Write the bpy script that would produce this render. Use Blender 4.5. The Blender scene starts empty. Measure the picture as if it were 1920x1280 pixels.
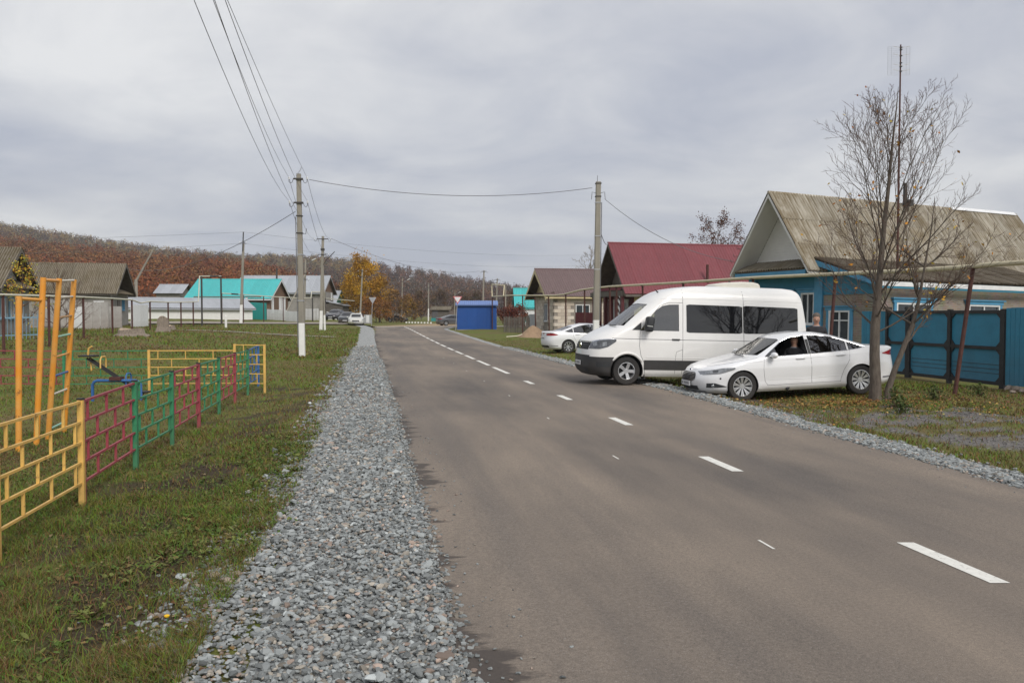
import bpy, bmesh, math, random
import numpy as np
from mathutils import Vector, Matrix
rnd = random.Random(7)
rng = np.random.default_rng(11)
SC = bpy.context.scene
COL = SC.collection
R = math.radians
# ------------------------------------------------------------------ camera
F = 1550.0; CP = math.cos(R(1.92)); SP = math.sin(R(1.92)); CZ = 1.8
cam = bpy.data.objects.new('camera', bpy.data.cameras.new('camera'))
COL.objects.link(cam); SC.camera = cam
cam.data.lens = 18.0; cam.data.sensor_width = 22.3
cam.location = (0, 0, CZ); cam.rotation_euler = (R(90 - 1.92), 0, 0)
cam.data.clip_start = 0.1; cam.data.clip_end = 6000
# ------------------------------------------------------------------ light
SUN_EL, SUN_AZ = R(40), R(152)          # azimuth from +Y, clockwise: behind the camera, to the right
SC.view_settings.view_transform = 'Standard'; SC.view_settings.look = 'None'
SC.view_settings.exposure = 0.68; SC.view_settings.gamma = 1.0
world = bpy.data.worlds.new('World'); SC.world = world; world.use_nodes = True
def world_nodes():
    nt = world.node_tree; N = nt.nodes; L = nt.links; N.clear()
    out = N.new('ShaderNodeOutputWorld'); bg = N.new('ShaderNodeBackground'); bg.inputs['Strength'].default_value = 0.1
    sky = N.new('ShaderNodeTexSky'); sky.sky_type = 'NISHITA'; sky.sun_disc = False
    sky.sun_elevation = SUN_EL; sky.sun_rotation = SUN_AZ; sky.dust_density = 2.0
    tc = N.new('ShaderNodeTexCoord'); sep = N.new('ShaderNodeSeparateXYZ'); L.new(tc.outputs['Generated'], sep.inputs[0])
    def m(op, a, b=None):
        n = N.new('ShaderNodeMath'); n.operation = op
        for i, v in enumerate((a, b)):
            if v is None: continue
            if isinstance(v, (int, float)): n.inputs[i].default_value = v
            else: L.new(v, n.inputs[i])
        return n.outputs[0]
    zc = m('ADD', m('MAXIMUM', sep.outputs[2], 0.0), 0.26)
    cx = m('DIVIDE', sep.outputs[0], zc); cy = m('DIVIDE', sep.outputs[1], zc)
    cmb = N.new('ShaderNodeCombineXYZ'); L.new(cx, cmb.inputs[0]); L.new(cy, cmb.inputs[1])
    def noise(scale, detail, rough, dist, off):
        mp = N.new('ShaderNodeMapping'); mp.inputs['Location'].default_value = off; mp.inputs['Scale'].default_value = (1, 1.25, 1)
        mp.inputs['Rotation'].default_value = (0, 0, 0.35)
        L.new(cmb.outputs[0], mp.inputs['Vector'])
        n = N.new('ShaderNodeTexNoise'); n.inputs['Scale'].default_value = scale; n.inputs['Detail'].default_value = detail
        n.inputs['Roughness'].default_value = rough; n.inputs['Distortion'].default_value = dist
        L.new(mp.outputs[0], n.inputs['Vector']); return n.outputs['Fac']
    n1 = noise(0.55, 9, 0.54, 0.5, (6.5, 2.9, 0)); n2 = noise(1.8, 8, 0.6, 0.6, (1.3, 2.2, 0))
    s = m('ADD', m('MULTIPLY', n1, 0.95), m('SUBTRACT', m('MULTIPLY', n2, 0.40), 0.18))
    rp = N.new('ShaderNodeValToRGB'); L.new(s, rp.inputs[0]); e = rp.color_ramp.elements
    e[0].position = 0.36; e[0].color = (0.295, 0.312, 0.365, 1)
    e[1].position = 0.64; e[1].color = (0.54, 0.54, 0.54, 1)
    q = rp.color_ramp.elements.new(0.46); q.color = (0.378, 0.388, 0.42, 1)
    q = rp.color_ramp.elements.new(0.54); q.color = (0.452, 0.457, 0.472, 1)
    gain = N.new('ShaderNodeMix'); gain.data_type = 'RGBA'; gain.blend_type = 'MULTIPLY'; gain.inputs[0].default_value = 1
    L.new(rp.outputs[0], gain.inputs[6]); gain.inputs[7].default_value = (10, 10, 10, 1)
    mx = N.new('ShaderNodeMix'); mx.data_type = 'RGBA'; mx.inputs[0].default_value = 0.93
    L.new(sky.outputs[0], mx.inputs[6]); L.new(gain.outputs[2], mx.inputs[7])
    L.new(mx.outputs[2], bg.inputs['Color']); L.new(bg.outputs[0], out.inputs['Surface'])
world_nodes()
sd = bpy.data.lights.new('sun', 'SUN'); sd.energy = 1.5; sd.angle = R(24); sd.color = (1.0, 0.95, 0.88)
sun = bpy.data.objects.new('sun', sd); COL.objects.link(sun)
dv = Vector((math.sin(SUN_AZ) * math.cos(SUN_EL), math.cos(SUN_AZ) * math.cos(SUN_EL), math.sin(SUN_EL)))
sun.location = dv * 60; sun.rotation_euler = dv.to_track_quat('Z', 'Y').to_euler()

# ------------------------------------------------------------------ helpers
def W(px, py, Y):
    """world point seen at photo pixel px,py at forward distance Y"""
    u = (px - 960) / F; v = (640 - py) / F
    d = (u, CP + v * SP, -SP + v * CP); k = Y / d[1]
    return Vector((d[0] * k, Y, CZ + d[2] * k))
def S(x, a, b):
    t = np.clip((x - a) / (b - a), 0, 1); return t * t * (3 - 2 * t)
def XC(Y): return 4.16 - 0.1744 * Y
def FL(Y): return 4.0 * np.clip((np.asarray(Y, float) - 80) / 18, 0, 1.1) ** 2
def LW(Y): return 3.68 + FL(Y)
def RW(Y): return 2.62 + 0.33 * S(Y, 8, 20) + 0.4 * S(Y, 40, 80) + FL(Y)
def ripple(X, Y):
    return (np.sin(X * 1.7 + 0.6 * Y) * np.cos(Y * 1.3 - 0.4 * X) * 0.5 + np.sin(X * 4.1 + 1.3) * np.sin(Y * 3.7 + 0.5 * X) * 0.3
            + np.sin(X * 0.43 + 2) * np.cos(Y * 0.37) * 0.9)
def terrain(X, Y):
    X = np.asarray(X, float); Y = np.asarray(Y, float)
    zr = 0.3 * S(Y, 40, 95)
    dl = XC(Y) - LW(Y) - X; dr = X - XC(Y) - RW(Y)
    zl = np.interp(dl, [0, 0.05, 1.5, 3, 6], [-0.06, -0.02, -0.08, -0.19, -0.2]) + 0.68 * S(-X, 9, 24) * S(Y, 22, 45) + 0.9 * S(Y, 72, 97) * S(-X, 22, 48)
    zz = np.interp(dr, [0, 0.05, 0.8, 1.5, 4, 8, 9.5], [-0.06, -0.02, -0.05, -0.15, -0.06, -0.18, -0.2])
    z = np.where(dl > 0, zl, np.where(dr > 0, zz, -0.06)) + zr
    off = np.maximum(dl - 1.3, 0) + np.maximum(dr - 0.8, 0)
    return z + 0.028 * ripple(X, Y) * np.clip(off / 1.2, 0, 1)
def TZ(x, y): return float(terrain(x, y))
def G(px, py, y0=2.5, y1=400):
    """ground point under a photo pixel"""
    Y = y0; prev = y0
    while Y < y1:
        p = W(px, py, Y)
        if p.z <= TZ(p.x, p.y):
            a, b = prev, Y
            for _ in range(24):
                c = (a + b) / 2; q = W(px, py, c)
                if q.z <= TZ(q.x, q.y): b = c
                else: a = c
            return W(px, py, b)
        prev = Y; Y *= 1.01
    return W(px, py, y1)
def on(x, y, dz=0): return Vector((x, y, TZ(x, y) + dz))

def thing(name, label, cat, loc=(0, 0, 0), rz=0.0, group=None, rot=None):
    o = bpy.data.objects.new(name, None); COL.objects.link(o); o.empty_display_size = 0.2
    o.location = loc; o.rotation_euler = rot if rot else (0, 0, rz)
    o['label'] = label; o['category'] = cat
    if group: o['group'] = group
    return o
def tag(o, label, cat, group=None):
    o['label'] = label; o['category'] = cat
    if group: o['group'] = group
    return o
def rootm(p):
    return p.matrix_basis.copy()

class MB:
    def __init__(s): s.v = []; s.f = []; s.m = []
    def add(s, vs, fs, mi=0):
        b = len(s.v); s.v += [tuple(v) for v in vs]
        for f in fs: s.f.append(tuple(i + b for i in f)); s.m.append(mi)
        return s
    def box(s, c, d, rz=0, mi=0, M=None):
        x, y, z = d[0] / 2, d[1] / 2, d[2] / 2
        vs = [Vector((i * x, j * y, k * z)) for i in (-1, 1) for j in (-1, 1) for k in (-1, 1)]
        if M is None and rz: M = Matrix.Rotation(rz, 3, 'Z')
        if M is not None: vs = [M @ v for v in vs]
        c = Vector(c)
        return s.add([v + c for v in vs], [(0, 1, 3, 2), (4, 6, 7, 5), (0, 4, 5, 1), (2, 3, 7, 6), (0, 2, 6, 4), (1, 5, 7, 3)], mi)
    def span(s, a, b, mi=0):
        a = Vector(a); b = Vector(b); return s.box((a + b) / 2, [abs(t) for t in (b - a)], 0, mi)
    def bar(s, p, q, w, h=None, mi=0, up=(0, 0, 1)):
        p = Vector(p); q = Vector(q); h = h or w; d = q - p; L = d.length; d.normalize()
        u = Vector(up)
        if abs(d.dot(u)) > 0.98: u = Vector((1, 0, 0))
        x = d.cross(u).normalized(); z = x.cross(d)
        M = Matrix((x, d, z)).transposed()
        return s.box((p + q) / 2, (w, L, h), 0, mi, M)
    def tube(s, pts, r, n=6, mi=0, cap=True):
        pts = [Vector(p) for p in pts]; k = len(pts)
        rr = r if isinstance(r, (list, tuple)) else [r] * k
        rings = []; ux = None
        for i, p in enumerate(pts):
            d = (pts[min(i + 1, k - 1)] - pts[max(i - 1, 0)]).normalized()
            if ux is None:
                a = Vector((0, 0, 1)) if abs(d.z) < 0.9 else Vector((1, 0, 0)); ux = d.cross(a).normalized()
            else: ux = (ux - d * ux.dot(d)).normalized()
            uy = d.cross(ux)
            rings.append([p + (ux * math.cos(2 * math.pi * j / n) + uy * math.sin(2 * math.pi * j / n)) * rr[i] for j in range(n)])
        vs = [v for rg in rings for v in rg]; fs = []
        for i in range(k - 1):
            for j in range(n):
                a = i * n + j; b = i * n + (j + 1) % n; fs.append((a, b, b + n, a + n))
        if cap: fs.append(tuple(reversed(range(n)))); fs.append(tuple(range((k - 1) * n, k * n)))
        return s.add(vs, fs, mi)
    def lathe(s, prof, n=24, axis='Z', c=(0, 0, 0), mi=0, close=True):
        vs = []; fs = []; c = Vector(c)
        for (r, h) in prof:
            for j in range(n):
                a = 2 * math.pi * j / n; x, y = r * math.cos(a), r * math.sin(a)
                vs.append(c + (Vector((x, y, h)) if axis == 'Z' else Vector((x, h, y)) if axis == 'Y' else Vector((h, x, y))))
        for i in range(len(prof) - 1):
            for j in range(n):
                a = i * n + j; b = i * n + (j + 1) % n; fs.append((a, b, b + n, a + n))
        if close: fs += [tuple(reversed(range(n))), tuple(range((len(prof) - 1) * n, len(prof) * n))]
        return s.add(vs, fs, mi)
    def prism(s, poly, off, mi=0):
        """poly: list of 3D points (planar), extruded by vector off"""
        n = len(poly); off = Vector(off); a = [Vector(p) for p in poly]
        return s.add(a + [p + off for p in a], [tuple(range(n))[::-1], tuple(range(n, 2 * n))] + [(i, (i + 1) % n, (i + 1) % n + n, i + n) for i in range(n)], mi)
    def ball(s, c, r, seg=10, rings=6, mi=0, M=None):
        c = Vector(c); r = (r, r, r) if isinstance(r, (int, float)) else r; vs = []; fs = []
        for i in range(rings + 1):
            t = math.pi * i / rings
            for j in range(seg):
                a = 2 * math.pi * j / seg
                v = Vector((r[0] * math.sin(t) * math.cos(a), r[1] * math.sin(t) * math.sin(a), r[2] * math.cos(t)))
                vs.append(c + (M @ v if M is not None else v))
        for i in range(rings):
            for j in range(seg):
                a = i * seg + j; b = i * seg + (j + 1) % seg; fs.append((a, a + seg, b + seg, b))
        return s.add(vs, fs, mi)
    def mesh(s, name, mats, smooth=False, fix=True, inv=None):
        me = bpy.data.meshes.new(name)
        vs = s.v if inv is None else [tuple(inv @ Vector(v)) for v in s.v]
        me.from_pydata(vs, [], s.f)
        for mm in (mats if isinstance(mats, (list, tuple)) else [mats]): me.materials.append(mm)
        if any(s.m): me.polygons.foreach_set('material_index', s.m)
        if fix or smooth:
            bm = bmesh.new(); bm.from_mesh(me)
            if fix: bmesh.ops.recalc_face_normals(bm, faces=bm.faces)
            if smooth:
                lim = smooth if isinstance(smooth, float) else 0.7
                for f in bm.faces: f.smooth = True
                for e in bm.edges:
                    if len(e.link_faces) == 2 and e.calc_face_angle(0) > lim: e.smooth = False
            bm.to_mesh(me); bm.free()
        me.update(); return me
    def build(s, name, mats, parent=None, smooth=False, world=False, fix=True):
        inv = None
        if world and parent is not None:
            r = parent
            while r.parent: r = r.parent
            inv = rootm(r).inverted()
        o = bpy.data.objects.new(name, s.mesh(name, mats, smooth, fix, inv)); COL.objects.link(o)
        if parent is not None: o.parent = parent
        return o
def inst(name, me, parent, loc=(0, 0, 0), rot=(0, 0, 0), sc=(1, 1, 1)):
    o = bpy.data.objects.new(name, me); COL.objects.link(o); o.parent = parent
    o.location = loc; o.rotation_euler = rot; o.scale = sc; return o
def np_mesh(name, V, Fc, mats, cols=None, smooth=False, kind=None, parent=None):
    """V (n,3), Fc (m,k) constant k; cols (n,3) point colour attribute 'Col'"""
    me = bpy.data.meshes.new(name); n = len(V); m, k = Fc.shape
    me.vertices.add(n); me.vertices.foreach_set('co', np.ascontiguousarray(V, np.float32).ravel())
    me.loops.add(m * k); me.loops.foreach_set('vertex_index', np.ascontiguousarray(Fc, np.int32).ravel())
    me.polygons.add(m); me.polygons.foreach_set('loop_start', np.arange(0, m * k, k, dtype=np.int32))
    me.polygons.foreach_set('use_smooth', np.full(m, smooth, bool))
    if cols is not None:
        a = me.attributes.new('Col', 'FLOAT_COLOR', 'POINT')
        a.data.foreach_set('color', np.hstack([cols, np.ones((n, 1))]).astype(np.float32).ravel())
    me.materials.append(mats); me.update(calc_edges=True); me.validate()
    o = bpy.data.objects.new(name, me); COL.objects.link(o)
    if kind: o['kind'] = kind
    if parent: o.parent = parent
    return o

# ------------------------------------------------------------------ materials
def nodes_of(m): m.use_nodes = True; return m.node_tree, m.node_tree.nodes, m.node_tree.links, m.node_tree.nodes['Principled BSDF']
def mat(name, col, rough=0.7, var=0.16, scale=5.0, metal=0.0, bump=0.0, bscale=60.0, coat=0.0, spec=0.5, col2=None, stretch=(1, 1, 1), detail=6):
    m = bpy.data.materials.new(name); nt, N, L, b = nodes_of(m)
    b.inputs['Roughness'].default_value = rough; b.inputs['Metallic'].default_value = metal
    b.inputs['Specular IOR Level'].default_value = spec
    if coat: b.inputs['Coat Weight'].default_value = coat; b.inputs['Coat Roughness'].default_value = 0.06
    tc = N.new('ShaderNodeTexCoord'); mp = N.new('ShaderNodeMapping'); mp.inputs['Scale'].default_value = stretch
    L.new(tc.outputs['Object'], mp.inputs['Vector'])
    if var or col2:
        n = N.new('ShaderNodeTexNoise'); n.inputs['Scale'].default_value = scale; n.inputs['Detail'].default_value = detail; n.inputs['Roughness'].default_value = 0.6
        L.new(mp.outputs[0], n.inputs['Vector'])
        r = N.new('ShaderNodeValToRGB'); L.new(n.outputs['Fac'], r.inputs[0])
        r.color_ramp.elements[0].position = 0.3; r.color_ramp.elements[1].position = 0.7
        c2 = col2 or tuple(min(1, c * (1 + var)) for c in col)
        c1 = col if col2 else tuple(c * (1 - var) for c in col)
        r.color_ramp.elements[0].color = (*c1, 1); r.color_ramp.elements[1].color = (*c2, 1)
        L.new(r.outputs[0], b.inputs['Base Color'])
    else: b.inputs['Base Color'].default_value = (*col, 1)
    if bump:
        n = N.new('ShaderNodeTexNoise'); n.inputs['Scale'].default_value = bscale; n.inputs['Detail'].default_value = 5
        L.new(mp.outputs[0], n.inputs['Vector']); bp = N.new('ShaderNodeBump'); bp.inputs['Strength'].default_value = bump; bp.inputs['Distance'].default_value = 0.02
        L.new(n.outputs['Fac'], bp.inputs['Height']); L.new(bp.outputs[0], b.inputs['Normal'])
    return m
def colmat(name, rough=0.8, mul=1.0, trans=0.0, spec=0.3):
    m = bpy.data.materials.new(name); nt, N, L, b = nodes_of(m); b.inputs['Roughness'].default_value = rough; b.inputs['Specular IOR Level'].default_value = spec
    a = N.new('ShaderNodeAttribute'); a.attribute_name = 'Col'
    L.new(a.outputs['Color'], b.inputs['Base Color'])
    return m
def glassmat(name, tint=(0.55, 0.6, 0.6), refl=0.12):
    m = bpy.data.materials.new(name); nt, N, L, b = nodes_of(m)
    t = N.new('ShaderNodeBsdfTransparent'); t.inputs[0].default_value = (*tint, 1)
    g = N.new('ShaderNodeBsdfGlossy'); g.inputs['Roughness'].default_value = 0.03; g.inputs['Color'].default_value = (0.9, 0.9, 0.9, 1)
    fr = N.new('ShaderNodeFresnel'); fr.inputs['IOR'].default_value = 2.5
    mx = N.new('ShaderNodeMixShader'); L.new(fr.outputs[0], mx.inputs[0]); L.new(t.outputs[0], mx.inputs[1]); L.new(g.outputs[0], mx.inputs[2])
    L.new(mx.outputs[0], N['Material Output'].inputs['Surface']); return m
def brickmat(name, c1, c2, mortar, bw, bh, off=0.5, msize=0.012):
    m = bpy.data.materials.new(name); nt, N, L, b = nodes_of(m); b.inputs['Roughness'].default_value = 0.9
    tc = N.new('ShaderNodeTexCoord'); sp = N.new('ShaderNodeSeparateXYZ'); L.new(tc.outputs['Object'], sp.inputs[0])
    ad = N.new('ShaderNodeMath'); L.new(sp.outputs[0], ad.inputs[0]); L.new(sp.outputs[1], ad.inputs[1])
    cb = N.new('ShaderNodeCombineXYZ'); L.new(ad.outputs[0], cb.inputs[0]); L.new(sp.outputs[2], cb.inputs[1])
    t = N.new('ShaderNodeTexBrick'); L.new(cb.outputs[0], t.inputs['Vector']); t.inputs['Scale'].default_value = 1.0
    t.inputs['Brick Width'].default_value = bw; t.inputs['Row Height'].default_value = bh; t.inputs['Mortar Size'].default_value = msize; t.offset = off
    t.inputs['Color1'].default_value = (*c1, 1); t.inputs['Color2'].default_value = (*c2, 1); t.inputs['Mortar'].default_value = (*mortar, 1)
    n = N.new('ShaderNodeTexNoise'); n.inputs['Scale'].default_value = 3; L.new(tc.outputs['Object'], n.inputs['Vector'])
    mx = N.new('ShaderNodeMix'); mx.data_type = 'RGBA'; mx.blend_type = 'MULTIPLY'; mx.inputs[0].default_value = 0.45
    L.new(t.outputs['Color'], mx.inputs[6]); L.new(n.outputs['Color'], mx.inputs[7]); L.new(mx.outputs[2], b.inputs['Base Color'])
    bp = N.new('ShaderNodeBump'); bp.inputs['Strength'].default_value = 0.5; bp.inputs['Distance'].default_value = 0.01; bp.invert = True
    L.new(t.outputs['Fac'], bp.inputs['Height']); L.new(bp.outputs[0], b.inputs['Normal'])
    return m
def objvar(m, amt):
    """slightly different tone for every piece that carries the material"""
    nt, N, L = m.node_tree, m.node_tree.nodes, m.node_tree.links; b = N['Principled BSDF']; inp = b.inputs['Base Color']
    oi = N.new('ShaderNodeObjectInfo'); mr = N.new('ShaderNodeMapRange'); L.new(oi.outputs['Random'], mr.inputs[0]); mr.inputs[3].default_value = 1 - amt; mr.inputs[4].default_value = 1 + amt
    hs = N.new('ShaderNodeHueSaturation'); L.new(mr.outputs[0], hs.inputs['Value'])
    if inp.links: L.new(inp.links[0].from_socket, hs.inputs['Color'])
    else: hs.inputs['Color'].default_value = inp.default_value
    L.new(hs.outputs[0], inp); return m
def dirty(m, z0, z1, amt, col=(.20, .165, .125)):
    """road dust thrown up on the lower part of a body, broken by noise"""
    nt, N, L = m.node_tree, m.node_tree.nodes, m.node_tree.links; b = N['Principled BSDF']; inp = b.inputs['Base Color']
    tc = N.new('ShaderNodeTexCoord'); sp = N.new('ShaderNodeSeparateXYZ'); L.new(tc.outputs['Object'], sp.inputs[0])
    n = N.new('ShaderNodeTexNoise'); n.inputs['Scale'].default_value = 3.5; n.inputs['Detail'].default_value = 8; n.inputs['Roughness'].default_value = .7; L.new(tc.outputs['Object'], n.inputs['Vector'])
    mr = N.new('ShaderNodeMapRange'); L.new(sp.outputs[2], mr.inputs[0]); mr.inputs[1].default_value = z1; mr.inputs[2].default_value = z0; mr.inputs[3].default_value = 0; mr.inputs[4].default_value = amt
    mu = N.new('ShaderNodeMath'); mu.operation = 'MULTIPLY'; L.new(mr.outputs[0], mu.inputs[0]); L.new(n.outputs['Fac'], mu.inputs[1])
    mx = N.new('ShaderNodeMix'); mx.data_type = 'RGBA'; L.new(mu.outputs[0], mx.inputs[0]); mx.inputs[7].default_value = (*col, 1)
    if inp.links: L.new(inp.links[0].from_socket, mx.inputs[6])
    else: mx.inputs[6].default_value = inp.default_value
    L.new(mx.outputs[2], inp); return m
def rusty(m, lo=.60, hi=.66, col=(.13, .055, .03), sc=7):
    """chips and rust spots where the paint is gone"""
    nt, N, L = m.node_tree, m.node_tree.nodes, m.node_tree.links; inp = N['Principled BSDF'].inputs['Base Color']; ge = N.new('ShaderNodeNewGeometry')
    n = N.new('ShaderNodeTexNoise'); n.inputs['Scale'].default_value = sc; n.inputs['Detail'].default_value = 9; n.inputs['Roughness'].default_value = .75; L.new(ge.outputs['Position'], n.inputs['Vector'])
    mr = N.new('ShaderNodeMapRange'); L.new(n.outputs['Fac'], mr.inputs[0]); mr.inputs[1].default_value = lo; mr.inputs[2].default_value = hi; mr.inputs[4].default_value = .8
    mx = N.new('ShaderNodeMix'); mx.data_type = 'RGBA'; L.new(mr.outputs[0], mx.inputs[0]); L.new(inp.links[0].from_socket, mx.inputs[6]); mx.inputs[7].default_value = (*col, 1); L.new(mx.outputs[2], inp); return m
MT = {}
MT['carwhite'] = mat('car_white', (0.76, 0.77, 0.79), 0.28, 0.02, 2, coat=0.7)
MT['vanwhite'] = mat('van_white', (0.79, 0.785, 0.77), 0.28, 0.03, 2, coat=0.5)
MT['cargrey'] = mat('car_grey', (0.06, 0.065, 0.075), 0.3, 0.05, 2, coat=0.6)
MT['cardark'] = mat('car_dark', (0.015, 0.018, 0.022), 0.3, 0.05, 2, coat=0.6)
MT['carsilver'] = mat('car_silver', (0.62, 0.62, 0.58), 0.35, 0.03, 2, metal=0.2, coat=0.4)
MT['plastic'] = mat('black_plastic', (0.022, 0.024, 0.027), 0.6, 0.2, 8)
MT['trim'] = mat('grey_plastic', (0.024, 0.025, 0.028), 0.65, 0.15, 8)
MT['rubber'] = mat('tyre_rubber', (0.018, 0.018, 0.019), 0.85, 0.3, 10)
MT['alloy'] = mat('alloy', (0.62, 0.63, 0.65), 0.3, 0.05, 5, metal=0.75)
MT['chrome'] = mat('chrome', (0.75, 0.76, 0.78), 0.14, 0.02, 5, metal=1.0)
MT['seam'] = mat('seam', (0.16, 0.16, 0.17), 0.7, 0)
MT['cabin'] = mat('cabin_lining', (0.10, 0.10, 0.105), 0.9, 0.2, 4)
MT['glass'] = glassmat('clear_glass', (0.62, 0.68, 0.68))
MT['tint'] = glassmat('tinted_glass', (0.10, 0.11, 0.115))
MT['black_glass'] = mat('black_glass', (0.008, 0.009, 0.011), 0.03, 0, spec=0.8)
MT['pane'] = mat('house_pane', (0.035, 0.045, 0.055), 0.06, 0.5, 1.5, spec=0.6)
MT['lamp'] = mat('headlamp', (0.22, 0.235, 0.25), 0.15, 0.45, 12, metal=0.2, coat=1.0)
MT['lampdark'] = mat('headlamp_dark', (0.07, 0.075, 0.085), 0.1, 0.5, 9, coat=1.0)
MT['red_lamp'] = mat('tail_lamp', (0.32, 0.012, 0.016), 0.15, 0.2, 9, coat=0.8)
MT['amber'] = mat('amber_lamp', (0.7, 0.25, 0.03), 0.2, 0.1)
MT['plate'] = mat('number_plate', (0.6, 0.61, 0.62), 0.4, 0.05, 30)
MT['platemark'] = mat('plate_mark', (0.10, 0.10, 0.11), 0.5, 0)
MT['concrete'] = mat('pole_concrete', (0.27, 0.25, 0.21), 0.9, 0.14, 3, bump=0.2, stretch=(1, 1, 0.25))
MT['whitewash'] = mat('whitewash', (0.76, 0.76, 0.74), 0.85, 0.06, 3)
MT['steel_dark'] = mat('dark_steel', (0.05, 0.045, 0.042), 0.65, 0.2, 8)
MT['rust'] = mat('rusty_post', (0.075, 0.028, 0.022), 0.8, 0.35, 6)
MT['pipe'] = mat('gas_pipe_cream', (0.56, 0.50, 0.34), 0.55, 0.1, 3)
MT['pipe2'] = mat('gas_pipe_pale', (0.60, 0.58, 0.47), 0.55, 0.1, 3)
MT['wire'] = mat('wire', (0.16, 0.16, 0.17), 0.7, 0)
MT['insul'] = mat('insulator', (0.75, 0.76, 0.76), 0.2, 0)
MT['galv'] = mat('galvanised', (0.42, 0.43, 0.45), 0.45, 0.1, 4, metal=0.5)
def slatemat(name, ca, cb, cc):
    m = bpy.data.materials.new(name); nt, N, L, b = nodes_of(m); b.inputs['Roughness'].default_value = 0.92
    ge = N.new('ShaderNodeNewGeometry'); tc = N.new('ShaderNodeTexCoord')
    mp = N.new('ShaderNodeMapping'); mp.inputs['Scale'].default_value = (5, 0.5, 0.5); L.new(tc.outputs['Object'], mp.inputs[0])
    n1 = N.new('ShaderNodeTexNoise'); n1.inputs['Scale'].default_value = 1.6; n1.inputs['Detail'].default_value = 6; L.new(mp.outputs[0], n1.inputs['Vector'])
    n2 = N.new('ShaderNodeTexNoise'); n2.inputs['Scale'].default_value = 0.7; n2.inputs['Detail'].default_value = 7; n2.inputs['Roughness'].default_value = 0.65
    L.new(ge.outputs['Position'], n2.inputs['Vector'])
    r1 = N.new('ShaderNodeValToRGB'); L.new(n1.outputs['Fac'], r1.inputs[0]); r1.color_ramp.elements[0].position = 0.38; r1.color_ramp.elements[1].position = 0.66
    r1.color_ramp.elements[0].color = (*ca, 1); r1.color_ramp.elements[1].color = (*cb, 1)
    r2 = N.new('ShaderNodeValToRGB'); L.new(n2.outputs['Fac'], r2.inputs[0]); r2.color_ramp.elements[0].position = 0.48; r2.color_ramp.elements[1].position = 0.68
    mx = N.new('ShaderNodeMix'); mx.data_type = 'RGBA'; L.new(r2.outputs[0], mx.inputs[0]); L.new(r1.outputs[0], mx.inputs[6]); mx.inputs[7].default_value = (*cc, 1)
    # valley shading of the corrugation painted in as stripes, tinted like brown dirt
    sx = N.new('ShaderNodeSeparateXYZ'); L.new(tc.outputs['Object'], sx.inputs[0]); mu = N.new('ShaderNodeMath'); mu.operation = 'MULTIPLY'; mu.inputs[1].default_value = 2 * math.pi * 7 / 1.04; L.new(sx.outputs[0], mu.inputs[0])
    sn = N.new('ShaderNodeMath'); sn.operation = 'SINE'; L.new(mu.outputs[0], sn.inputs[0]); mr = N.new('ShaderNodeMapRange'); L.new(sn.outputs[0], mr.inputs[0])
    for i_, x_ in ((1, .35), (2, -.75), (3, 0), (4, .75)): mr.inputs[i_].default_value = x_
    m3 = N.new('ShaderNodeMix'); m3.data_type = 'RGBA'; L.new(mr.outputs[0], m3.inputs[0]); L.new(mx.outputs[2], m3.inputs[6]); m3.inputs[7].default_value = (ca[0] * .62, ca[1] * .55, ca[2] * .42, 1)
    L.new(m3.outputs[2], b.inputs['Base Color']); return objvar(m, .13)
for k_, z_, a_ in (('carwhite', .7, .5), ('vanwhite', 1.0, .45), ('cargrey', .7, .8), ('cardark', .7, .8), ('trim', .9, .25)): dirty(MT[k_], .2, z_, a_)
dirty(MT['rubber'], -.4, .5, .35, (.12, .10, .08))
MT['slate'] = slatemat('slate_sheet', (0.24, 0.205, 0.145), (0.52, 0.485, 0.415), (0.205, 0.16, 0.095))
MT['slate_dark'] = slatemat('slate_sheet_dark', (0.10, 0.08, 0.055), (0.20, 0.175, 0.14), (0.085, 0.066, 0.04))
MT['slate_far'] = slatemat('slate_sheet_far', (0.155, 0.13, 0.09), (0.31, 0.28, 0.225), (0.13, 0.105, 0.06))
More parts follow.
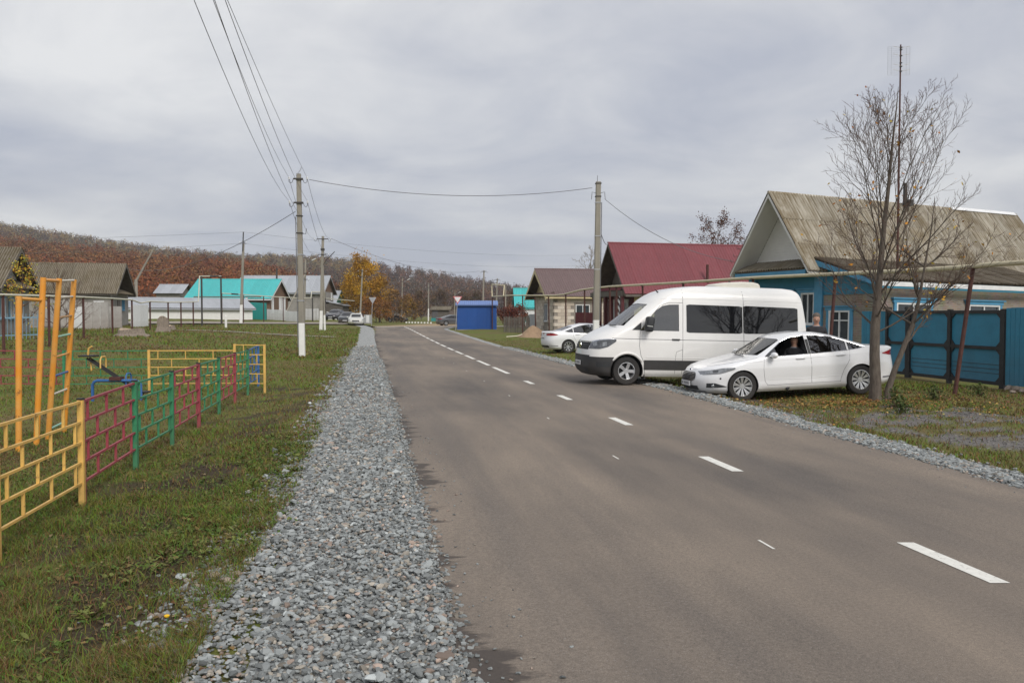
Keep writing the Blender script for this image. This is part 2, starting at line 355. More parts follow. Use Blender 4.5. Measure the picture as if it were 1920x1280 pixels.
# ------------------------------------------------------------------ ground, road, gravel
def fbm(X, Y, sc, seed, oct=4):
    out = 0; amp = 0.5; r = np.random.default_rng(seed); tab = r.random((64, 64))
    for o in range(oct):
        x = X * sc * 2 ** o + 17.3 * o; y = Y * sc * 2 ** o + 5.1 * o
        xi = np.floor(x).astype(int); yi = np.floor(y).astype(int); fx = x - xi; fy = y - yi
        fx = fx * fx * (3 - 2 * fx); fy = fy * fy * (3 - 2 * fy)
        g = lambda a, b: tab[a % 64, b % 64]
        out = out + amp * ((g(xi, yi) * (1 - fx) + g(xi + 1, yi) * fx) * (1 - fy) + (g(xi, yi + 1) * (1 - fx) + g(xi + 1, yi + 1) * fx) * fy); amp *= 0.5
    return out / (1 - 0.5 ** oct)
def masks(X, Y):
    """lush green, bare soil, grey crumb (old asphalt) masks on the ground"""
    dl = XC(Y) - LW(Y) - X; dr = X - XC(Y) - RW(Y)
    a = fbm(X, Y, 0.55, 3); b = fbm(X, Y, 1.6, 5); c = fbm(X, Y, 0.22, 9)
    lush = np.clip(0.55 + 1.3 * (a - 0.5) + 0.9 * (c - 0.5), 0, 1)
    verge = S(dl, 0.9, 1.6) * (1 - S(dl, 2.6, 4.6)) * (1 - S(Y, 16, 30))
    soil = np.clip(S(b, 0.50, 0.64) * 0.9 * verge + S(b * 0.5 + a * 0.5, 0.62, 0.72) * 0.4, 0, 1)
    soil = np.where((dl > 2.0) & (dl < 2.9), np.maximum(soil, S(fbm(X, Y * 0.45, 1.1, 21), 0.42, 0.60) * (1 - S(Y, 12, 20))), soil)
    # crumb drive in front of the gates on the right
    e = np.clip(1 - np.abs((dr - 3.6) / 2.5), 0, 1) * S(Y, 8.5, 11) * (1 - S(Y, 16.0, 17.6)) + np.clip(1 - np.abs(dr - 1.2) / 1.0, 0, 1) * S(Y, 13.5, 15) * (1 - S(Y, 18, 22)) * 0.7
    crumb = S(e * 1.0 + 0.9 * (fbm(X, Y, 1.1, 31) - 0.5), 0.22, 0.36) * (dr > 0.3)
    crumb = crumb * (1 - 0.95 * S(fbm(X, Y, 2.3, 41), 0.47, 0.54))
    return lush, soil, crumb
def axis(a, b, fine, lo, hi, grow=1.12):
    xs = list(np.arange(a, b, fine)); st = fine; x = xs[-1]
    while x < hi: st *= grow; x += st; xs.append(x)
    st = fine; x = a; pre = []
    while x > lo: st *= grow; x -= st; pre.append(x)
    return np.array(pre[::-1] + xs)
def make_ground():
    xs = axis(-15, 15, 0.25, -1800, 1800); ys = axis(2.6, 30, 0.25, -60, 2600, 1.06)
    X, Y = np.meshgrid(xs, ys); Z = terrain(X, Y); Z = np.where(Y > 200, Z * np.clip(1 - (Y - 200) / 100, 0, 1) + 0.0, Z)
    V = np.stack([X, Y, Z], -1).reshape(-1, 3); ny, nx = X.shape
    i = (np.arange(ny - 1)[:, None] * nx + np.arange(nx - 1)[None]).ravel()
    lush, soil, crumb = masks(X, Y)
    o = np_mesh('ground', V, np.stack([i, i + 1, i + nx + 1, i + nx], 1), groundmat(), np.stack([lush, soil, crumb], -1).reshape(-1, 3), True)
    o['kind'] = 'structure'; return o
def groundmat():
    m = bpy.data.materials.new('grass_ground'); nt, N, L, b = nodes_of(m); b.inputs['Roughness'].default_value = 0.95; b.inputs['Specular IOR Level'].default_value = 0.15
    at = N.new('ShaderNodeAttribute'); at.attribute_name = 'Col'; sp = N.new('ShaderNodeSeparateXYZ'); L.new(at.outputs['Vector'], sp.inputs[0])
    ge = N.new('ShaderNodeNewGeometry')
    def nz(sc, d=8, ro=0.62):
        n = N.new('ShaderNodeTexNoise'); n.inputs['Scale'].default_value = sc; n.inputs['Detail'].default_value = d; n.inputs['Roughness'].default_value = ro
        L.new(ge.outputs['Position'], n.inputs['Vector']); return n.outputs['Fac']
    def mix(f, a, c):
        x = N.new('ShaderNodeMix'); x.data_type = 'RGBA'
        if isinstance(f, float): x.inputs[0].default_value = f
        else: L.new(f, x.inputs[0])
        for s_, v in ((6, a), (7, c)):
            if isinstance(v, tuple): x.inputs[s_].default_value = (*v, 1)
            else: L.new(v, x.inputs[s_])
        return x.outputs[2]
    def ramp(v, a, c):
        n = N.new('ShaderNodeMapRange'); n.inputs[1].default_value = a; n.inputs[2].default_value = c; L.new(v, n.inputs[0]); return n.outputs[0]
    g = mix(ramp(nz(9, 10, 0.7), 0.36, 0.64), (0.068, 0.088, 0.018), (0.175, 0.20, 0.045))
    dry = mix(ramp(nz(14, 10, 0.7), 0.35, 0.65), (0.10, 0.078, 0.034), (0.20, 0.16, 0.07))
    ml = N.new('ShaderNodeMath'); ml.operation = 'MULTIPLY_ADD'; L.new(nz(2.3), ml.inputs[0]); ml.inputs[1].default_value = 1.3
    sb = N.new('ShaderNodeMath'); sb.operation = 'SUBTRACT'; L.new(sp.outputs[0], sb.inputs[0]); sb.inputs[1].default_value = 0.60; L.new(sb.outputs[0], ml.inputs[2])
    c = mix(ramp(ml.outputs[0], 0.15, 0.75), dry, g)
    c = mix(ramp(nz(.45, 6, .6), .50, .70), c, mix(ramp(nz(6, 8, .7), .3, .7), (.10, .085, .032), (.17, .14, .055)))
    c = mix(sp.outputs[1], c, mix(ramp(nz(22, 8, 0.7), 0.35, 0.65), (0.035, 0.026, 0.018), (0.085, 0.064, 0.042)))
    c = mix(sp.outputs[2], c, mix(ramp(nz(60, 4, 0.7), 0.35, 0.65), (0.10, 0.094, 0.088), (0.225, 0.21, 0.198)))
    L.new(c, b.inputs['Base Color'])
    bp = N.new('ShaderNodeBump'); bp.inputs['Strength'].default_value = 0.7; bp.inputs['Distance'].default_value = 0.03
    L.new(nz(30, 8, 0.7), bp.inputs['Height']); L.new(bp.outputs[0], b.inputs['Normal'])
    return m
ground = make_ground()
def roadmat():
    m = bpy.data.materials.new('asphalt'); nt, N, L, b = nodes_of(m); b.inputs['Roughness'].default_value = 0.85; b.inputs['Specular IOR Level'].default_value = 0.25
    ge = N.new('ShaderNodeNewGeometry'); at = N.new('ShaderNodeAttribute'); at.attribute_name = 'Col'
    sp = N.new('ShaderNodeSeparateXYZ'); L.new(at.outputs['Vector'], sp.inputs[0])
    rot = N.new('ShaderNodeMapping'); rot.inputs['Rotation'].default_value = (0, 0, -0.1727); L.new(ge.outputs['Position'], rot.inputs[0])
    def nz(sc, d, ro, st=(1, 1, 1), off=0):
        mp = N.new('ShaderNodeMapping'); mp.inputs['Scale'].default_value = st; mp.inputs['Location'].default_value = (off, off, 0); L.new(rot.outputs[0], mp.inputs[0])
        n = N.new('ShaderNodeTexNoise'); n.inputs['Scale'].default_value = sc; n.inputs['Detail'].default_value = d; n.inputs['Roughness'].default_value = ro
        L.new(mp.outputs[0], n.inputs['Vector']); return n.outputs['Fac']
    def rng_(v, a, c, o1=0, o2=1):
        n = N.new('ShaderNodeMapRange'); L.new(v, n.inputs[0])
        for i, x in ((1, a), (2, c), (3, o1), (4, o2)): n.inputs[i].default_value = x
        return n.outputs[0]
    def mix(f, a, c, mode='MIX'):
        x = N.new('ShaderNodeMix'); x.data_type = 'RGBA'; x.blend_type = mode
        if isinstance(f, float): x.inputs[0].default_value = f
        else: L.new(f, x.inputs[0])
        for s_, v in ((6, a), (7, c)):
            if isinstance(v, tuple): x.inputs[s_].default_value = (*v, 1)
            else: L.new(v, x.inputs[s_])
        return x.outputs[2]
    def mul(a, c, op='MULTIPLY'):
        n = N.new('ShaderNodeMath'); n.operation = op
        for i, v in enumerate((a, c)):
            if isinstance(v, float): n.inputs[i].default_value = v
            else: L.new(v, n.inputs[i])
        return n.outputs[0]
    dust = mul(nz(0.5, 6, 0.6, (1, 0.16, 1)), mul(nz(0.35, 5, 0.6, (1, 0.5, 1), 9), 0.6), 'ADD')
    c = mix(rng_(dust, 0.60, 0.95), (0.120, 0.108, 0.099), (0.258, 0.216, 0.176))
    c = mix(rng_(nz(1.1, 4, 0.55, (1, 0.05, 1), 4), 0.50, 0.68, 0, 0.55), c, (0.135, 0.122, 0.113))
    c = mix(0.75, c, mix(rng_(nz(170, 3, 0.7), 0.3, 0.7), (0.38, 0.38, 0.40), (1.5, 1.47, 1.42)), 'MULTIPLY')
    c = mix(0.55, c, mix(rng_(nz(38, 5, 0.75, (1, 1, 1), 6), 0.32, 0.68), (0.6, 0.6, 0.61), (1.38, 1.36, 1.33)), 'MULTIPLY')
    sp2 = rng_(nz(75, 2, 0.5, (1, 1, 1), 3), 0.64, 0.72); c = mix(mul(sp2, 0.5), c, (0.30, 0.28, 0.26))
    edge = mul(nz(2.2, 6, 0.65, (0.55, 1.5, 1)), mul(sp.outputs[0], 0.54), 'ADD')      # dark binder bled out along the left rim
    edge = mul(edge, mul(rng_(nz(0.45, 3, 0.5, (1, 1, 1), 12), 0.42, 0.62, -.16, .06), 0.0, 'ADD'), 'ADD')
    c = mix(mul(rng_(edge, 0.88, 0.96), 0.8), c, (0.055, 0.047, 0.044))
    L.new(c, b.inputs['Base Color'])
    bp = N.new('ShaderNodeBump'); bp.inputs['Strength'].default_value = 0.35; bp.inputs['Distance'].default_value = 0.006
    L.new(nz(190, 3, 0.7), bp.inputs['Height']); L.new(bp.outputs[0], b.inputs['Normal'])
    return m
ROADM = roadmat()
def road_z(Y): return 0.3 * S(np.asarray(Y, float), 40, 95)
def make_road():
    ys = np.concatenate([np.arange(-20, 3, 1.0), np.arange(3, 16, 0.08), np.arange(16, 40, 0.25), np.arange(40, 99, 1.0)]); k = 25
    V = []; C = []
    for y in ys:
        fl = 0
        jl = 0.035 * (float(fbm(np.array(y), np.array(1.0), 3.1, 51)) - 0.5) * 2; jr = 0.05 * (float(fbm(np.array(y), np.array(7.0), 2.1, 52)) - 0.5) * 2
        a = XC(y) - float(LW(y)) + jl - fl; b = XC(y) + float(RW(y)) + jr + fl
        for j in range(k):
            t = j / (k - 1); x = a + (b - a) * t
            V.append((x, y, float(road_z(y)) + 0.0 - 0.012 * (2 * t - 1) ** 2)); C.append((max(0, 1 - (x - a) / 0.75), max(0, 1 - (b - x) / 0.6), 0))
    n = len(ys); i = (np.arange(n - 1)[:, None] * k + np.arange(k - 1)[None]).ravel()
    o = np_mesh('road', np.array(V), np.stack([i, i + 1, i + k + 1, i + k], 1), ROADM, np.array(C), True); o['kind'] = 'structure'; return o
road = make_road()
MT['dirtroad'] = mat('dirt_road', (0.29, 0.255, 0.21), 0.95, 0.3, 1.2, bump=0.3, bscale=15)
MT['sandy'] = mat('sandy_apron', (0.33, 0.235, 0.135), 0.95, 0.25, 0.8, bump=0.3, bscale=15)
def strip(name, pts, wid, m, dz):
    mb = MB(); P = [Vector((x, y, 0)) for x, y in pts]; dense = []
    for a, b in zip(P[:-1], P[1:]):
        k = max(2, int((b - a).length / 2)); dense += [a.lerp(b, i / k) for i in range(k)]
    dense.append(P[-1]); vs = []
    for i, p in enumerate(dense):
        d = (dense[min(i + 1, len(dense) - 1)] - dense[max(0, i - 1)]).normalized(); nrm = Vector((-d.y, d.x, 0))
        for t in np.linspace(-1, 1, 5):
            q = p + nrm * (t * wid / 2 * (1 + 0.06 * math.sin(i * 1.7))); vs.append((q.x, q.y, max(TZ(q.x, q.y), TZ(p.x, p.y) - 0.05) + dz))
    fs = [(i * 5 + j, i * 5 + j + 1, i * 5 + j + 6, i * 5 + j + 5) for i in range(len(dense) - 1) for j in range(4)]
    mb.add(vs, fs); o = mb.build(name, m, smooth=True); o['kind'] = 'structure'; return o
strip('cross_road', [(-120, 70), (-70, 73), (-45, 77), (-28, 84), (-14, 96), (0, 102.5), (25, 107), (80, 112)], 7.0, MT['dirtroad'], 0.06)
strip('sandy_apron', [(-13, 98), (-10, 112), (-6, 130)], 8.0, MT['sandy'], 0.058)
strip('side_track', [(-13.2, 62), (-18.5, 60), (-26, 60.5)], 1.1, MT['dirtroad'], 0.03)
# painted markings: 1 m dashes every 4 m, then 3 m dashes with 1 m gaps
MT['paint'] = rusty(mat('road_paint', (0.72, 0.71, 0.66), 0.7, 0.10, 12, bump=0.25, bscale=120), .57, .66, (.24, .21, .175), 26)
def marking(y0, y1, off, w):
    mb = MB(); k = max(2, int((y1 - y0) / 0.35)); vs = []
    sk = 0.0
    for i in range(k + 1):
        y = y0 + (y1 - y0) * i / k; x = XC(y) + off
        for q in (-1, 0, 1):
            xx = x + q * w / 2; vs.append((xx, y, float(road_z(y)) - 0.012 * ((2 * (xx - XC(y) + 3.68) / 6.6) - 1) ** 2 + 0.004))
    mb.add(vs, [(i * 3 + j, i * 3 + j + 1, i * 3 + j + 4, i * 3 + j + 3) for i in range(k) for j in (0, 1)])
    return mb.build('road_marking', MT['paint'], road)
for i in range(5): marking(5.47 + 3.92 * i, 5.47 + 3.92 * i + 0.98, 0.06, 0.115 + 0.02)
y = 24.8
while y < 95: marking(y, y + 3.0, 0.06, 0.14); y += 4.0
for i in range(9): marking(6.27 + 3.92 * i, 6.27 + 3.92 * i + 0.25 * (1 if i < 2 else 0.7), -1.06, 0.022)

def icos():
    t = (1 + 5 ** 0.5) / 2
    v = np.array([(-1, t, 0), (1, t, 0), (-1, -t, 0), (1, -t, 0), (0, -1, t), (0, 1, t), (0, -1, -t), (0, 1, -t), (t, 0, -1), (t, 0, 1), (-t, 0, -1), (-t, 0, 1)], float)
    v /= np.linalg.norm(v[0])
    f = np.array([(0, 11, 5), (0, 5, 1), (0, 1, 7), (0, 7, 10), (0, 10, 11), (1, 5, 9), (5, 11, 4), (11, 10, 2), (10, 7, 6), (7, 1, 8), (3, 9, 4), (3, 4, 2), (3, 2, 6), (3, 6, 8), (3, 8, 9), (4, 9, 5), (2, 4, 11), (6, 2, 10), (8, 6, 7), (9, 8, 1)])
    return v, f
CUBV = np.array([(i, j, k) for i in (-1, 1) for j in (-1, 1) for k in (-1, 1)], float) * 0.75
CUBF = np.array([(0, 1, 3), (0, 3, 2), (4, 6, 7), (4, 7, 5), (0, 4, 5), (0, 5, 1), (2, 3, 7), (2, 7, 6), (0, 2, 6), (0, 6, 4), (1, 5, 7), (1, 7, 3)])
def rots(n, g):
    q = g.normal(size=(n, 4)); q /= np.linalg.norm(q, axis=1)[:, None]; w, x, y, z = q.T
    return np.stack([1 - 2 * (y * y + z * z), 2 * (x * y - z * w), 2 * (x * z + y * w), 2 * (x * y + z * w), 1 - 2 * (x * x + z * z), 2 * (y * z - x * w), 2 * (x * z - y * w), 2 * (y * z + x * w), 1 - 2 * (x * x + y * y)], 1).reshape(n, 3, 3)
def stones(name, P, size, cols, base, jit=0.3, flat=0.62, m=None, kind='stuff'):
    bv, bf = base; n = len(P); g = rng
    v = np.repeat(bv[None], n, 0) * (1 + g.uniform(-jit, jit, (n, len(bv), 1)))
    v *= g.uniform([0.75, 0.6, 0.45], [1.35, 1.0, 0.85], (n, 3))[:, None, :]
    v = np.einsum('nij,nkj->nki', rots(n, g), v); v[..., 2] *= flat
    v = v * size[:, None, None] + P[:, None, :]
    Fc = (bf[None] + (np.arange(n) * len(bv))[:, None, None]).reshape(-1, 3)
    C = np.repeat(cols[:, None, :], len(bv), 1).reshape(-1, 3)
    return np_mesh(name, v.reshape(-1, 3), Fc, m, C, False, kind)
MT['stone'] = colmat('gravel_stone', 0.85)
def stonecols(n, g):
    l = g.uniform(0.13, 0.37, n) ** 1.0; t = g.random(n)
    c = np.stack([l * 0.935, l, l * 1.0], 1)
    c[t < 0.13] = np.stack([l * 1.15, l * 1.05, l * 0.9], 1)[t < 0.13]
    c[t > 0.95] = np.stack([l * 1.25, l * 0.98, l * 0.82], 1)[t > 0.95]
    w = g.random(n) < 0.05; c[w] *= 1.5
    return np.clip(c, 0, 0.72)
def left_gravel():
    g = rng
    def batch(y0, y1, n, s0, s1, base, spread):
        Y = g.uniform(y0, y1, n); wd = 1.36 + 0.28 * (1 - S(Y, 4, 9)) + 0.36 * (fbm(Y, Y * 0 + 3, 0.7, 61) - 0.5) + 0.25 * (fbm(Y, Y * 0 + 9, 2.6, 62) - 0.5) + 0.0 * Y
        t = g.random(n); d = -0.03 + t * wd
        out = g.random(n) < spread; d = np.where(out, wd + np.abs(g.normal(0, 0.16, n)), d)
        X = XC(Y) - LW(Y) - d; size = (s0 + (s1 - s0) * g.random(n) ** 1.5) * (1 + 0.6 * (g.random(n) < 0.07)) * (1 - .3 * (g.random(n) < .3)) * np.where(d > wd, 1.15, 1)
        prof = 0.035 * np.clip(d / 0.1, 0, 1) * np.clip((wd - d) / 0.3, 0, 1)
        Z = terrain(X, Y) + prof * g.random(n) + size * 0.22
        return np.stack([X, Y, Z], 1), size
    P, s = batch(3.4, 9.0, 16500, 0.0125, 0.0285, None, 0.06); c = stonecols(len(P), g)
    stones('gravel_shoulder', P, s, c, icos(), m=MT['stone'])
    P, s = batch(9.0, 18.0, 15500, 0.018, 0.0325, None, 0.045); c = stonecols(len(P), g)
    stones('gravel_shoulder', P, s, c, (CUBV, CUBF), m=MT['stone'])
    P, s = batch(18.0, 46.0, 11500, 0.026, 0.045, None, 0.03); c = stonecols(len(P), g) * 0.95 + 0.01
    stones('gravel_shoulder', P, s, c, (CUBV, CUBF), m=MT['stone'])
left_gravel()
def rim():
    g = rng; n = 4200; Y = 3.4 + 30 * g.random(n) ** 1.7; left = g.random(n) < .75; d = g.normal(.0, .045, n); X = np.where(left, XC(Y) - LW(Y) - d, XC(Y) + RW(Y) + d); s = g.uniform(.007, .020, n) * np.clip(Y / 9, 1, 2.2)
    stones('gravel_shoulder', np.stack([X, Y, np.maximum(road_z(Y) - .012, terrain(X, Y)) + s * .3], 1), s, stonecols(n, g) * .85, (CUBV, CUBF), m=MT['stone'])
    n = 9000; Y = g.uniform(8.5, 19, n); X = XC(Y) + RW(Y) + g.uniform(.5, 7, n); _, _, cr = masks(X, Y); k = (cr > .35) & (np.abs(X) < .66 * Y); X, Y = X[k], Y[k]; n = len(X); s = g.uniform(.008, .022, n); l = g.uniform(.08, .26, n)[:, None]
    stones('asphalt_crumbs', np.stack([X, Y, terrain(X, Y) + s * .25], 1), s, l * np.array([[1, .96, .94]]), (CUBV, CUBF), m=MT['stone'])
rim()
def strays():
    g = rng; n = 420; Y = 3.4 + 22 * g.random(n) ** 1.5; d = np.abs(g.normal(0, .28, n)) + .02; X = np.where(g.random(n) < .7, XC(Y) - LW(Y) + d, XC(Y) + RW(Y) - d); s = g.uniform(.004, .013, n)
    stones('stray_pebbles', np.stack([X, Y, road_z(Y) - .008 + s * .4], 1), s, stonecols(n, g) * .8, (CUBV, CUBF), m=MT['stone'])
strays()
def right_gravel():
    g = rng
    for y0, y1, n, s0, s1 in ((6.5, 17, 8500, 0.020, 0.036), (17, 45, 6000, 0.03, 0.05)):
        Y = g.uniform(y0, y1, n); wd = 0.62 + 0.45 * (fbm(Y, Y * 0 + 5, 0.8, 71) - 0.5) + 0.25 * (1 - S(Y, 8, 12))
        d = -0.03 + g.random(n) ** 0.9 * wd + np.where(g.random(n) < 0.06, np.abs(g.normal(0, 0.2, n)), 0)
        X = XC(Y) + RW(Y) + d; size = g.uniform(s0, s1, n); Z = terrain(X, Y) + size * 0.22 + 0.02 * g.random(n) * np.clip(d / .1, 0, 1)
        stones('gravel_shoulder', np.stack([X, Y, Z], 1), size, stonecols(n, g) * 0.95 + 0.015, (CUBV, CUBF), m=MT['stone'])
right_gravel()
def gravelmat():
    m = bpy.data.materials.new('gravel_bed'); nt, N, L, b = nodes_of(m); b.inputs['Roughness'].default_value = 0.95
    ge = N.new('ShaderNodeNewGeometry'); v = N.new('ShaderNodeTexVoronoi'); v.inputs['Scale'].default_value = 22; L.new(ge.outputs['Position'], v.inputs['Vector'])
    sp = N.new('ShaderNodeSeparateXYZ'); L.new(v.outputs['Color'], sp.inputs[0]); r = N.new('ShaderNodeValToRGB'); L.new(sp.outputs[0], r.inputs[0])
    r.color_ramp.elements[0].color = (0.14, 0.147, 0.146, 1); r.color_ramp.elements[1].color = (0.44, 0.45, 0.44, 1); L.new(r.outputs[0], b.inputs['Base Color'])
    return m
GRAVM = gravelmat()
def bed(y0, y1, side, w):
    ys = np.arange(y0, y1, 0.3); V = []; k = 6
    for y in ys:
        ww = w + 0.3 * (float(fbm(np.array(y), np.array(3.0 if side < 0 else 5.0), 0.7, 61)) - 0.5)
        for j in range(k):
            d = -0.22 + (ww + .2) * j / (k - 1); x = XC(y) - float(LW(y)) - d if side < 0 else XC(y) + float(RW(y)) + d
            V.append((x, y, TZ(x, y) + 0.005))
    n = len(ys); i = (np.arange(n - 1)[:, None] * k + np.arange(k - 1)[None]).ravel()
    q = np.stack([i, i + 1, i + k + 1, i + k], 1)
    o = np_mesh('gravel_bed', np.array(V), q if side > 0 else q[:, ::-1], GRAVM, None, True); o['kind'] = 'structure'
bed(2, 92, -1, 1.18); bed(2, 92, 1, 0.5)

# ------------------------------------------------------------------ grass blades, weeds, litter (nobody could count them)
MT['blade'] = colmat('grass_blade', 0.85, spec=0.2)
def grass(name, n, y0, y1, xr, h0, h1, w0, side, pw=1.6):
    g = rng; u = g.random(n); Y = y0 * (y1 / y0) ** (u ** (1 / pw * 1.0)) if True else None
    X = g.uniform(xr[0], xr[1], n) * Y / 10 + XC(Y) * 0 if side == 0 else None
    if side < 0:
        d = 1.24 + 0.2 * (1 - S(Y, 4, 9)) + g.random(n) ** 1.15 * (xr[1] - 1.18); X = XC(Y) - LW(Y) - d
    else:
        d = 0.5 + g.random(n) * (xr[1] - 0.5); X = XC(Y) + RW(Y) + d
    vis = np.abs(X) < 0.66 * Y + 0.6
    X, Y, d = X[vis], Y[vis], d[vis]
    lush, soil, crumb = masks(X, Y)
    clump = fbm(X, Y, 3.3, 81)
    keep = g.random(len(X)) < np.clip(1.05 - 0.93 * crumb - 0.75 * soil, 0.04, 1) * np.clip(0.35 + 1.6 * (clump - 0.3), 0.1, 1) * np.clip((d - (1.1 if side < 0 else 0.4)) / 0.35, 0, 1)
    X, Y, lush, soil, clump = X[keep], Y[keep], lush[keep], soil[keep], clump[keep]; n = len(X)
    Z = terrain(X, Y) - 0.005; a = g.uniform(0, 2 * math.pi, n); sc = np.clip(Y / 8, 0.8, 3.2)
    h = g.uniform(h0, h1, n) * (0.55 + 0.9 * clump) * (0.7 + 0.5 * lush); w = w0 * sc * g.uniform(0.7, 1.4, n); lean = g.uniform(0.2, 1.5, n) * h; b = a + g.normal(0, 0.8, n) + math.pi / 2
    P = np.stack([X, Y, Z], 1); dx = np.stack([np.cos(a), np.sin(a), 0 * a], 1) * w[:, None]
    tip = P + np.stack([np.cos(b) * lean, np.sin(b) * lean, h], 1); mid = P + np.stack([np.cos(b) * lean * 0.3, np.sin(b) * lean * 0.3, h * 0.62], 1)
    V = np.stack([P - dx, P + dx, mid + dx * 0.7, mid - dx * 0.7, tip], 1).reshape(-1, 3)
    i = np.arange(n) * 5; Fc = np.concatenate([np.stack([i, i + 1, i + 2], 1), np.stack([i, i + 2, i + 3], 1), np.stack([i + 3, i + 2, i + 4], 1)])
    t = g.random(n); gl = np.stack([g.uniform(.075, .17, n), g.uniform(.115, .225, n), g.uniform(.016, .042, n)], 1); dr_ = np.stack([g.uniform(.13, .26, n), g.uniform(.095, .18, n), g.uniform(.04, .085, n)], 1)
    br = np.stack([g.uniform(.06, .12, n), g.uniform(.035, .065, n), g.uniform(.014, .03, n)], 1)
    p = (0.22 + 0.55 * lush)[:, None]; c = np.where(t[:, None] < p, gl, np.where(t[:, None] < p + 0.55 * (1 - p), dr_, br))
    np_mesh(name, V, Fc, MT['blade'], np.repeat(c[:, None], 5, 1).reshape(-1, 3), False, 'stuff')
grass('mown_grass', 170000, 3.3, 9, (0, 5.5), 0.03, 0.095, 0.0026, -1, 1.0)
grass('mown_grass', 60000, 7.5, 14, (0, 9), 0.03, 0.085, 0.003, -1, 1.0)
grass('mown_grass', 105000, 11, 40, (0, 19), 0.03, 0.085, 0.003, -1, 1.0)
grass('verge_grass', 95000, 7, 24, (0, 9.5), 0.025, 0.09, 0.0032, 1, 1.0)
grass('verge_grass', 26000, 22, 60, (0, 9.0), 0.03, 0.09, 0.003, 1, 1.0)
grass('rough_grass', 42000, 36, 80, (0, 24), 0.05, 0.14, 0.006, -1, 1.0)
def leafset(name, P, L, wd, cols, up, g=rng, fold=0.25, kind='stuff', parent=None, m=None):
    """folded leaf shapes: 6 vertices each, pointing along random azimuth"""
    n = len(P); a = g.uniform(0, 2 * math.pi, n); f = np.stack([np.cos(a), np.sin(a), up], 1); f /= np.linalg.norm(f, axis=1)[:, None]
    sd_ = np.stack([-np.sin(a), np.cos(a), g.uniform(-.4, .4, n)], 1); nn = np.cross(f, sd_); L = L[:, None]; wd = wd[:, None]
    V = np.stack([P, P + f * L * .45 + sd_ * wd + nn * fold * wd, P + f * L * .5, P + f * L * .45 - sd_ * wd + nn * fold * wd, P + f * L - nn * L * .12, P + f * L * .8 + sd_ * wd * .6, P + f * L * .8 - sd_ * wd * .6], 1).reshape(-1, 3)
    i = np.arange(n) * 7; Fc = np.concatenate([np.stack([i + a_ for a_ in t], 1) for t in ((0, 2, 1), (0, 3, 2), (1, 2, 5), (2, 4, 5), (2, 3, 6), (2, 6, 4))])
    return np_mesh(name, V, Fc, m or MT['blade'], np.repeat(cols[:, None], 7, 1).reshape(-1, 3), False, kind, parent)
def weeds():
    g = rng; n = 1500; Y = 3.4 + 9.5 * g.random(n) ** 1.5; d = 1.28 + 0.25 * (1 - S(Y, 4, 9)) + np.abs(g.normal(0.1, 0.6, n)) - 0.3 * (g.random(n) < .12); X = XC(Y) - LW(Y) - d
    lush, soil, _ = masks(X, Y); cl = fbm(X, Y, 1.3, 91); k = cl > 0.42; X, Y = X[k], Y[k]; n = len(X); m = 7
    PX = np.repeat(X, m) + g.normal(0, .015, n * m); PY = np.repeat(Y, m) + g.normal(0, .015, n * m); PZ = terrain(PX, PY) + g.uniform(0.0, 0.03, n * m)
    sc = np.repeat(g.uniform(.5, 1.25, n), m); t = np.repeat(g.random(n), m)[:, None]; q = g.uniform(.75, 1.25, (n * m, 1))
    C = np.where(t < .5, np.array([[.075, .12, .025]]), np.where(t < .8, np.array([[.15, .17, .05]]), np.array([[.13, .10, .035]]))) * q
    leafset('broad_leaf_weeds', np.stack([PX, PY, PZ], 1), g.uniform(.03, .075, n * m) * sc, g.uniform(.006, .016, n * m) * sc, C, g.uniform(.1, .9, n * m))
    n = 21000; Y = 3.3 + 9 * g.random(n) ** 1.4; d = 1.25 + 0.2 * (1 - S(Y, 4, 9)) + g.random(n) ** 1.2 * 4.6; X = XC(Y) - LW(Y) - d; lu, so, _ = masks(X, Y); kk = (np.abs(X) < .66 * Y + .4) & (g.random(n) < 1 - .55 * so) & (fbm(X, Y, 2.2, 93) > .40); X, Y = X[kk], Y[kk]; n = len(X); P = np.stack([X, Y, terrain(X, Y) + g.uniform(.005, .05, n)], 1)
    C = np.array([[.075, .115, .028], [.095, .125, .03], [.06, .085, .025], [.16, .13, .05], [.12, .07, .03]])[g.choice(5, n, p=[.3, .25, .2, .15, .1])] * g.uniform(.65, 1.3, (n, 1))
    leafset('creeping_weeds', P, g.uniform(.018, .05, n), g.uniform(.005, .014, n), C, g.uniform(-.1, .7, n))
    n = 5200; Y = 3.4 + 16 * g.random(n) ** 1.6; d = 1.25 + g.random(n) ** 1.6 * 5; X = XC(Y) - LW(Y) - d; P = np.stack([X, Y, terrain(X, Y) + .012], 1)
    C = np.array([[.20, .13, .055], [.13, .065, .03], [.24, .19, .10], [.10, .075, .04]])[g.integers(0, 4, n)] * g.uniform(.6, 1.2, (n, 1))
    leafset('leaf_litter', P, g.uniform(.02, .06, n), g.uniform(.006, .02, n), C, g.uniform(-.1, .4, n))
    n = 2600; a = g.uniform(0, 2 * math.pi, n); r = np.abs(g.normal(0, 2.1, n)); X = 7.4 + r * np.cos(a) * 1.3; Y = 17.6 + r * np.sin(a) * 0.9
    k = (X - XC(Y) - RW(Y) > 0.5) & (Y < 20); X, Y = X[k], Y[k]; n = len(X); P = np.stack([X, Y, terrain(X, Y) + .03], 1)
    C = np.array([[.42, .20, .05], [.30, .13, .05], [.48, .33, .10], [.20, .10, .05]])[g.integers(0, 4, n)] * g.uniform(.6, 1.2, (n, 1))
    leafset('fallen_leaves', P, g.uniform(.03, .07, n), g.uniform(.012, .026, n), C, g.uniform(-.1, .4, n))
weeds()
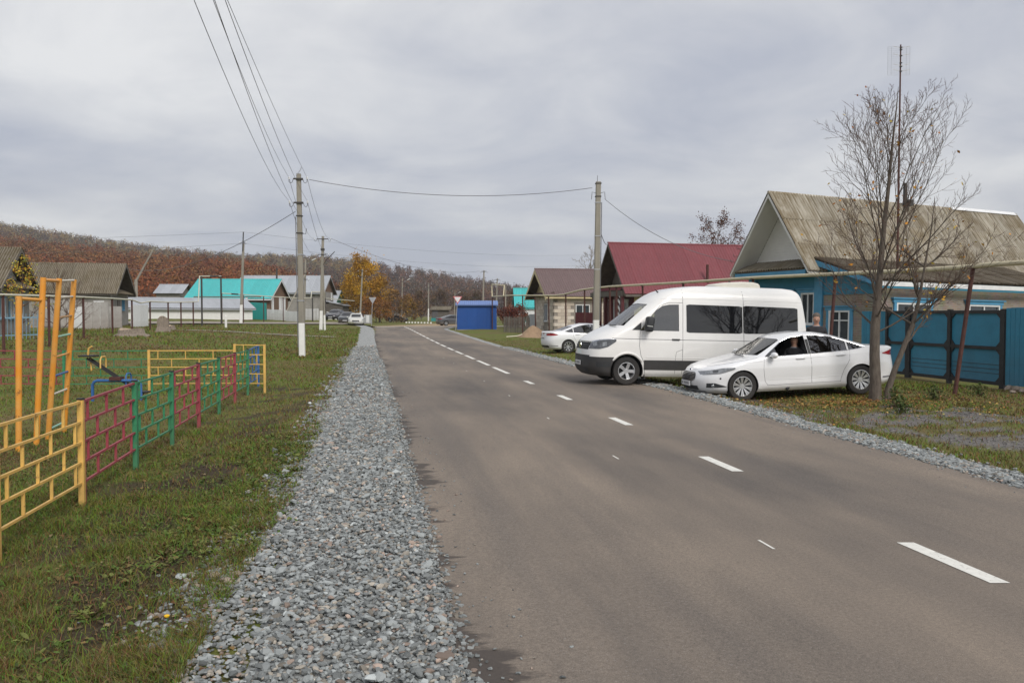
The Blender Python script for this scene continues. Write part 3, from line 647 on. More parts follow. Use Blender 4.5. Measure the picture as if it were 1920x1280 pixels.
# ------------------------------------------------------------------ vehicles
def boolean(o, cutters):
    for c in cutters:
        md = o.modifiers.new('b', 'BOOLEAN'); md.operation = 'DIFFERENCE'; md.solver = 'EXACT'; md.object = c; md.material_mode = 'TRANSFER'
    bpy.context.view_layer.update()
    me = bpy.data.meshes.new_from_object(o.evaluated_get(bpy.context.evaluated_depsgraph_get()))
    o.modifiers.clear(); o.data = me
    for c in cutters: bpy.data.objects.remove(c)
def sharpen(o, lim):
    bm = bmesh.new(); bm.from_mesh(o.data)
    bmesh.ops.dissolve_degenerate(bm, dist=1e-5, edges=bm.edges)
    for f in bm.faces: f.smooth = True
    for e in bm.edges:
        e.smooth = not (len(e.link_faces) != 2 or e.calc_face_angle(0) > lim or e.link_faces[0].material_index != e.link_faces[1].material_index)
    bm.to_mesh(o.data); bm.free()
class Body:
    def __init__(s, front, rear, width, rf, rr, nf, nr, levels):
        s.fx = np.array(front, float); s.rx = np.array(rear, float); s.w = np.array(width, float); s.rfp = np.array(rf, float); s.rrp = np.array(rr, float); s.nf = nf; s.nr = nr
        s.levels = levels
    def sl(s, z):
        xf = float(np.interp(z, s.fx[:, 1], s.fx[:, 0])); xr = float(np.interp(z, s.rx[:, 1], s.rx[:, 0])); w = float(np.interp(z, s.w[:, 0], s.w[:, 1]))
        rf = float(np.interp(z, s.rfp[:, 0], s.rfp[:, 1])); rr = float(np.interp(z, s.rrp[:, 0], s.rrp[:, 1])); L = xr - xf
        k = min(1, 0.96 * L / (rf + rr)); return xf, xr, w, rf * k, rr * k
    def y(s, x, z):
        xf, xr, w, rf, rr = s.sl(z)
        if x < xf + rf: t = min(1, max(0, (xf + rf - x) / rf)); return w * max(0, 1 - t ** s.nf) ** (1 / s.nf)
        if x > xr - rr: t = min(1, max(0, (x - xr + rr) / rr)); return w * max(0, 1 - t ** s.nr) ** (1 / s.nr)
        return w
    def xfront(s, y, z):
        xf, xr, w, rf, rr = s.sl(z); q = min(1, abs(y) / w); return xf + rf * (1 - (1 - q ** s.nf) ** (1 / s.nf))
    def xrear(s, y, z):
        xf, xr, w, rf, rr = s.sl(z); q = min(1, abs(y) / w); return xr - rr * (1 - (1 - q ** s.nr) ** (1 / s.nr))
    def outline(s, z, inset=0.0, xmin=None, xmax=None):
        xf, xr, w, rf, rr = s.sl(z); xf += inset; xr -= inset; w -= inset
        if xmin is not None: xf = max(xf, xmin)
        if xmax is not None: xr = min(xr, xmax)
        xr = max(xr, xf + 0.1); k = min(1, 0.96 * (xr - xf) / (rf + rr)); rf *= k; rr *= k
        h = []; K = 12
        for i in range(K + 1):
            a = math.pi / 2 * i / K; h.append((xf + rf * (1 - math.cos(a) ** (2 / s.nf)), w * math.sin(a) ** (2 / s.nf)))
        for i in range(1, 14): h.append((xf + rf + (xr - rr - xf - rf) * i / 14, w))
        for i in range(K + 1):
            a = math.pi / 2 * (1 - i / K); h.append((xr - rr * (1 - math.cos(a) ** (2 / s.nr)), w * math.sin(a) ** (2 / s.nr)))
        return [(x, y) for x, y in h] + [(x, -y) for x, y in h[-2:0:-1]]
    def solid(s, levels, inset=0.0, xmin=None, xmax=None, mi=0):
        mb = MB(); n = None
        for z in levels:
            o = s.outline(z, inset, xmin, xmax); n = len(o); mb.v += [(x, y, z) for x, y in o]
        for i in range(len(levels) - 1):
            for j in range(n):
                a = i * n + j; b = i * n + (j + 1) % n; mb.f.append((a, b, b + n, a + n)); mb.m.append(mi)
        mb.f += [tuple(reversed(range(n))), tuple(range((len(levels) - 1) * n, len(levels) * n))]; mb.m += [mi, mi]
        return mb
    def side(s, lo, hi, sgn, off=0.004, nx=14, nz=5, mb=None, mi=0):
        """patch on the flank between polylines lo(x), hi(x) in (x,z)"""
        lo = np.array(lo, float); hi = np.array(hi, float); x0 = max(lo[0, 0], hi[0, 0]); x1 = min(lo[-1, 0], hi[-1, 0]); mb = mb or MB(); vs = []
        for i in range(nx + 1):
            x = x0 + (x1 - x0) * i / nx; a = np.interp(x, lo[:, 0], lo[:, 1]); b = np.interp(x, hi[:, 0], hi[:, 1])
            for j in range(nz + 1):
                z = float(a + (b - a) * j / nz); vs.append((x, sgn * (s.y(x, z) + off), z))
        mb.add(vs, [(i * (nz + 1) + j, (i + 1) * (nz + 1) + j, (i + 1) * (nz + 1) + j + 1, i * (nz + 1) + j + 1) for i in range(nx) for j in range(nz)], mi); return mb
    def face(s, lo, hi, front=True, off=0.004, ny=14, nz=5, mb=None, mi=0):
        lo = np.array(lo, float); hi = np.array(hi, float); y0 = max(lo[0, 0], hi[0, 0]); y1 = min(lo[-1, 0], hi[-1, 0]); mb = mb or MB(); vs = []
        for i in range(ny + 1):
            y = y0 + (y1 - y0) * i / ny; a = np.interp(y, lo[:, 0], lo[:, 1]); b = np.interp(y, hi[:, 0], hi[:, 1])
            for j in range(nz + 1):
                z = float(a + (b - a) * j / nz); vs.append((s.xfront(y, z) - off if front else s.xrear(y, z) + off, y, z))
        mb.add(vs, [(i * (nz + 1) + j, (i + 1) * (nz + 1) + j, (i + 1) * (nz + 1) + j + 1, i * (nz + 1) + j + 1) for i in range(ny) for j in range(nz)], mi); return mb
    def line(s, pts, sgn, r=0.005, off=0.0, n=4, mb=None):
        """thin line drawn along the flank through (x,z) points"""
        P = []
        for (a, b) in zip(pts[:-1], pts[1:]):
            k = max(1, int(math.dist(a, b) / 0.08)); P += [(a[0] + (b[0] - a[0]) * i / k, a[1] + (b[1] - a[1]) * i / k) for i in range(k)]
        P.append(pts[-1]); mb = mb or MB()
        return mb.tube([(x, sgn * (s.y(x, z) + off), z) for x, z in P], r, n)
def prism_obj(poly, axis, a, b, m):
    mb = MB()
    if axis == 'y': mb.prism([(x, a, z) for x, z in poly], (0, b - a, 0))
    else: mb.prism([(a, y, z) for y, z in poly], (b - a, 0, 0))
    return mb.build('cut', m)
def make_wheel(parent, x, y, r, rim, style, wid=0.21, sgn=-1):
    hw = wid / 2
    w = bpy.data.objects.new('wheel', None); COL.objects.link(w); w.parent = parent; w.location = (x, y, r); w.rotation_euler = (0, rnd.uniform(0, 1), 0 if sgn < 0 else math.pi); w.empty_display_size = 0.1
    t = MB().lathe([(rim - 0.015, -hw + 0.02), (rim + 0.005, -hw + 0.004), (rim + 0.03, -hw - 0.004), (r * 0.94, -hw + 0.006), (r * 0.985, -hw + 0.025), (r, -hw + 0.05), (r, hw - 0.05), (r * 0.985, hw - 0.025), (r * 0.94, hw), (rim, hw)], 32, 'Y', close=False)
    t.build('tyre', MT['rubber'], w, smooth=0.5)
    m = MB(); f = -hw + 0.03
    m.lathe([(0.0, f + 0.09), (rim, f + 0.09), (rim, f + 0.1), (0.0, f + 0.1)], 24, 'Y', close=False, mi=1)
    m.lathe([(rim, f + 0.1), (rim - 0.004, f), (rim + 0.006, f - 0.02), (rim - 0.014, f - 0.022), (rim - 0.022, f + 0.02), (rim - 0.02, f + 0.09)], 32, 'Y', close=False)
    m.lathe([(0.0, f + 0.005), (0.05, f + 0.005), (0.06, f + 0.02), (0.06, f + 0.08)], 16, 'Y', close=False)
    n, ws, wo, tw = style
    for k in range(n):
        a = 2 * math.pi * k / n
        for tk in ([-tw, tw] if tw else [0]):
            ca, sa = math.cos(a), math.sin(a); cb, sb = math.cos(a + tk), math.sin(a + tk); r0, r1 = 0.045, rim - 0.012
            px, pz = -sb, cb
            p = [(ca * r0 - sa * -ws / 2, f + 0.012, sa * r0 + ca * -ws / 2), (ca * r0 - sa * ws / 2, f + 0.012, sa * r0 + ca * ws / 2), (cb * r1 + px * wo / 2, f - 0.004, sb * r1 + pz * wo / 2), (cb * r1 - px * wo / 2, f - 0.004, sb * r1 - pz * wo / 2)]
            m.prism(p, (0, 0.035, 0))
    m.build('rim', [MT['alloy'], MT['plastic']], w, smooth=0.5)
    for k in range(5):
        pass
    return w
def plate(parent, M, w=0.52, h=0.112):
    p = MB().box((0, 0, 0), (0.012, w, h)); q = p.build('number_plate', MT['plate'], parent); q.matrix_basis = M
    k = MB()
    for i in range(6): k.box((-0.008, -w * 0.34 + i * w * 0.105, 0), (0.004, 0.022, h * 0.5))
    k.box((-0.008, w * 0.38, 0), (0.004, 0.05, h * 0.4)); k.build('marks', MT['platemark'], q)
    return q
def finish_body(b, parent, paint, lower, zlow, xlow, arches, ar, cutters, halfw, extra=()):
    mb = b.solid(b.levels)
    n = len(b.outline(0.5))
    if lower:
        for i in range(len(b.levels) - 1):
            zc = (b.levels[i] + b.levels[i + 1]) / 2
            if zc < zlow:
                for j in range(n):
                    f = mb.f[i * n + j]; xm = sum(mb.v[q][0] for q in f) / 4
                    if xm < xlow: mb.m[i * n + j] = 1
    o = mb.build('body', [paint, lower or MT['plastic'], MT['cabin'], MT['plastic']])
    cs = []
    for ax in arches:
        for sg in (-1, 1):
            c = MB().lathe([(0, 0), (ar, 0), (ar, 0.8), (0, 0.8)], 36, 'Y', (ax, sg * halfw - (0.0 if sg < 0 else 0.8) + (-0.5 if sg < 0 else 0.5), b.ra), close=False)
            # cutter spans from 0.3 m inside to outside of the flank
            c = MB().lathe([(0.001, -0.3), (ar, -0.3), (ar, 0.4), (0.001, 0.4)], 36, 'Y', (ax, sg * halfw, b.ra), close=True)
            cs.append(c.build('cut', [MT['plastic']]))
    boolean(o, cs + list(cutters)); sharpen(o, 0.6); o.parent = parent
    return o

def sedan_body():
    b = Body(front=[(.16, .19), (.05, .28), (.0, .42), (.0, .5), (.03, .6), (.085, .68), (.14, .73), (.27, .79), (.6, .87), (1.0, .935), (1.20, .97), (1.27, .99), (1.93, 1.36), (2.10, 1.42), (2.32, 1.455), (2.62, 1.475)],
             rear=[(4.70, .19), (4.80, .3), (4.86, .45), (4.87, .6), (4.845, .75), (4.83, .88), (4.82, .97), (4.82, 1.03), (4.77, 1.065), (4.45, 1.085), (4.20, 1.11), (3.45, 1.36), (3.22, 1.415), (3.0, 1.455), (2.7, 1.475)],
             width=[(.19, .83), (.26, .90), (.32, .915), (.45, .905), (.6, .915), (.72, .925), (.82, .915), (.9, .90), (.95, .885), (1.0, .865), (1.1, .81), (1.25, .735), (1.36, .675), (1.42, .61), (1.455, .50), (1.475, .30)],
             rf=[(.19, .75), (.7, .85), (.8, .6), (.95, .4), (1.05, .5), (1.36, .55), (1.475, .4)], rr=[(.19, .6), (.9, .6), (1.03, .35), (1.1, .5), (1.475, .5)], nf=2.5, nr=2.7,
             levels=[.19, .22, .26, .32, .38, .45, .52, .6, .66, .7, .73, .76, .79, .82, .85, .88, .91, .935, .955, .975, .99, 1.0, 1.02, 1.04, 1.055, 1.065, 1.075, 1.09, 1.11, 1.15, 1.2, 1.25, 1.3, 1.34, 1.37, 1.4, 1.42, 1.44, 1.455, 1.465, 1.475])
    b.ra = 0.335; return b
def build_sedan(name, label, loc, rz, pitch, paint, group=None, hollow=True, glass_all='tint', style=(10, 0.018, 0.032, 0.11), nose='fascia', tail=False, sc=1.0):
    b = sedan_body(); t = thing(name, label, 'car', loc, group=group, rot=(0, pitch, rz)); t.scale = (sc, sc, sc)
    w1 = ([(1.53, .965), (2.1, .972), (2.56, .985)], [(1.53, .975), (1.78, 1.13), (2.02, 1.285), (2.22, 1.365), (2.56, 1.398)])
    w2 = ([(2.64, .987), (3.2, 1.005), (3.52, 1.02)], [(2.64, 1.398), (2.9, 1.388), (3.2, 1.335), (3.52, 1.235)])
    w3 = ([(3.56, 1.025), (3.8, 1.045), (3.95, 1.075)], [(3.56, 1.22), (3.75, 1.15), (3.95, 1.085)])
    ws = ([(-.70, 1.0), (0, .998), (.70, 1.0)], [(-.56, 1.335), (0, 1.355), (.56, 1.335)])
    rw = ([(-.58, 1.125), (0, 1.125), (.58, 1.125)], [(-.5, 1.33), (0, 1.345), (.5, 1.33)])
    cut = []
    if hollow:
        lv = [.55, .8, .95, 1.05, 1.15, 1.25, 1.33, 1.38, 1.41]
        cut.append(b.solid(lv, 0.055, 1.35, 4.1).build('cut', [MT['cabin']]))
        for lo, hi in (w1, w2, w3): cut.append(prism_obj(lo + hi[::-1], 'y', -1.5, 1.5, MT['plastic']))
        wsx = [(-.70, 1.0), (.70, 1.0), (.56, 1.335), (0, 1.355), (-.56, 1.335)]
        cut.append(prism_obj(wsx, 'x', 0.8, 2.0, MT['plastic'])); cut.append(prism_obj([(-.58, 1.125), (.58, 1.125), (.5, 1.33), (-.5, 1.33)], 'x', 3.5, 5.2, MT['plastic']))
    finish_body(b, t, paint, None, 0, 0, (.97, 3.82), .372, cut, .93)
    for sg in (-1, 1):
        for i, (lo, hi) in enumerate((w1, w2, w3)):
            if hollow and sg < 0 and i == 0 and nose == 'fascia':
                lo = [(1.53, .965), (1.7, .966), (1.82, .968)]; hi = [(1.53, .975), (1.78, 1.13), (1.82, 1.14)]      # driver's window wound down, only the corner glass is left
            b.side(lo, hi, sg, -0.012 if hollow else 0.004, 10, 4).build('window', MT[glass_all] if hollow else MT['black_glass'], t, smooth=0.5)
        tr = MB(); b.line(w1[0] + w2[0] + w3[0], sg, 0.007, 0.003, 5, tr); b.line(w1[1] + w2[1] + w3[1], sg, 0.007, 0.003, 5, tr); b.line([(3.95, 1.075), (3.96, 1.08), (3.95, 1.085)], sg, .007, .003, 5, tr)
        tr.build('window_trim', MT['chrome'] if nose == 'fascia' else MT['plastic'], t, smooth=0.8)
        b.side([(2.565, .985), (2.635, .987)], [(2.565, 1.398), (2.635, 1.398)], sg, 0.003, 2, 4).build('door_pillar', MT['plastic'], t)
        sm = MB(); b.line([(1.50, .95), (1.47, .7), (1.50, .42), (1.56, .33)], sg, .0045, 0, 4, sm); b.line([(2.61, .98), (2.62, .6), (2.61, .33)], sg, .0045, 0, 4, sm)
        b.line([(3.58, 1.02), (3.54, .8), (3.40, .58), (3.33, .40), (3.31, .33)], sg, .0045, 0, 4, sm); b.line([(1.55, .33), (3.32, .33)], sg, .005, 0, 4, sm); b.line([(.32, .79), (.8, .87), (1.35, .95)], sg, .004, 0, 4, sm)
        sm.build('door_seam', MT['seam'], t)
        cr = MB(); b.line([(.95, .86), (2.0, .885), (3.2, .915), (4.5, .955)], sg, .006, -.001, 5, cr); b.line([(1.6, .46), (2.4, .44), (3.3, .47)], sg, .009, -.004, 5, cr); cr.build('body_crease', paint, t, smooth=0.9)
        for hx, hz in ((2.36, .895), (3.34, .925)):
            h = MB(); h.tube([(hx - .11, sg * (b.y(hx - .11, hz) + .004), hz - .002), (hx - .09, sg * (b.y(hx, hz) + .03), hz), (hx + .09, sg * (b.y(hx, hz) + .03), hz + .005), (hx + .11, sg * (b.y(hx, hz) + .004), hz + .004)], .014, 6); h.build('door_handle', paint, t, smooth=0.8)
        mh = MB().ball((1.68, sg * 1.02, 1.0), (.075, .115, .07), 12, 8); mr = mh.build('mirror', paint, t, smooth=1.0)
        MB().bar((1.68, sg * .86, .955), (1.69, sg * .98, .96), .05, .035).build('mirror_arm', MT['plastic'], mr)
        MB().side = None
        for ax in (.97, 3.82):
            a = MB(); a.tube([(ax + .374 * math.cos(q), sg * (b.y(ax + .374 * math.cos(q), max(.2, .335 + .374 * math.sin(q))) + .0), .335 + .374 * math.sin(q)) for q in np.linspace(-.2, math.pi + .2, 20)], .009, 5)
            a.build('wheel_arch_lip', paint, t, smooth=0.9)
        lo, hi = [(.30, .64), (.55, .655), (.82, .72), (.95, .775)], [(.30, .70), (.5, .745), (.75, .79), (.95, .80)]
        if nose == 'fascia':
            lo, hi = [(.13, .625), (.4, .64), (.62, .685), (.80, .74)], [(.13, .69), (.3, .72), (.55, .765), (.80, .765)]
        hl = b.side(lo, hi, sg, .006, 12, 4).build('headlight', MT['lamp'], t, smooth=0.9)
        if nose == 'fascia':
            b.side([(.34, .665), (.44, .68)], [(.34, .71), (.44, .725)], sg, .012, 4, 3).build('projector_lens', MT['lampdark'], hl, smooth=1.0)
            b.side([(.16, .615), (.5, .645), (.8, .735)], [(.16, .625), (.5, .658), (.8, .744)], sg, .011, 10, 1).build('lamp_trim', MT['seam'], hl)
            fg = b.side([(.20, .33), (.45, .335), (.60, .345)], [(.20, .43), (.35, .435), (.60, .35)], sg, .005, 8, 3).build('fog_light_recess', MT['plastic'], t)
            MB().ball((.32, sg * (b.y(.32, .375) + .008), .375), (.05, .012, .034), 10, 6).build('fog_light', MT['lamp'], fg, smooth=1.0)
            MB().ball((.47, sg * (b.y(.47, .535) + .002), .535), (.022, .01, .022), 8, 5).build('parking_sensor', MT['plastic'], t)
        lo, hi = ([(4.36, .905), (4.6, .865), (4.83, .86)], [(4.36, .925), (4.6, .985), (4.83, 1.0)])
        b.side(lo, hi, sg, .006, 8, 4).build('tail_light', MT['red_lamp'], t, smooth=0.9)
        b.side([(4.35, .35), (4.8, .37)], [(4.35, .39), (4.8, .40)], sg, .004, 6, 1).build('bumper_strip', MT['seam'], t)
        for ax in (.97, 3.82): make_wheel(t, ax, sg * .80, .335, .225, style, .215, sg)
    b.face(*ws, True, -.012 if hollow else .004, 12, 6).build('windscreen', MT['glass'] if hollow else MT['black_glass'], t, smooth=0.9)
    b.face(*rw, False, -.012 if hollow else .004, 12, 6).build('rear_window', MT['glass'] if hollow else MT['black_glass'], t, smooth=0.9)
    # front
    if nose == 'fascia':
        g = b.face([(-.40, .52), (-.3, .46), (.3, .46), (.40, .52)], [(-.40, .60), (-.33, .665), (.33, .665), (.40, .60)], True, .006, 14, 4).build('grille', MT['plastic'], t)
        for k in range(6):
            z = .485 + k * .031; yw = .385 if .5 < z < .62 else .34; mb = MB(); mb.tube([(b.xfront(y_, z) - .012, y_, z) for y_ in np.linspace(-yw, yw, 15)], .0065, 5); mb.build('grille_bar', MT['chrome'], g, smooth=0.9)
        b.face([(-.50, .27), (.50, .27)], [(-.46, .365), (.46, .365)], True, .005, 12, 2).build('lower_grille', MT['plastic'], t)
        b.face([(-.6, .225), (.6, .225)], [(-.62, .25), (.62, .25)], True, .01, 12, 1).build('bumper_lip', MT['seam'], t)
        bd = MB().ball((b.xfront(0, .705) - .004, 0, .708), (.008, .055, .022), 12, 6).build('oval_badge', mat('badge_blue', (.01, .03, .12), .2, 0), t, smooth=1.0)
        MB().lathe([(.05, 0), (.056, 0), (.056, .004), (.05, .004)], 16, 'X', (0, 0, 0)).build('badge_ring', MT['chrome'], bd).matrix_basis = Matrix.Translation((b.xfront(0, .705) - .006, 0, .708)) @ Matrix.Diagonal((1, 1, .42, 1))
        plate(t, Matrix.Translation((-.022, 0, .41)))
    else:
        b.face([(-.45, .45), (.45, .45)], [(-.42, .62), (.42, .62)], True, .006, 14, 4).build('grille', MT['plastic'], t)
        plate(t, Matrix.Translation((-.022, 0, .40)))
    if tail:
        b.face([(-.6, .28), (.6, .28)], [(-.65, .38), (.65, .38)], False, .006, 12, 2).build('rear_diffuser', MT['trim'], t)
        b.face([(-.75, .86), (-.4, .87)], [(-.75, .975), (-.4, .96)], False, .006, 6, 3).build('tail_light', MT['red_lamp'], t); b.face([(.4, .87), (.75, .86)], [(.4, .96), (.75, .975)], False, .006, 6, 3).build('tail_light', MT['red_lamp'], t)
    plate(t, Matrix.Translation((4.862, 0, .74)) @ Matrix.Rotation(math.pi, 4, 'Z'))
    if hollow:
        for sx in (2.42, 3.35):
            for sy in (-.38, .38):
                s_ = MB(); s_.box((sx, sy, .62), (.5, .5, .16)); s_.box((sx + .26, sy, .86), (.14, .48, .5), M=Matrix.Rotation(R(-12), 3, 'Y').inverted()); s_.box((sx + .34, sy, 1.17), (.09, .26, .17))
                s_.build('seat', MT['cabin'], t)
        MB().box((1.52, 0, .88), (.3, 1.4, .16)).build('dashboard', MT['cabin'], t)
        sw = MB(); sw.lathe([(.17, -.012), (.19, -.012), (.19, .012), (.17, .012)], 20, 'X'); o = sw.build('steering_wheel', MT['plastic'], t); o.location = (1.86, -.38, .93); o.rotation_euler = (0, R(25), 0)
        wp = MB(); wp.bar((1.19, -.5, .99), (1.24, .1, 1.0), .02, .015); wp.build('wiper', MT['plastic'], t)
    return t
def place(front, rear, hw_near, z0, z1, wb, xf):
    """root transform for a car whose near wheels stand on two ground points"""
    d = Vector((rear[0] - front[0], rear[1] - front[1], 0)); rz = math.atan2(d.y, d.x); u = d.normalized(); nrm = Vector((-u.y, u.x, 0))
    pitch = -math.atan2(z1 - z0, wb); p = Vector((front[0], front[1], z0)) + nrm * hw_near - u * xf * math.cos(pitch) ; p.z = z0 + math.sin(pitch) * xf
    return p, rz, pitch
p_, rz_, pt_ = place((5.15, 18.50), (7.93, 18.92), .80, -.155, -.035, 2.85, .97)
sedan = build_sedan('parked_sedan', 'white four-door sedan nosed up to the gravel with its driver at the open window', p_, rz_, pt_, MT['carwhite'])
SEDAN_T = (p_, rz_, pt_)
a_ = R(15); c_ = G(1062, 662)
# the rear wheel on the near (right) flank stands at c_
u_ = Vector((-math.cos(a_), -math.sin(a_), 0)); n_ = Vector((-math.sin(a_), math.cos(a_), 0))
q_ = c_ - u_ * 3.82 + n_ * .80; q_.z = c_.z
build_sedan('parked_saloon', 'white saloon parked tail towards the road beyond the van, red tail lights showing', q_, math.pi + a_, 0, MT['carwhite'], None, True, 'glass', (8, .03, .045, 0), 'plain', True, 0.98)

# ---- van
def build_van():
    b = Body(front=[(.16, .22), (.06, .30), (.0, .42), (.0, .62), (.015, .78), (.05, .95), (.10, 1.06), (.15, 1.13), (.24, 1.20), (.39, 1.29), (.58, 1.385), (.75, 1.455), (.82, 1.48), (1.56, 2.08), (1.66, 2.18), (1.83, 2.30), (2.03, 2.40), (2.25, 2.475), (2.55, 2.53), (2.9, 2.565), (3.6, 2.59)],
             rear=[(5.88, .22), (5.95, .35), (5.99, .55), (5.985, 1.2), (5.95, 1.7), (5.89, 2.1), (5.86, 2.3), (5.82, 2.42), (5.78, 2.48), (5.70, 2.535), (5.5, 2.565), (4.3, 2.59)],
             width=[(.22, .93), (.3, .985), (.45, 1.0), (.7, 1.01), (1.1, 1.015), (1.18, 1.005), (1.36, .985), (1.7, .95), (2.08, .905), (2.2, .885), (2.3, .86), (2.4, .815), (2.475, .745), (2.53, .65), (2.565, .53), (2.59, .3)],
             rf=[(.22, .6), (1.0, .65), (1.2, .6), (1.45, .45), (1.6, .42), (2.1, .5), (2.3, .5), (2.59, .4)], rr=[(.22, .18), (2.1, .2), (2.4, .25), (2.59, .3)], nf=3.0, nr=3.2,
             levels=[.22, .26, .3, .36, .42, .5, .58, .66, .70, .78, .87, .95, 1.01, 1.06, 1.10, 1.13, 1.165, 1.20, 1.245, 1.29, 1.34, 1.385, 1.42, 1.455, 1.48, 1.55, 1.65, 1.75, 1.85, 1.95, 2.03, 2.08, 2.13, 2.18, 2.24, 2.3, 2.35, 2.4, 2.44, 2.475, 2.505, 2.53, 2.55, 2.565, 2.578, 2.59])
    b.ra = .356
    p, rz, pt = place((2.865, 20.95), (2.865 + 3.585, 20.95 + .60), .86, 0.0, -.085, 3.64, 1.0)
    t = thing('passenger_van', 'tall white passenger van with blacked-out side windows, front wheels on the asphalt', 'van', p, rot=(0, pt, rz))
    ARCH = (1.0, 4.64)
    wd = ([(1.34, 1.385), (1.8, 1.385), (2.36, 1.385)], [(1.34, 1.40), (1.5, 1.62), (1.75, 1.90), (1.92, 2.02), (2.1, 2.055), (2.36, 2.065)])
    ws = ([(-.80, 1.50), (0, 1.49), (.80, 1.50)], [(-.66, 2.06), (0, 2.085), (.66, 2.06)])
    cut = [b.solid([.8, 1.2, 1.4, 1.6, 1.8, 2.0, 2.15, 2.3], .06, 1.1, 5.8).build('cut', [MT['cabin']]), prism_obj(wd[0] + wd[1][::-1], 'y', -1.6, 1.6, MT['plastic']),
           prism_obj([(-.80, 1.50), (.80, 1.50), (.66, 2.06), (0, 2.085), (-.66, 2.06)], 'x', .3, 1.9, MT['plastic'])]
    finish_body(b, t, MT['vanwhite'], MT['trim'], .70, 1.0, ARCH, .425, cut, 1.02)
    for sg in (-1, 1):
        b.side(*wd, sg, -.014, 14, 5).build('door_window', MT['glass'], t, smooth=.9)
        for x0, x1, dz in ((2.56, 4.08, 0), (4.10, 5.62, -.012)):
            lo = [(x0, 1.375), (x0 + .03, 1.355), (x1 - .03, 1.355 - dz * 2), (x1, 1.375 - dz * 2)]; hi = [(x0, 2.055), (x0 + .03, 2.075), (x1 - .03, 2.06 + dz), (x1, 2.04 + dz)]
            b.side(lo, hi, sg, .005, 20, 6).build('passenger_window', MT['black_glass'], t, smooth=.9)
        for xa, xb in ((1.44, 4.20), (5.08, 5.9)):
            b.side([(xa, .395), (xb, .395)], [(xa, .64), (xb, .64)], sg, .012, 24, 3).build('rubbing_strip', MT['trim'], t, smooth=.9)
        sm = MB(); b.line([(1.33, 1.39), (1.31, 1.0), (1.36, .74), (1.46, .55), (1.47, .3)], sg, .006, 0, 4, sm); sm.build('door_seam', MT['seam'], t); sm = MB(); b.line([(1.40, 1.46), (1.62, 1.75), (1.86, 2.03), (2.08, 2.105), (2.46, 2.11)], sg, .006, 0, 4, sm); sm.build('door_seam', MT['seam'], t); sm = MB()
        b.line([(2.46, .3), (2.46, 1.3), (2.47, 2.11), (2.47, 2.45)], sg, .006, 0, 4, sm); b.line([(2.46, .92), (2.30, .86), (2.27, .7), (2.27, .3)], sg, .005, 0, 4, sm); sm.build('door_seam', MT['seam'], t); sm = MB(); b.line([(4.115, .66), (4.115, 1.4), (4.115, 2.08), (4.115, 2.45)], sg, .006, 0, 4, sm)
        sm.build('door_seam', MT['seam'], t)
        cr = MB(); b.line([(.6, 1.175), (1.5, 1.165), (3.5, 1.165), (5.9, 1.165)], sg, .009, -.003, 5, cr); cr.build('belt_groove', MT['seam'], t)
        c2 = MB(); b.line([(1.9, 2.20), (3, 2.22), (5.8, 2.20)], sg, .012, -.006, 5, c2); b.line([(1.5, .70), (4.1, .70)], sg, .012, -.004, 5, c2); c2.build('body_crease', MT['vanwhite'], t, smooth=.9)
        for ax in ARCH:
            ar = MB(); ar.tube([(ax + .455 * math.cos(q), sg * (b.y(ax + .455 * math.cos(q), .356 + .455 * math.sin(q)) + .004), .356 + .455 * math.sin(q)) for q in np.linspace(.55 if ax == 1.0 else .6, math.pi - .6, 20)], [.012] + [.03] * 18 + [.012], 6)
            ar.build('wheel_arch_flare', MT['vanwhite'], t, smooth=.9)
        lm = b.side([(.10, .895), (.3, .90), (.5, .96), (.70, 1.10)], [(.10, 1.06), (.3, 1.125), (.5, 1.15), (.70, 1.155)], sg, .008, 14, 5).build('headlight', MT['lampdark'], t, smooth=.9)
        for x0, x1 in ((.17, .25), (.36, .46)): b.side([(x0, .97), (x1, .985)], [(x0, 1.07), (x1, 1.085)], sg, .012, 3, 3).build('lamp_reflector', MT['lamp'], lm)
        b.side([(.12, 1.055), (.3, 1.12), (.5, 1.145), (.7, 1.15)], [(.12, 1.075), (.3, 1.14), (.5, 1.165), (.72, 1.165)], sg, .010, 12, 1).build('lamp_trim', MT['chrome'], lm)
        h = MB(); h.tube([(2.18, sg * 1.0, 1.175), (2.19, sg * 1.035, 1.175), (2.36, sg * 1.035, 1.175), (2.37, sg * 1.0, 1.175)], .018, 6); h.build('door_handle', MT['plastic'], t, smooth=.9)
        mm = MB(); mm.box((0, 0, 0), (.20, .24, .38)); o = mm.build('mirror', MT['plastic'], t); bv = o.modifiers.new('bevel', 'BEVEL'); bv.width = .06; bv.segments = 4; o.location = (1.50, sg * 1.19, 1.55); o.rotation_euler = (0, R(6), 0)
        for p in o.data.polygons: p.use_smooth = True
        MB().box((-.02, sg * .123, -.05), (.15, .006, .022)).build('mirror_strip', MT['chrome'], o)
        MB().bar((1.50, sg * .97, 1.42), (1.58, sg * 1.08, 1.42), .09, .07).build('mirror_arm', MT['plastic'], t)
        b.side([(1.12, 1.395), (1.36, 1.395)], [(1.12, 1.40), (1.36, 1.60)], sg, .004, 5, 3).build('corner_panel', MT['plastic'], t)
        fl = MB().box((1.47, sg * .86, .33), (.02, .22, .34)); fl.build('mud_flap', MT['rubber'], t)
        for ax in ARCH: make_wheel(t, ax, sg * .87, .356, .222, (5, .07, .085, 0), .235, sg)
        b.side([(.22, .45), (.62, .45)], [(.22, .58), (.58, .60)], sg, .006, 8, 2).build('bumper_recess', MT['plastic'], t)
    b.face(*ws, True, -.014, 14, 6).build('windscreen', MT['glass'], t, smooth=.9)
    g = b.face([(-.62, .875), (.62, .875)], [(-.62, 1.055), (.62, 1.055)], True, .006, 18, 4).build('grille', MT['plastic'], t)
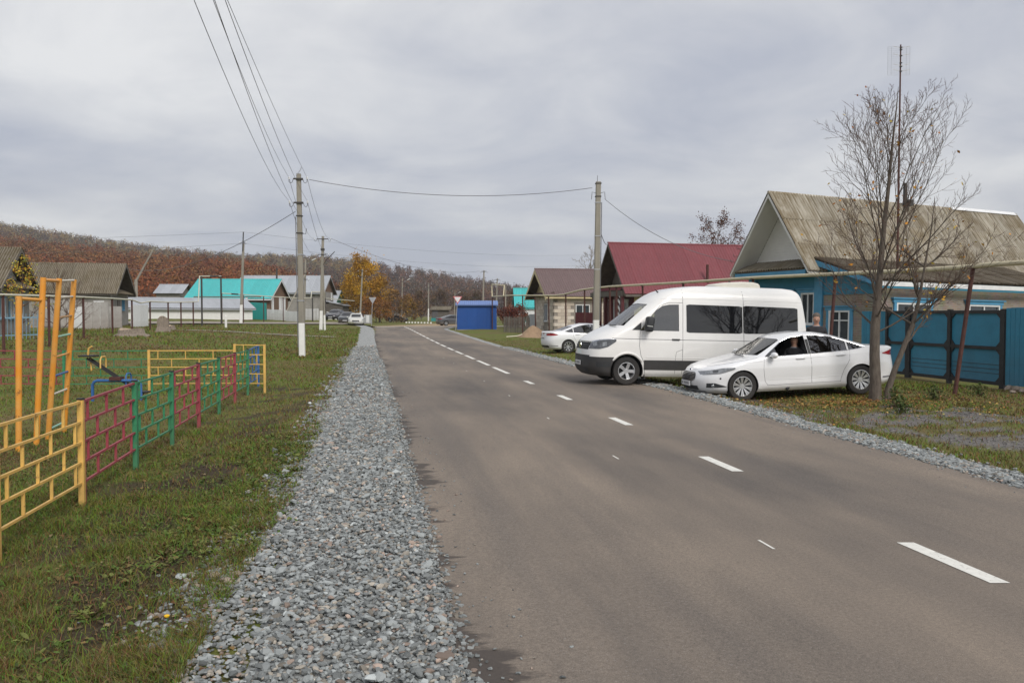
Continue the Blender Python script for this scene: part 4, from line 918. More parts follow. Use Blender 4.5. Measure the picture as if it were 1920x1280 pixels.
    for z in (.90, .965, 1.03):
        mb = MB(); mb.tube([(b.xfront(y_, z) - .012, y_, z) for y_ in np.linspace(-.6, .6, 15)], .010, 5); mb.build('grille_bar', MT['trim'], g, smooth=.9)
    mb = MB(); mb.tube([(b.xfront(y_, 1.075) - .01, y_, 1.075) for y_ in np.linspace(-.66, .66, 15)], .010, 5); mb.build('grille_trim', MT['chrome'], g, smooth=.9)
    em = MB(); x0 = b.xfront(0, .965) - .03; em.lathe([(.082, 0), (.095, 0), (.095, .015), (.082, .015)], 28, 'X', (x0, 0, .965))
    for P in ([(-.05, .07), (0, -.005), (.05, .07)], [(-.078, .03), (-.038, -.072), (0, .005), (.038, -.072), (.078, .03)]):
        for q, r_ in zip(P[:-1], P[1:]): em.bar((x0 + .007, q[0], .965 + q[1]), (x0 + .007, r_[0], .965 + r_[1]), .012, .016)
    em.build('round_emblem', MT['chrome'], g)
    b.face([(-.7, .30), (.7, .30)], [(-.66, .42), (.66, .42)], True, .006, 14, 2).build('lower_grille', MT['plastic'], t)
    b.face([(-.72, .70), (.72, .70)], [(-.72, .735), (.72, .735)], True, .006, 14, 2).build('bumper_slot', MT['plastic'], t)
    plate(t, Matrix.Translation((-.02, 0, .52)))
    ac = MB(); n = 10; L = 1.25
    rows = [(0, .02, .30), (.12, .06, .40), (.4, .10, .44), (.75, .125, .45), (1.05, .12, .45), (1.22, .09, .43), (1.25, .01, .41)]
    for (x, h, w) in rows: ac.v += [(x, w * -1, -.04), (x, -w, h * .55), (x, -w * .8, h), (x, 0, h * 1.06), (x, w * .8, h), (x, w, h * .55), (x, w, -.04)]
    for i in range(len(rows) - 1):
        for j in range(6): ac.f.append((i * 7 + j, i * 7 + j + 1, i * 7 + j + 8, i * 7 + j + 7)); ac.m.append(0)
    ac.f += [tuple(range(7)), tuple(range(42, 49))]; ac.m += [0, 0]
    o = ac.build('roof_air_conditioner', mat('cream_plastic', (.70, .68, .60), .5, .05), t, smooth=.9); o.location = (3.55, 0, 2.60)
    MB().box((.42, -.33, .10), (.05, .02, .07)).build('vent', MT['plastic'], o)
    MB().tube([(2.05, -.3, 2.34), (1.92, -.3, 2.46)], [.03, .006], 6).build('roof_aerial', MT['plastic'], t)
    for sx, sy in ((1.95, -.5), (1.95, .45), (3.0, -.55), (3.9, -.55), (4.9, -.55), (3.0, .5), (3.9, .5), (4.9, .5)):
        s_ = MB(); s_.box((sx, sy, .95), (.5, .5, .16)); s_.box((sx + .28, sy, 1.3), (.14, .48, .62)); s_.box((sx + .34, sy, 1.7), (.10, .26, .2)); s_.build('seat', MT['cabin'], t)
    MB().box((1.3, 0, 1.25), (.45, 1.7, .25)).build('dashboard', MT['cabin'], t)
    MB().bar((.80, -.6, 1.50), (.83, .1, 1.51), .025, .02).build('wiper', MT['plastic'], t)
    return t
van = build_van()
def small_car(name, label, px, py, yaw, paint, sc=.93, hatch=False, group=None):
    """a far parked car standing with its near front wheel about at px,py; yaw of its nose-to-tail axis"""
    c = G(px, py); return build_sedan(name, label, (c.x, c.y, c.z), R(yaw), 0, paint, group, False, 'tint', (8, .03, .045, 0), 'plain', True, sc)
FARC = 'cars parked about the junction'
def car_at(px, py, sc, yaw, along=2.4):
    c = G(px, py); u = Vector((math.cos(R(yaw)), math.sin(R(yaw)), 0)); return c - u * along * sc
small_car('parked_saloon', 'dark grey saloon half hidden behind the blue kiosk', 0, 0, 0, MT['cargrey'], .93, group=FARC).location = car_at(838, 613, .93, 197) + Vector((2.0, 1.2, 0))
small_car('parked_saloon', 'black hatchback parked across the grass beyond the whitewashed pole', 0, 0, 0, MT['cardark'], .86, group=FARC).location = car_at(745, 602, .86, 4)
small_car('parked_saloon', 'charcoal car parked nose on beside the twin-footed pole', 0, 0, 0, mat('car_charcoal', (.035, .035, .042), .3, .05, coat=.6), .93, group=FARC).location = Vector((0, 0, 0))
bpy.context.view_layer.update()
FAR = [o for o in COL.objects if o.parent is None and o.get('group') == FARC]
def setcar(o, px, py, yaw, along, lat=0.0):
    c = G(px, py); u = Vector((math.cos(R(yaw)), math.sin(R(yaw)), 0)); n = Vector((-u.y, u.x, 0))
    o.rotation_euler = (0, 0, R(yaw)); o.location = c - u * along * o.scale[0] + n * lat
def setY(o, px, Y, yaw, along):
    u = Vector((math.cos(R(yaw)), math.sin(R(yaw)), 0)); x = (px - 960) / F * Y; o.rotation_euler = (0, 0, R(yaw)); p = Vector((x, Y, 0)) - u * along * o.scale[0]; o.location = (p.x, p.y, TZ(x, Y) + .06)
setY(FAR[0], 826, 104, 205, 4.3); setY(FAR[1], 745, 150, 184, 2.4); setY(FAR[2], 620, 103, 84, .2)
setcar(small_car('parked_saloon', 'black car squeezed between the charcoal and the silver car', 0, 0, 0, MT['cardark'], .9, group=FARC), 645, 607, 93, -.6)
setcar(small_car('parked_saloon', 'pale silver saloon parked nose on beside the sign seen from behind', 0, 0, 0, MT['carsilver'], .88, group=FARC), 667, 610, 99, 0.2)

# ---- people
def skin_body(name, joints, edges, mats, zone, parent=None, root=0):
    me = bpy.data.meshes.new(name); me.from_pydata([j[:3] for j in joints], edges, []); o = bpy.data.objects.new(name, me); COL.objects.link(o)
    md = o.modifiers.new('skin', 'SKIN'); md.use_smooth_shade = True; o.modifiers.new('sub', 'SUBSURF').levels = 1
    o.modifiers['sub'].render_levels = 1
    for i, j in enumerate(joints):
        d = me.skin_vertices[0].data[i]; d.radius = (j[3], j[4] if len(j) > 4 else j[3]); d.use_root = (i == root)
    bpy.context.view_layer.update()
    m2 = bpy.data.meshes.new_from_object(o.evaluated_get(bpy.context.evaluated_depsgraph_get())); bpy.data.objects.remove(o)
    for m in mats: m2.materials.append(m)
    for p in m2.polygons: p.material_index = zone(p.center); p.use_smooth = True
    return m2
MT['skinm'] = mat('skin', (.42, .24, .17), .6, .08, 8); MT['hair'] = mat('hair_grey', (.12, .10, .085), .85, .3, 40); MT['jacket'] = mat('dark_jacket', (.022, .022, .026), .85, .3, 12)
MT['trouser'] = mat('dark_trousers', (.028, .028, .034), .9, .2, 12); MT['shirt'] = mat('pale_shirt', (.22, .24, .27), .85, .2, 30)
def person(label, loc, rz, seated=False):
    # facing local -y ; metres ; index 0 = pelvis
    J = [(0, 0, .95, .15, .11), (0, .01, 1.15, .14, .10), (0, .01, 1.36, .165, .11), (0, .0, 1.49, .07, .065), (0, -.005, 1.56, .055, .06), (0, -.02, 1.64, .068, .085), (0, -.01, 1.71, .074, .092), (0, .0, 1.765, .055, .065)]
    E = [(i, i + 1) for i in range(7)]
    J.append((0, -.125, 1.645, .013, .016)); E.append((5, 8))                                   # nose
    for s in (-1, 1):
        k = len(J); J.append((s * .082, .0, 1.65, .012, .022)); E.append((5, k))               # ear
    for s in (-1, 1):
        k = len(J)
        if seated: J += [(s * .19, .0, 1.40, .07, .07), (s * .25, -.08, 1.16, .05, .05), (s * .17, -.36, 1.14, .036, .036), (s * .15, -.44, 1.16, .03, .04)]
        else: J += [(s * .19, .0, 1.42, .07, .07), (s * .245, .02, 1.15, .05, .05), (s * .23, -.10, .92, .038, .038), (s * .22, -.14, .84, .028, .045)]
        E += [(2, k), (k, k + 1), (k + 1, k + 2), (k + 2, k + 3)]
        h = k + 3; bx, by, bz = J[h][:3]
        for f in range(5):                                                                     # five fingers
            dx = (f - 2) * .017; L = (.05, .075, .085, .078, .06)[f]
            if f == 0: J += [(bx - s * .045, by - .02, bz - .02, .011, .011), (bx - s * .05, by - .03, bz - .055, .009, .009)]
            else: J += [(bx + dx, by - .02, bz - .045, .010, .010), (bx + dx * 1.1, by - .015, bz - .045 - L * .7, .008, .008)]
            m = len(J) - 2; E += [(h, m), (m, m + 1)]
        k = len(J)
        if seated: J += [(s * .10, -.02, .90, .10, .10), (s * .14, -.42, .93, .075, .075), (s * .14, -.60, .55, .05, .05), (s * .14, -.72, .50, .035, .03)]
        else: J += [(s * .10, .0, .86, .10, .10), (s * .11, .0, .49, .065, .065), (s * .11, .02, .10, .045, .045), (s * .11, -.12, .04, .04, .03)]
        E += [(0, k), (k, k + 1), (k + 1, k + 2), (k + 2, k + 3)]
    def zone(c):
        if c.z > 1.50 or (abs(c.x) > .1 and c.z < .9 and c.y < -.06 and not seated) or (seated and c.y < -.40 and c.z > 1.0): return 0
        if c.z > 1.28 and abs(c.x) < .05 and c.y < -.05: return 3
        return 1 if c.z > .98 else 2
    me = skin_body('person', J, E, [MT['skinm'], MT['jacket'], MT['trouser'], MT['shirt']], zone)
    o = bpy.data.objects.new('person', me); COL.objects.link(o); o.location = loc; o.rotation_euler = (0, 0, rz); tag(o, label, 'person')
    h = MB(); h.ball((0, .024, 1.738), (.094, .110, .098), 14, 9); h.build('hair', MT['hair'], o, smooth=1.2)
    e = MB()
    for s in (-1, 1): e.ball((s * .031, -.102, 1.665), (.013, .008, .007), 8, 5)
    e.build('eyes', MT['platemark'], o, smooth=1.2); MB().box((0, -.108, 1.598), (.05, .008, .012)).build('mouth', mat('lips', (.28, .11, .09), .6, 0), o)
    return o
m_ = W(1531, 600, 21.9)
person('man in a dark open jacket standing behind the white sedan beside the house window', (m_.x, m_.y, TZ(m_.x, m_.y) - .01), R(-18)).scale = (1.05, 1.05, 1.04)
T_ = Matrix.Translation(SEDAN_T[0]) @ Matrix.Rotation(SEDAN_T[1], 4, 'Z') @ Matrix.Rotation(SEDAN_T[2], 4, 'Y')
dl_ = T_ @ Vector((2.42, -.40, -.275))
drv = person('driver in dark clothes sitting at the wheel of the white sedan', dl_, SEDAN_T[1] - math.pi / 2 + R(38), True)
drv.scale = (.94, .94, .94)
# ------------------------------------------------------------------ buildings
MT['sky_blue'] = mat('blue_paint', (0.028, 0.20, 0.32), 0.6, 0.14, 2.5, bump=.1)
MT['blue_light'] = mat('light_blue_paint', (0.07, 0.26, 0.43), 0.6, 0.12, 3)
MT['blue_grey'] = mat('weathered_blue_paint', (0.16, 0.28, 0.38), 0.8, 0.25, 3)
MT['white_siding'] = mat('white_siding', (0.66, 0.65, 0.62), 0.55, 0.05, 2)
MT['white_wood'] = mat('white_wood', (0.68, 0.69, 0.70), 0.65, 0.08, 4)
MT['black_iron'] = mat('black_iron', (0.018, 0.018, 0.02), 0.6, 0.25, 6)
MT['brick_buff'] = brickmat('buff_brick', (.36, .29, .22), (.28, .23, .18), (.33, .31, .28), .26, .088)
MT['red_metal'] = mat('red_roof_metal', (0.185, 0.043, 0.052), 0.5, 0.12, 1.2)
MT['maroon'] = mat('maroon_paint', (0.085, 0.012, 0.016), 0.55, 0.15, 3)
MT['brown_metal'] = mat('brown_roof_metal', (0.135, 0.088, 0.085), 0.5, 0.10, 1.5)
MT['cream'] = mat('cream_board', (0.56, 0.47, 0.27), 0.7, 0.1, 3)
MT['old_board'] = mat('old_grey_board', (0.13, 0.115, 0.10), 0.95, 0.35, 3, stretch=(6, 6, .6))
MT['deck'] = mat('roof_underside', (0.10, 0.08, 0.06), 0.95, 0.3, 3)
MT['mortar'] = mat('mortar', (.27, .24, .21), .95, .2, 6)
MT['teal'] = mat('turquoise_roof_metal', (0.055, 0.42, 0.42), 0.5, 0.10, 1)
MT['teal_dark'] = mat('green_gate_metal', (0.02, 0.25, 0.235), 0.55, 0.10, 1)
MT['zinc'] = mat('zinc_roof', (0.42, 0.44, 0.47), 0.45, 0.08, 1.2, metal=.3)
MT['plank_brown'] = mat('brown_plank', (0.165, 0.098, 0.062), 0.85, 0.2, 3, stretch=(1, 1, 8))
MT['grey_wall'] = mat('grey_render', (0.27, 0.255, 0.235), 0.95, 0.22, 1.5, bump=.2, bscale=20)
MT['grey_gate'] = mat('grey_gate_metal', (0.36, 0.345, 0.33), 0.75, 0.16, 2.5)
MT['white_brick'] = brickmat('whitewashed_brick', (.86, .85, .82), (.80, .79, .76), (.70, .69, .66), .3, .11)
MT['stonebase'] = mat('brown_footing', (.20, .135, .085), .95, .3, 2)
MT['kiosk'] = mat('kiosk_blue', (0.012, 0.075, 0.30), 0.5, 0.06, 1.5); MT['kiosk_roof'] = mat('kiosk_roof_blue', (0.10, 0.19, 0.46), 0.45, 0.06, 1.5)
MT['blocks'] = [mat('foam_block_%s' % 'abc'[i], c, .95, .12, 6, bump=.2) for i, c in enumerate(((.56, .49, .41), (.49, .42, .35), (.61, .55, .48)))]
MT['green_paint'] = mat('green_paint', (.03, .16, .10), .6, .15, 3)
for k_, a_ in (('red_metal', .07), ('brown_metal', .08), ('teal', .06), ('zinc', .07), ('kiosk', .07), ('sky_blue', .13), ('old_board', .25), ('white_wood', .06), ('blue_grey', .15), ('grey_gate', .12), ('maroon', .15)): objvar(MT[k_], a_)
for b_ in MT['blocks']: objvar(b_, .10)
dirty(MT['sky_blue'], -.1, 1.3, .55, (.10, .11, .11)); dirty(MT['grey_gate'], 0, 1.5, .6, (.16, .10, .06)); dirty(MT['white_wood'], 0, .6, .4, (.25, .22, .18))
def sheet_mesh(name, w, l, waves, amp, m, trap=False):
    mb = MB(); xs = []
    if trap:
        for k in range(waves):
            p = w / waves
            for fx, z in ((0, 0), (.55, 0), (.65, amp), (.9, amp)): xs.append(((k + fx) * p, z))
        xs.append((w, 0))
    else:
        n = waves * 6; xs = [(w * i / n, amp * math.sin(2 * math.pi * waves * i / n)) for i in range(n + 1)]
    for y in (0, l / 2, l): mb.v += [(x, y, z) for x, z in xs]
    n = len(xs)
    for r in range(2):
        for i in range(n - 1): mb.f.append((r * n + i, r * n + i + 1, (r + 1) * n + i + 1, (r + 1) * n + i)); mb.m.append(0)
    return mb.mesh(name, m, smooth=0.9)
def slope(root, p0, er, ed, L, D, kind, m, rows=1, sw=1.0, seed=1, deckm=None, roofname='roof'):
    """roof slope: p0 ridge start, er along the ridge, ed down the slope (unit, thing-local)"""
    p0 = Vector(p0); er = Vector(er).normalized(); ed = Vector(ed).normalized(); nrm = er.cross(ed)
    if nrm.z < 0: p0 = p0 + er * L; er = -er; nrm = er.cross(ed)
    d = MB().prism([p0, p0 + er * L, p0 + er * L + ed * D, p0 + ed * D], -nrm * .05); dk = d.build(roofname, deckm or MT['deck'], root)
    g = random.Random(seed); cols = max(1, round(L / sw)); w = L / cols; l = D / rows
    me = sheet_mesh('roof_sheet', w + (.04 if kind == 'slate' else .02), l + (.10 if rows > 1 else .02), 7 if kind == 'slate' else 5, .040 if kind == 'slate' else .022, m, kind != 'slate')
    B = Matrix((er, ed, nrm)).transposed().to_4x4()
    for r in range(rows):
        for c in range(cols):
            lift = .035 + .016 * (rows - 1 - r) + (g.uniform(0, .008) if kind == 'slate' else 0) + .004 * (c % 2)
            o = bpy.data.objects.new('roof_sheet', me); COL.objects.link(o); o.parent = dk
            o.matrix_basis = Matrix.Translation(p0 + er * (c * w + (g.uniform(-.012, .012) if kind == 'slate' else 0)) + ed * (r * l + (g.uniform(-.02, .02) if kind == 'slate' else 0) ) + nrm * lift) @ B
    return dk
def win(root, c, out, w, h, fm, split=1, casing=None, panem=None, name='window', bar=False):
    """window centred at c on a wall whose outward normal is out (thing-local)"""
    out = Vector(out).normalized(); ex = Vector((0, 0, 1)).cross(out).normalized(); c = Vector(c)
    B = Matrix((ex, out, Vector((0, 0, 1)))).transposed().to_4x4(); B.translation = c
    t = .07; f = MB()
    f.box((0, .02, h / 2 - t / 2), (w, .08, t)); f.box((0, .02, -h / 2 + t / 2), (w, .08, t))
    for s in (-1, 1): f.box((s * (w / 2 - t / 2), .02, 0), (t, .08, h - 2 * t))
    for k in range(split): f.box((-w / 2 + w * (k + 1) / (split + 1), .015, 0), (t * .8, .06, h - 2 * t))
    if bar: f.box((0, .012, h * .22), (w - 2 * t, .05, t * .6))
    f.v = [tuple(B @ Vector(v)) for v in f.v]; fo = f.build(name, fm, root)
    for k in range(split + 1):
        pw = w / (split + 1); p = MB().box((-w / 2 + pw * (k + .5), -.005, 0), (pw - t * .7, .012, h - 2 * t)); p.v = [tuple(B @ Vector(v)) for v in p.v]; p.build('pane', panem or MT['pane'], fo)
    if casing:
        q = MB(); cw = .12
        q.box((0, .03, h / 2 + cw / 2), (w + 2 * cw + .1, .10, cw)); q.box((0, .05, h / 2 + cw + .03), (w + 2 * cw + .24, .16, .05)); q.box((0, .04, -h / 2 - cw / 2), (w + 2 * cw + .1, .14, cw * .8))
        for s in (-1, 1): q.box((s * (w / 2 + cw / 2), .03, 0), (cw, .07, h))
        q.v = [tuple(B @ Vector(v)) for v in q.v]; q.build('casing', casing, fo)
    sl = MB().box((0, .06, -h / 2 - .02), (w + .1, .16, .03)); sl.v = [tuple(B @ Vector(v)) for v in sl.v]; sl.build('sill', fm, fo)
    return fo
def gable_house(name, label, loc, rz, half, L, ze, zr, wallm, roofk, roofm, ov=.45, ovf=.55, ovb=.3, rows=1, sw=1.1, gablem=None, verge=None, wall_bottom=-.6, siding=False, inset=0.0, vis=(True, True), group=None, vw=.16):
    """local x: back along the ridge from the gable front, y: across, z up from loc"""
    t = thing(name, label, 'house', loc, rz, group)
    for nm, a, b in (('front_wall', (0, -half, wall_bottom), (.15, half, ze)), ('back_wall', (L - .15, -half, wall_bottom), (L, half, ze)), ('side_wall', (.15, -half, wall_bottom), (L - .15, -half + .15, ze)), ('side_wall', (.15, half - .15, wall_bottom), (L - .15, half, ze))):
        MB().span(a, b).build(nm, wallm, t)
    k = (zr - ze) / half
    for x0, nm in ((inset, 'gable'), (L - .12, 'gable')):
        g = MB()
        if siding and x0 == inset:
            n = int((zr - ze) / .12); 
            for i in range(n):
                z0 = ze + i * .12; y0 = half - (z0 - ze) / k; y1 = half - (z0 + .115 - ze) / k
                if y1 < .02: y1 = .01
                g.prism([(x0 - .0, -y0, z0), (x0, y0, z0), (x0 + .018, y1, z0 + .118), (x0 + .018, -y1, z0 + .118)], (.04, 0, 0))
        else: g.prism([(x0, -half, ze), (x0, half, ze), (x0, 0, zr)], (.1, 0, 0))
        g.build(nm, gablem or wallm, t)
    D = math.hypot(half + ov, (half + ov) * k)
    for s, v in ((-1, vis[0]), (1, vis[1])):
        ed = Vector((0, s, -k)).normalized()
        dk = slope(t, (-ovf, s * .0, zr + .06), (1, 0, 0), ed, L + ovf + ovb, D, roofk, roofm, rows, sw, rnd.randrange(999))
        if verge:
            b_ = MB(); p0 = Vector((-ovf - .02, 0, zr + .05)); b_.prism([p0, p0 + ed * (D + .03), p0 + ed * (D + .03) + Vector((0, 0, -vw)), p0 + Vector((0, 0, -vw * 1.3))], (.03, 0, 0)); b_.build('bargeboard', verge, t)
            e_ = MB(); p1 = Vector((-ovf + .02, 0, zr + .05)) + ed * (D - .01) + Vector((0, 0, -.10)); e_.box(p1 + Vector(((L + ovf + ovb) / 2, 0, 0)), (L + ovf + ovb - .05, .03, .14)); e_.build('fascia', verge, t)
    rc = MB(); rc.tube([(-ovf - .02, 0, zr + .10), (L + ovb + .02, 0, zr + .10)], .07, 6); rc.build('ridge_cap', roofm, t, smooth=.9)
    return t
def boards(parent, p0, p1, z0, z1, bw, m, name='board', gap=.012, th=.025, top=None, jit=0.0, seed=1, thing_local=None, follow=True):
    """row of upright boards between two world points, each an object; parent is a thing at its own location, unrotated"""
    p0 = Vector((p0[0], p0[1], 0)); p1 = Vector((p1[0], p1[1], 0)); d = p1 - p0; L = d.length; n = max(1, round(L / bw)); w = L / n; u = d.normalized(); g = random.Random(seed)
    mb = MB(); h = z1 - z0
    if top == 'point': mb.prism([(-(w - gap) / 2, -th / 2, 0), ((w - gap) / 2, -th / 2, 0), ((w - gap) / 2, -th / 2, h - w * .5), (0, -th / 2, h), (-(w - gap) / 2, -th / 2, h - w * .5)], (0, th, 0))
    else: mb.box((0, 0, h / 2), (w - gap, th, h))
    me = mb.mesh(name, m); rz = math.atan2(u.y, u.x); o0 = parent.location
    for i in range(n):
        q = p0 + u * (w * (i + .5)); o = bpy.data.objects.new(name, me); COL.objects.link(o); o.parent = parent
        zb = TZ(q.x, q.y) if follow else 0
        o.location = (q.x - o0.x, q.y - o0.y, zb + z0 - o0.z); o.rotation_euler = (g.uniform(-jit, jit), g.uniform(-jit, jit), rz); o.scale = (1, 1, 1 + g.uniform(-jit, jit) * 1.5)
# ---- house A: blue house with white gable and slate roof
aA = R(23); ap = W(1437, 362, 33.5); eA = Vector((math.cos(aA), math.sin(aA), 0)); uA = Vector((-math.sin(aA), math.cos(aA), 0))
lA = ap + eA * 1.0; zA = -.2
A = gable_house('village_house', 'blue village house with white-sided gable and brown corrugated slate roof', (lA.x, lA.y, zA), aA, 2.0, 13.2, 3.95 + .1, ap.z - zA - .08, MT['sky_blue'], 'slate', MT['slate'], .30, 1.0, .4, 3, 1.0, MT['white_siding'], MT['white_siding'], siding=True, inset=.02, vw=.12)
A.rotation_euler = (0, R(.9), aA)
so = MB()      # white boarded soffits under the gable overhang
kA = (ap.z - zA - .08 - 4.05) / 2.0
for s in (-1, 1):
    ed = Vector((0, s, -kA)).normalized(); p0 = Vector((-.97, 0, ap.z - zA - .10)); D_ = math.hypot(2.3, 2.3 * kA); so.prism([p0, p0 + Vector((.98, 0, 0)), p0 + Vector((.98, 0, 0)) + ed * D_, p0 + ed * D_], (0, 0, -.025))
so.build('soffit', MT['white_siding'], A)
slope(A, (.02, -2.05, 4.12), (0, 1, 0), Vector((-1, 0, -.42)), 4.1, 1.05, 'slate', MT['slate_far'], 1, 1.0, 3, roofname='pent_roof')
m = MB(); m.box((-.90, 0, 3.60), (.06, 4.2, .2)); m.build('cornice', MT['blue_light'], A)
m = MB(); m.box((-.44, 0, 3.48), (.9, 4.1, .06)); m.build('cornice_soffit', MT['sky_blue'], A)
for y in (-1.95, 1.95): MB().box((-.06, y, 1.5), (.16, .42, 4.0)).build('corner_pilaster', MT['blue_light'], A)
for y in (-1.3, 0, 1.3): win(A, (0, y, 2.2), (-1, 0, 0), .75, 1.25, MT['white_wood'], 1, MT['blue_light'])
# annex on the near side
yA0, yA1 = -2.0, -4.75
m = MB(); m.span((-.05, yA1, -.5), (.12, yA0 - .01, 2.72)); m.build('annex_front_wall', MT['brick_buff'], A)
m = MB(); m.span((.12, yA1, -.5), (9.0, yA1 + .2, 2.95)); m.build('annex_side_wall', MT['brick_buff'], A)
m = MB(); m.prism([(-.08, yA0, 2.72), (-.08, yA1 - .15, 2.72), (-.08, yA1 - .15, 3.02), (-.08, yA0, 4.0)], (.1, 0, 0)); m.build('annex_gable_boards', MT['sky_blue'], A)
edA = Vector((0, -1, -.30)).normalized()
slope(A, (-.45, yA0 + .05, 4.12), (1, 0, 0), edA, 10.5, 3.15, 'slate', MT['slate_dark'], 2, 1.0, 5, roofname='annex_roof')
p0 = Vector((-.50, yA0 + .05, 4.10)); m = MB(); m.prism([p0, p0 + edA * 3.2, p0 + edA * 3.2 + Vector((0, 0, -.17)), p0 + Vector((0, 0, -.2))], (.035, 0, 0)); m.build('annex_bargeboard', MT['blue_light'], A)
m = MB(); m.box((4.7, yA1 - .42, 3.06), (10.3, .03, .16)); m.build('annex_fascia', MT['white_wood'], A)
m = MB(); m.box((4.7, yA1 - .36, 2.95), (10.3, .10, .08)); m.build('annex_gutter_board', MT['sky_blue'], A)
win(A, (-.05, -3.02, 1.45), (-1, 0, 0), 1.05, 1.35, MT['white_wood'], 1, MT['blue_light'], bar=True)
for x in (1.7, 5.4): win(A, (x, yA1, 2.05), (0, -1, 0), 1.7, .75, MT['white_wood'], 1, MT['blue_light'])
c = MB(); c.box((6.2, -.25, ap.z - zA + .40), (.11, .11, 1.0)); c.box((6.40, -.3, ap.z - zA + .06), (.28, .26, .26)); c.build('chimney_pipe', MT['steel_dark'], A)
rcw = MB().prism([(9.3, -.16, ap.z - zA - .02), (9.3, 0, ap.z - zA + .13), (9.3, .16, ap.z - zA - .02)], (4.2, 0, 0)); rcw.build('white_ridge_cap', MT['white_wood'], A)
# hooks with insulators where the wires come in, on the far bargeboard
for i, t_ in enumerate((.62, .72, .82, .9)):
    q = Vector((-1.05, 0, ap.z - zA)) + Vector((0, 1, -kA)).normalized() * 3.7 * t_; h = MB(); h.tube([q, q + Vector((-.12, .1, 0)), q + Vector((-.12, .14, .1))], .012, 5); h.build('wire_hook', MT['steel_dark'], A)
# ---- gate and boards between house A and the frame edge
def gline(px):
    """point on the street line of the gates under photo column px"""
    k = (px - 960) / F; Y = (12.0 + .162 * 28.9) / (k + .162); return Vector((12.0 + (28.9 - Y) * .162, Y, 0))
gp = gline(1706); gd = (gline(1880) - gp).normalized(); gn = Vector((gd.y, -gd.x, 0))      # towards the road
if gn.x > 0: gn = -gn
GT = thing('double_gate', 'tall blue double gate in a black iron frame beside the brick annex', 'gate', (gp.x, gp.y, TZ(gp.x, gp.y)))
def gpt(s, z, o=0): q = gp + gd * s + gn * o; return Vector((q.x, q.y, z - .2))
LG = (gline(1882) - gp).length; LW_ = (gline(1664) - gp).length
xsG = [-LW_, 0.0, LG * .47, LG]; top = 2.05
posts = [(-LW_, .10), (-.05, .22), (LG * .47, .14), (LG, .16)]
for s, w in posts: MB().bar(gpt(s, -.05, 0), gpt(s, top + .08, 0), w, .10, up=gn).build('gate_post', MT['black_iron'], GT, world=True)
for k, (a, b) in enumerate(((-LW_ + .05, -.16), (.06, LG * .47 - .07), (LG * .47 + .07, LG - .08))):
    for z in (.12, 1.07, top): MB().bar(gpt(a, z, .0), gpt(b, z, .0), .085, .09, up=(0, 0, 1)).build('gate_rail', MT['black_iron'], GT, world=True)
    for z0, z1 in ((.16, 1.03), (1.11, top - .04)):
        MB().prism([gpt(a, z0, -.03), gpt(b, z0, -.03), gpt(b, z1, -.03), gpt(a, z1, -.03)], gn * .02).build('gate_panel', MT['sky_blue'], GT, world=True)
        if k and z0 < .5:
            for q in (.22, .34, .46): MB().bar(gpt(a + .05, z0 + q, -.008), gpt(b - .05, z0 + q, -.008), .010, .012).build('panel_rib', MT['trim'], GT, world=True)
        e = .17
        for sx, sz in ((a, z0), (b, z0), (a, z1), (b, z1)):
            ix = e if sx == a else -e; iz = e if sz == z0 else -e
            MB().prism([gpt(sx, sz, .004), gpt(sx + ix, sz, .004), gpt(sx, sz + iz, .004)], gn * .02).build('corner_gusset', MT['black_iron'], GT, world=True)
for s in (-LW_, -.05): MB().box(gpt(s, top + .12, 0), (.2, .2, .1)).build('post_cap', MT['black_iron'], GT, world=True)
q0, q1 = gline(1887), gline(2150); FB = thing('board_fence', 'blue upright board fence right of the double gate', 'fence', (q0.x, q0.y, TZ(q0.x, q0.y)))
boards(FB, q0, q1, .10, 2.15, .16, MT['sky_blue'], seed=4)
q0, q1 = gline(1616), gline(1661); FB2 = thing('board_fence', 'narrow blue board panel between brick annex and black-framed gate', 'fence', (q0.x, q0.y, TZ(q0.x, q0.y)))
boards(FB2, q0, q1, .0, 2.1, .16, MT['sky_blue'], seed=5)
# ---- house B: red roof
aB = R(14); ap = W(1140, 455, 55.0); eB = Vector((math.cos(aB), math.sin(aB), 0)); lB = ap + eB * .8; zB = -.1
hB = ap.z - zB - .1
B = gable_house('village_house', 'wooden house with a steep crimson metal roof and maroon porch behind the van', (lB.x, lB.y, zB), aB, 2.65, 10.5, 3.55, hB, MT['cream'], 'metal', MT['red_metal'], .42, .8, .3, 1, 1.1, MT['old_board'], MT['old_board'], inset=.35, vw=.14)
slope(B, (.1, -2.5, 3.75), (0, 1, 0), Vector((-1, 0, -.35)), 5.0, 1.1, 'metal', MT['red_metal'], 1, 1.1, 8, roofname='porch_roof')
for y in (-2.7, -1.75, -.75, .3, 1.4, 2.5): MB().box((-.85, y, 1.5), (.2, .24, 3.6)).build('porch_post', MT['maroon'], B)
m = MB(); m.span((-.98, -2.9, 3.05), (.0, -2.55, 3.35)); m.span((-1.0, -2.9, 3.02), (-.84, 2.9, 3.35)); m.build('porch_beam', MT['old_board'], B)
m = MB(); m.span((-.04, -2.64, .0), (-.01, 2.64, 3.5)); m.build('porch_back_boards', MT['maroon'], B)
for y in (-1.3, -.15, 1.0): win(B, (-.05, y, 2.0), (-1, 0, 0), .72, 1.35, MT['white_wood'], 0, MT['white_wood'], mat('net_curtain_%s' % int(y * 10 + 20), (.35, .38, .42), .4, .3, 3), bar=True)
for i in range(5):
    z = 1.2 + i * .42; MB().prism([(-.97, -2.66, z), (-.97, -2.32, z + .22), (-.97, -2.32, z + .40), (-.97, -2.66, z + .18)], (-.02, 0, 0)).build('white_stripe', MT['white_wood'], B)
m = MB(); m.span((1.5, -2.70, .5), (9.5, -2.66, 3.2)); m.build('side_boards', MT['cream'], B)
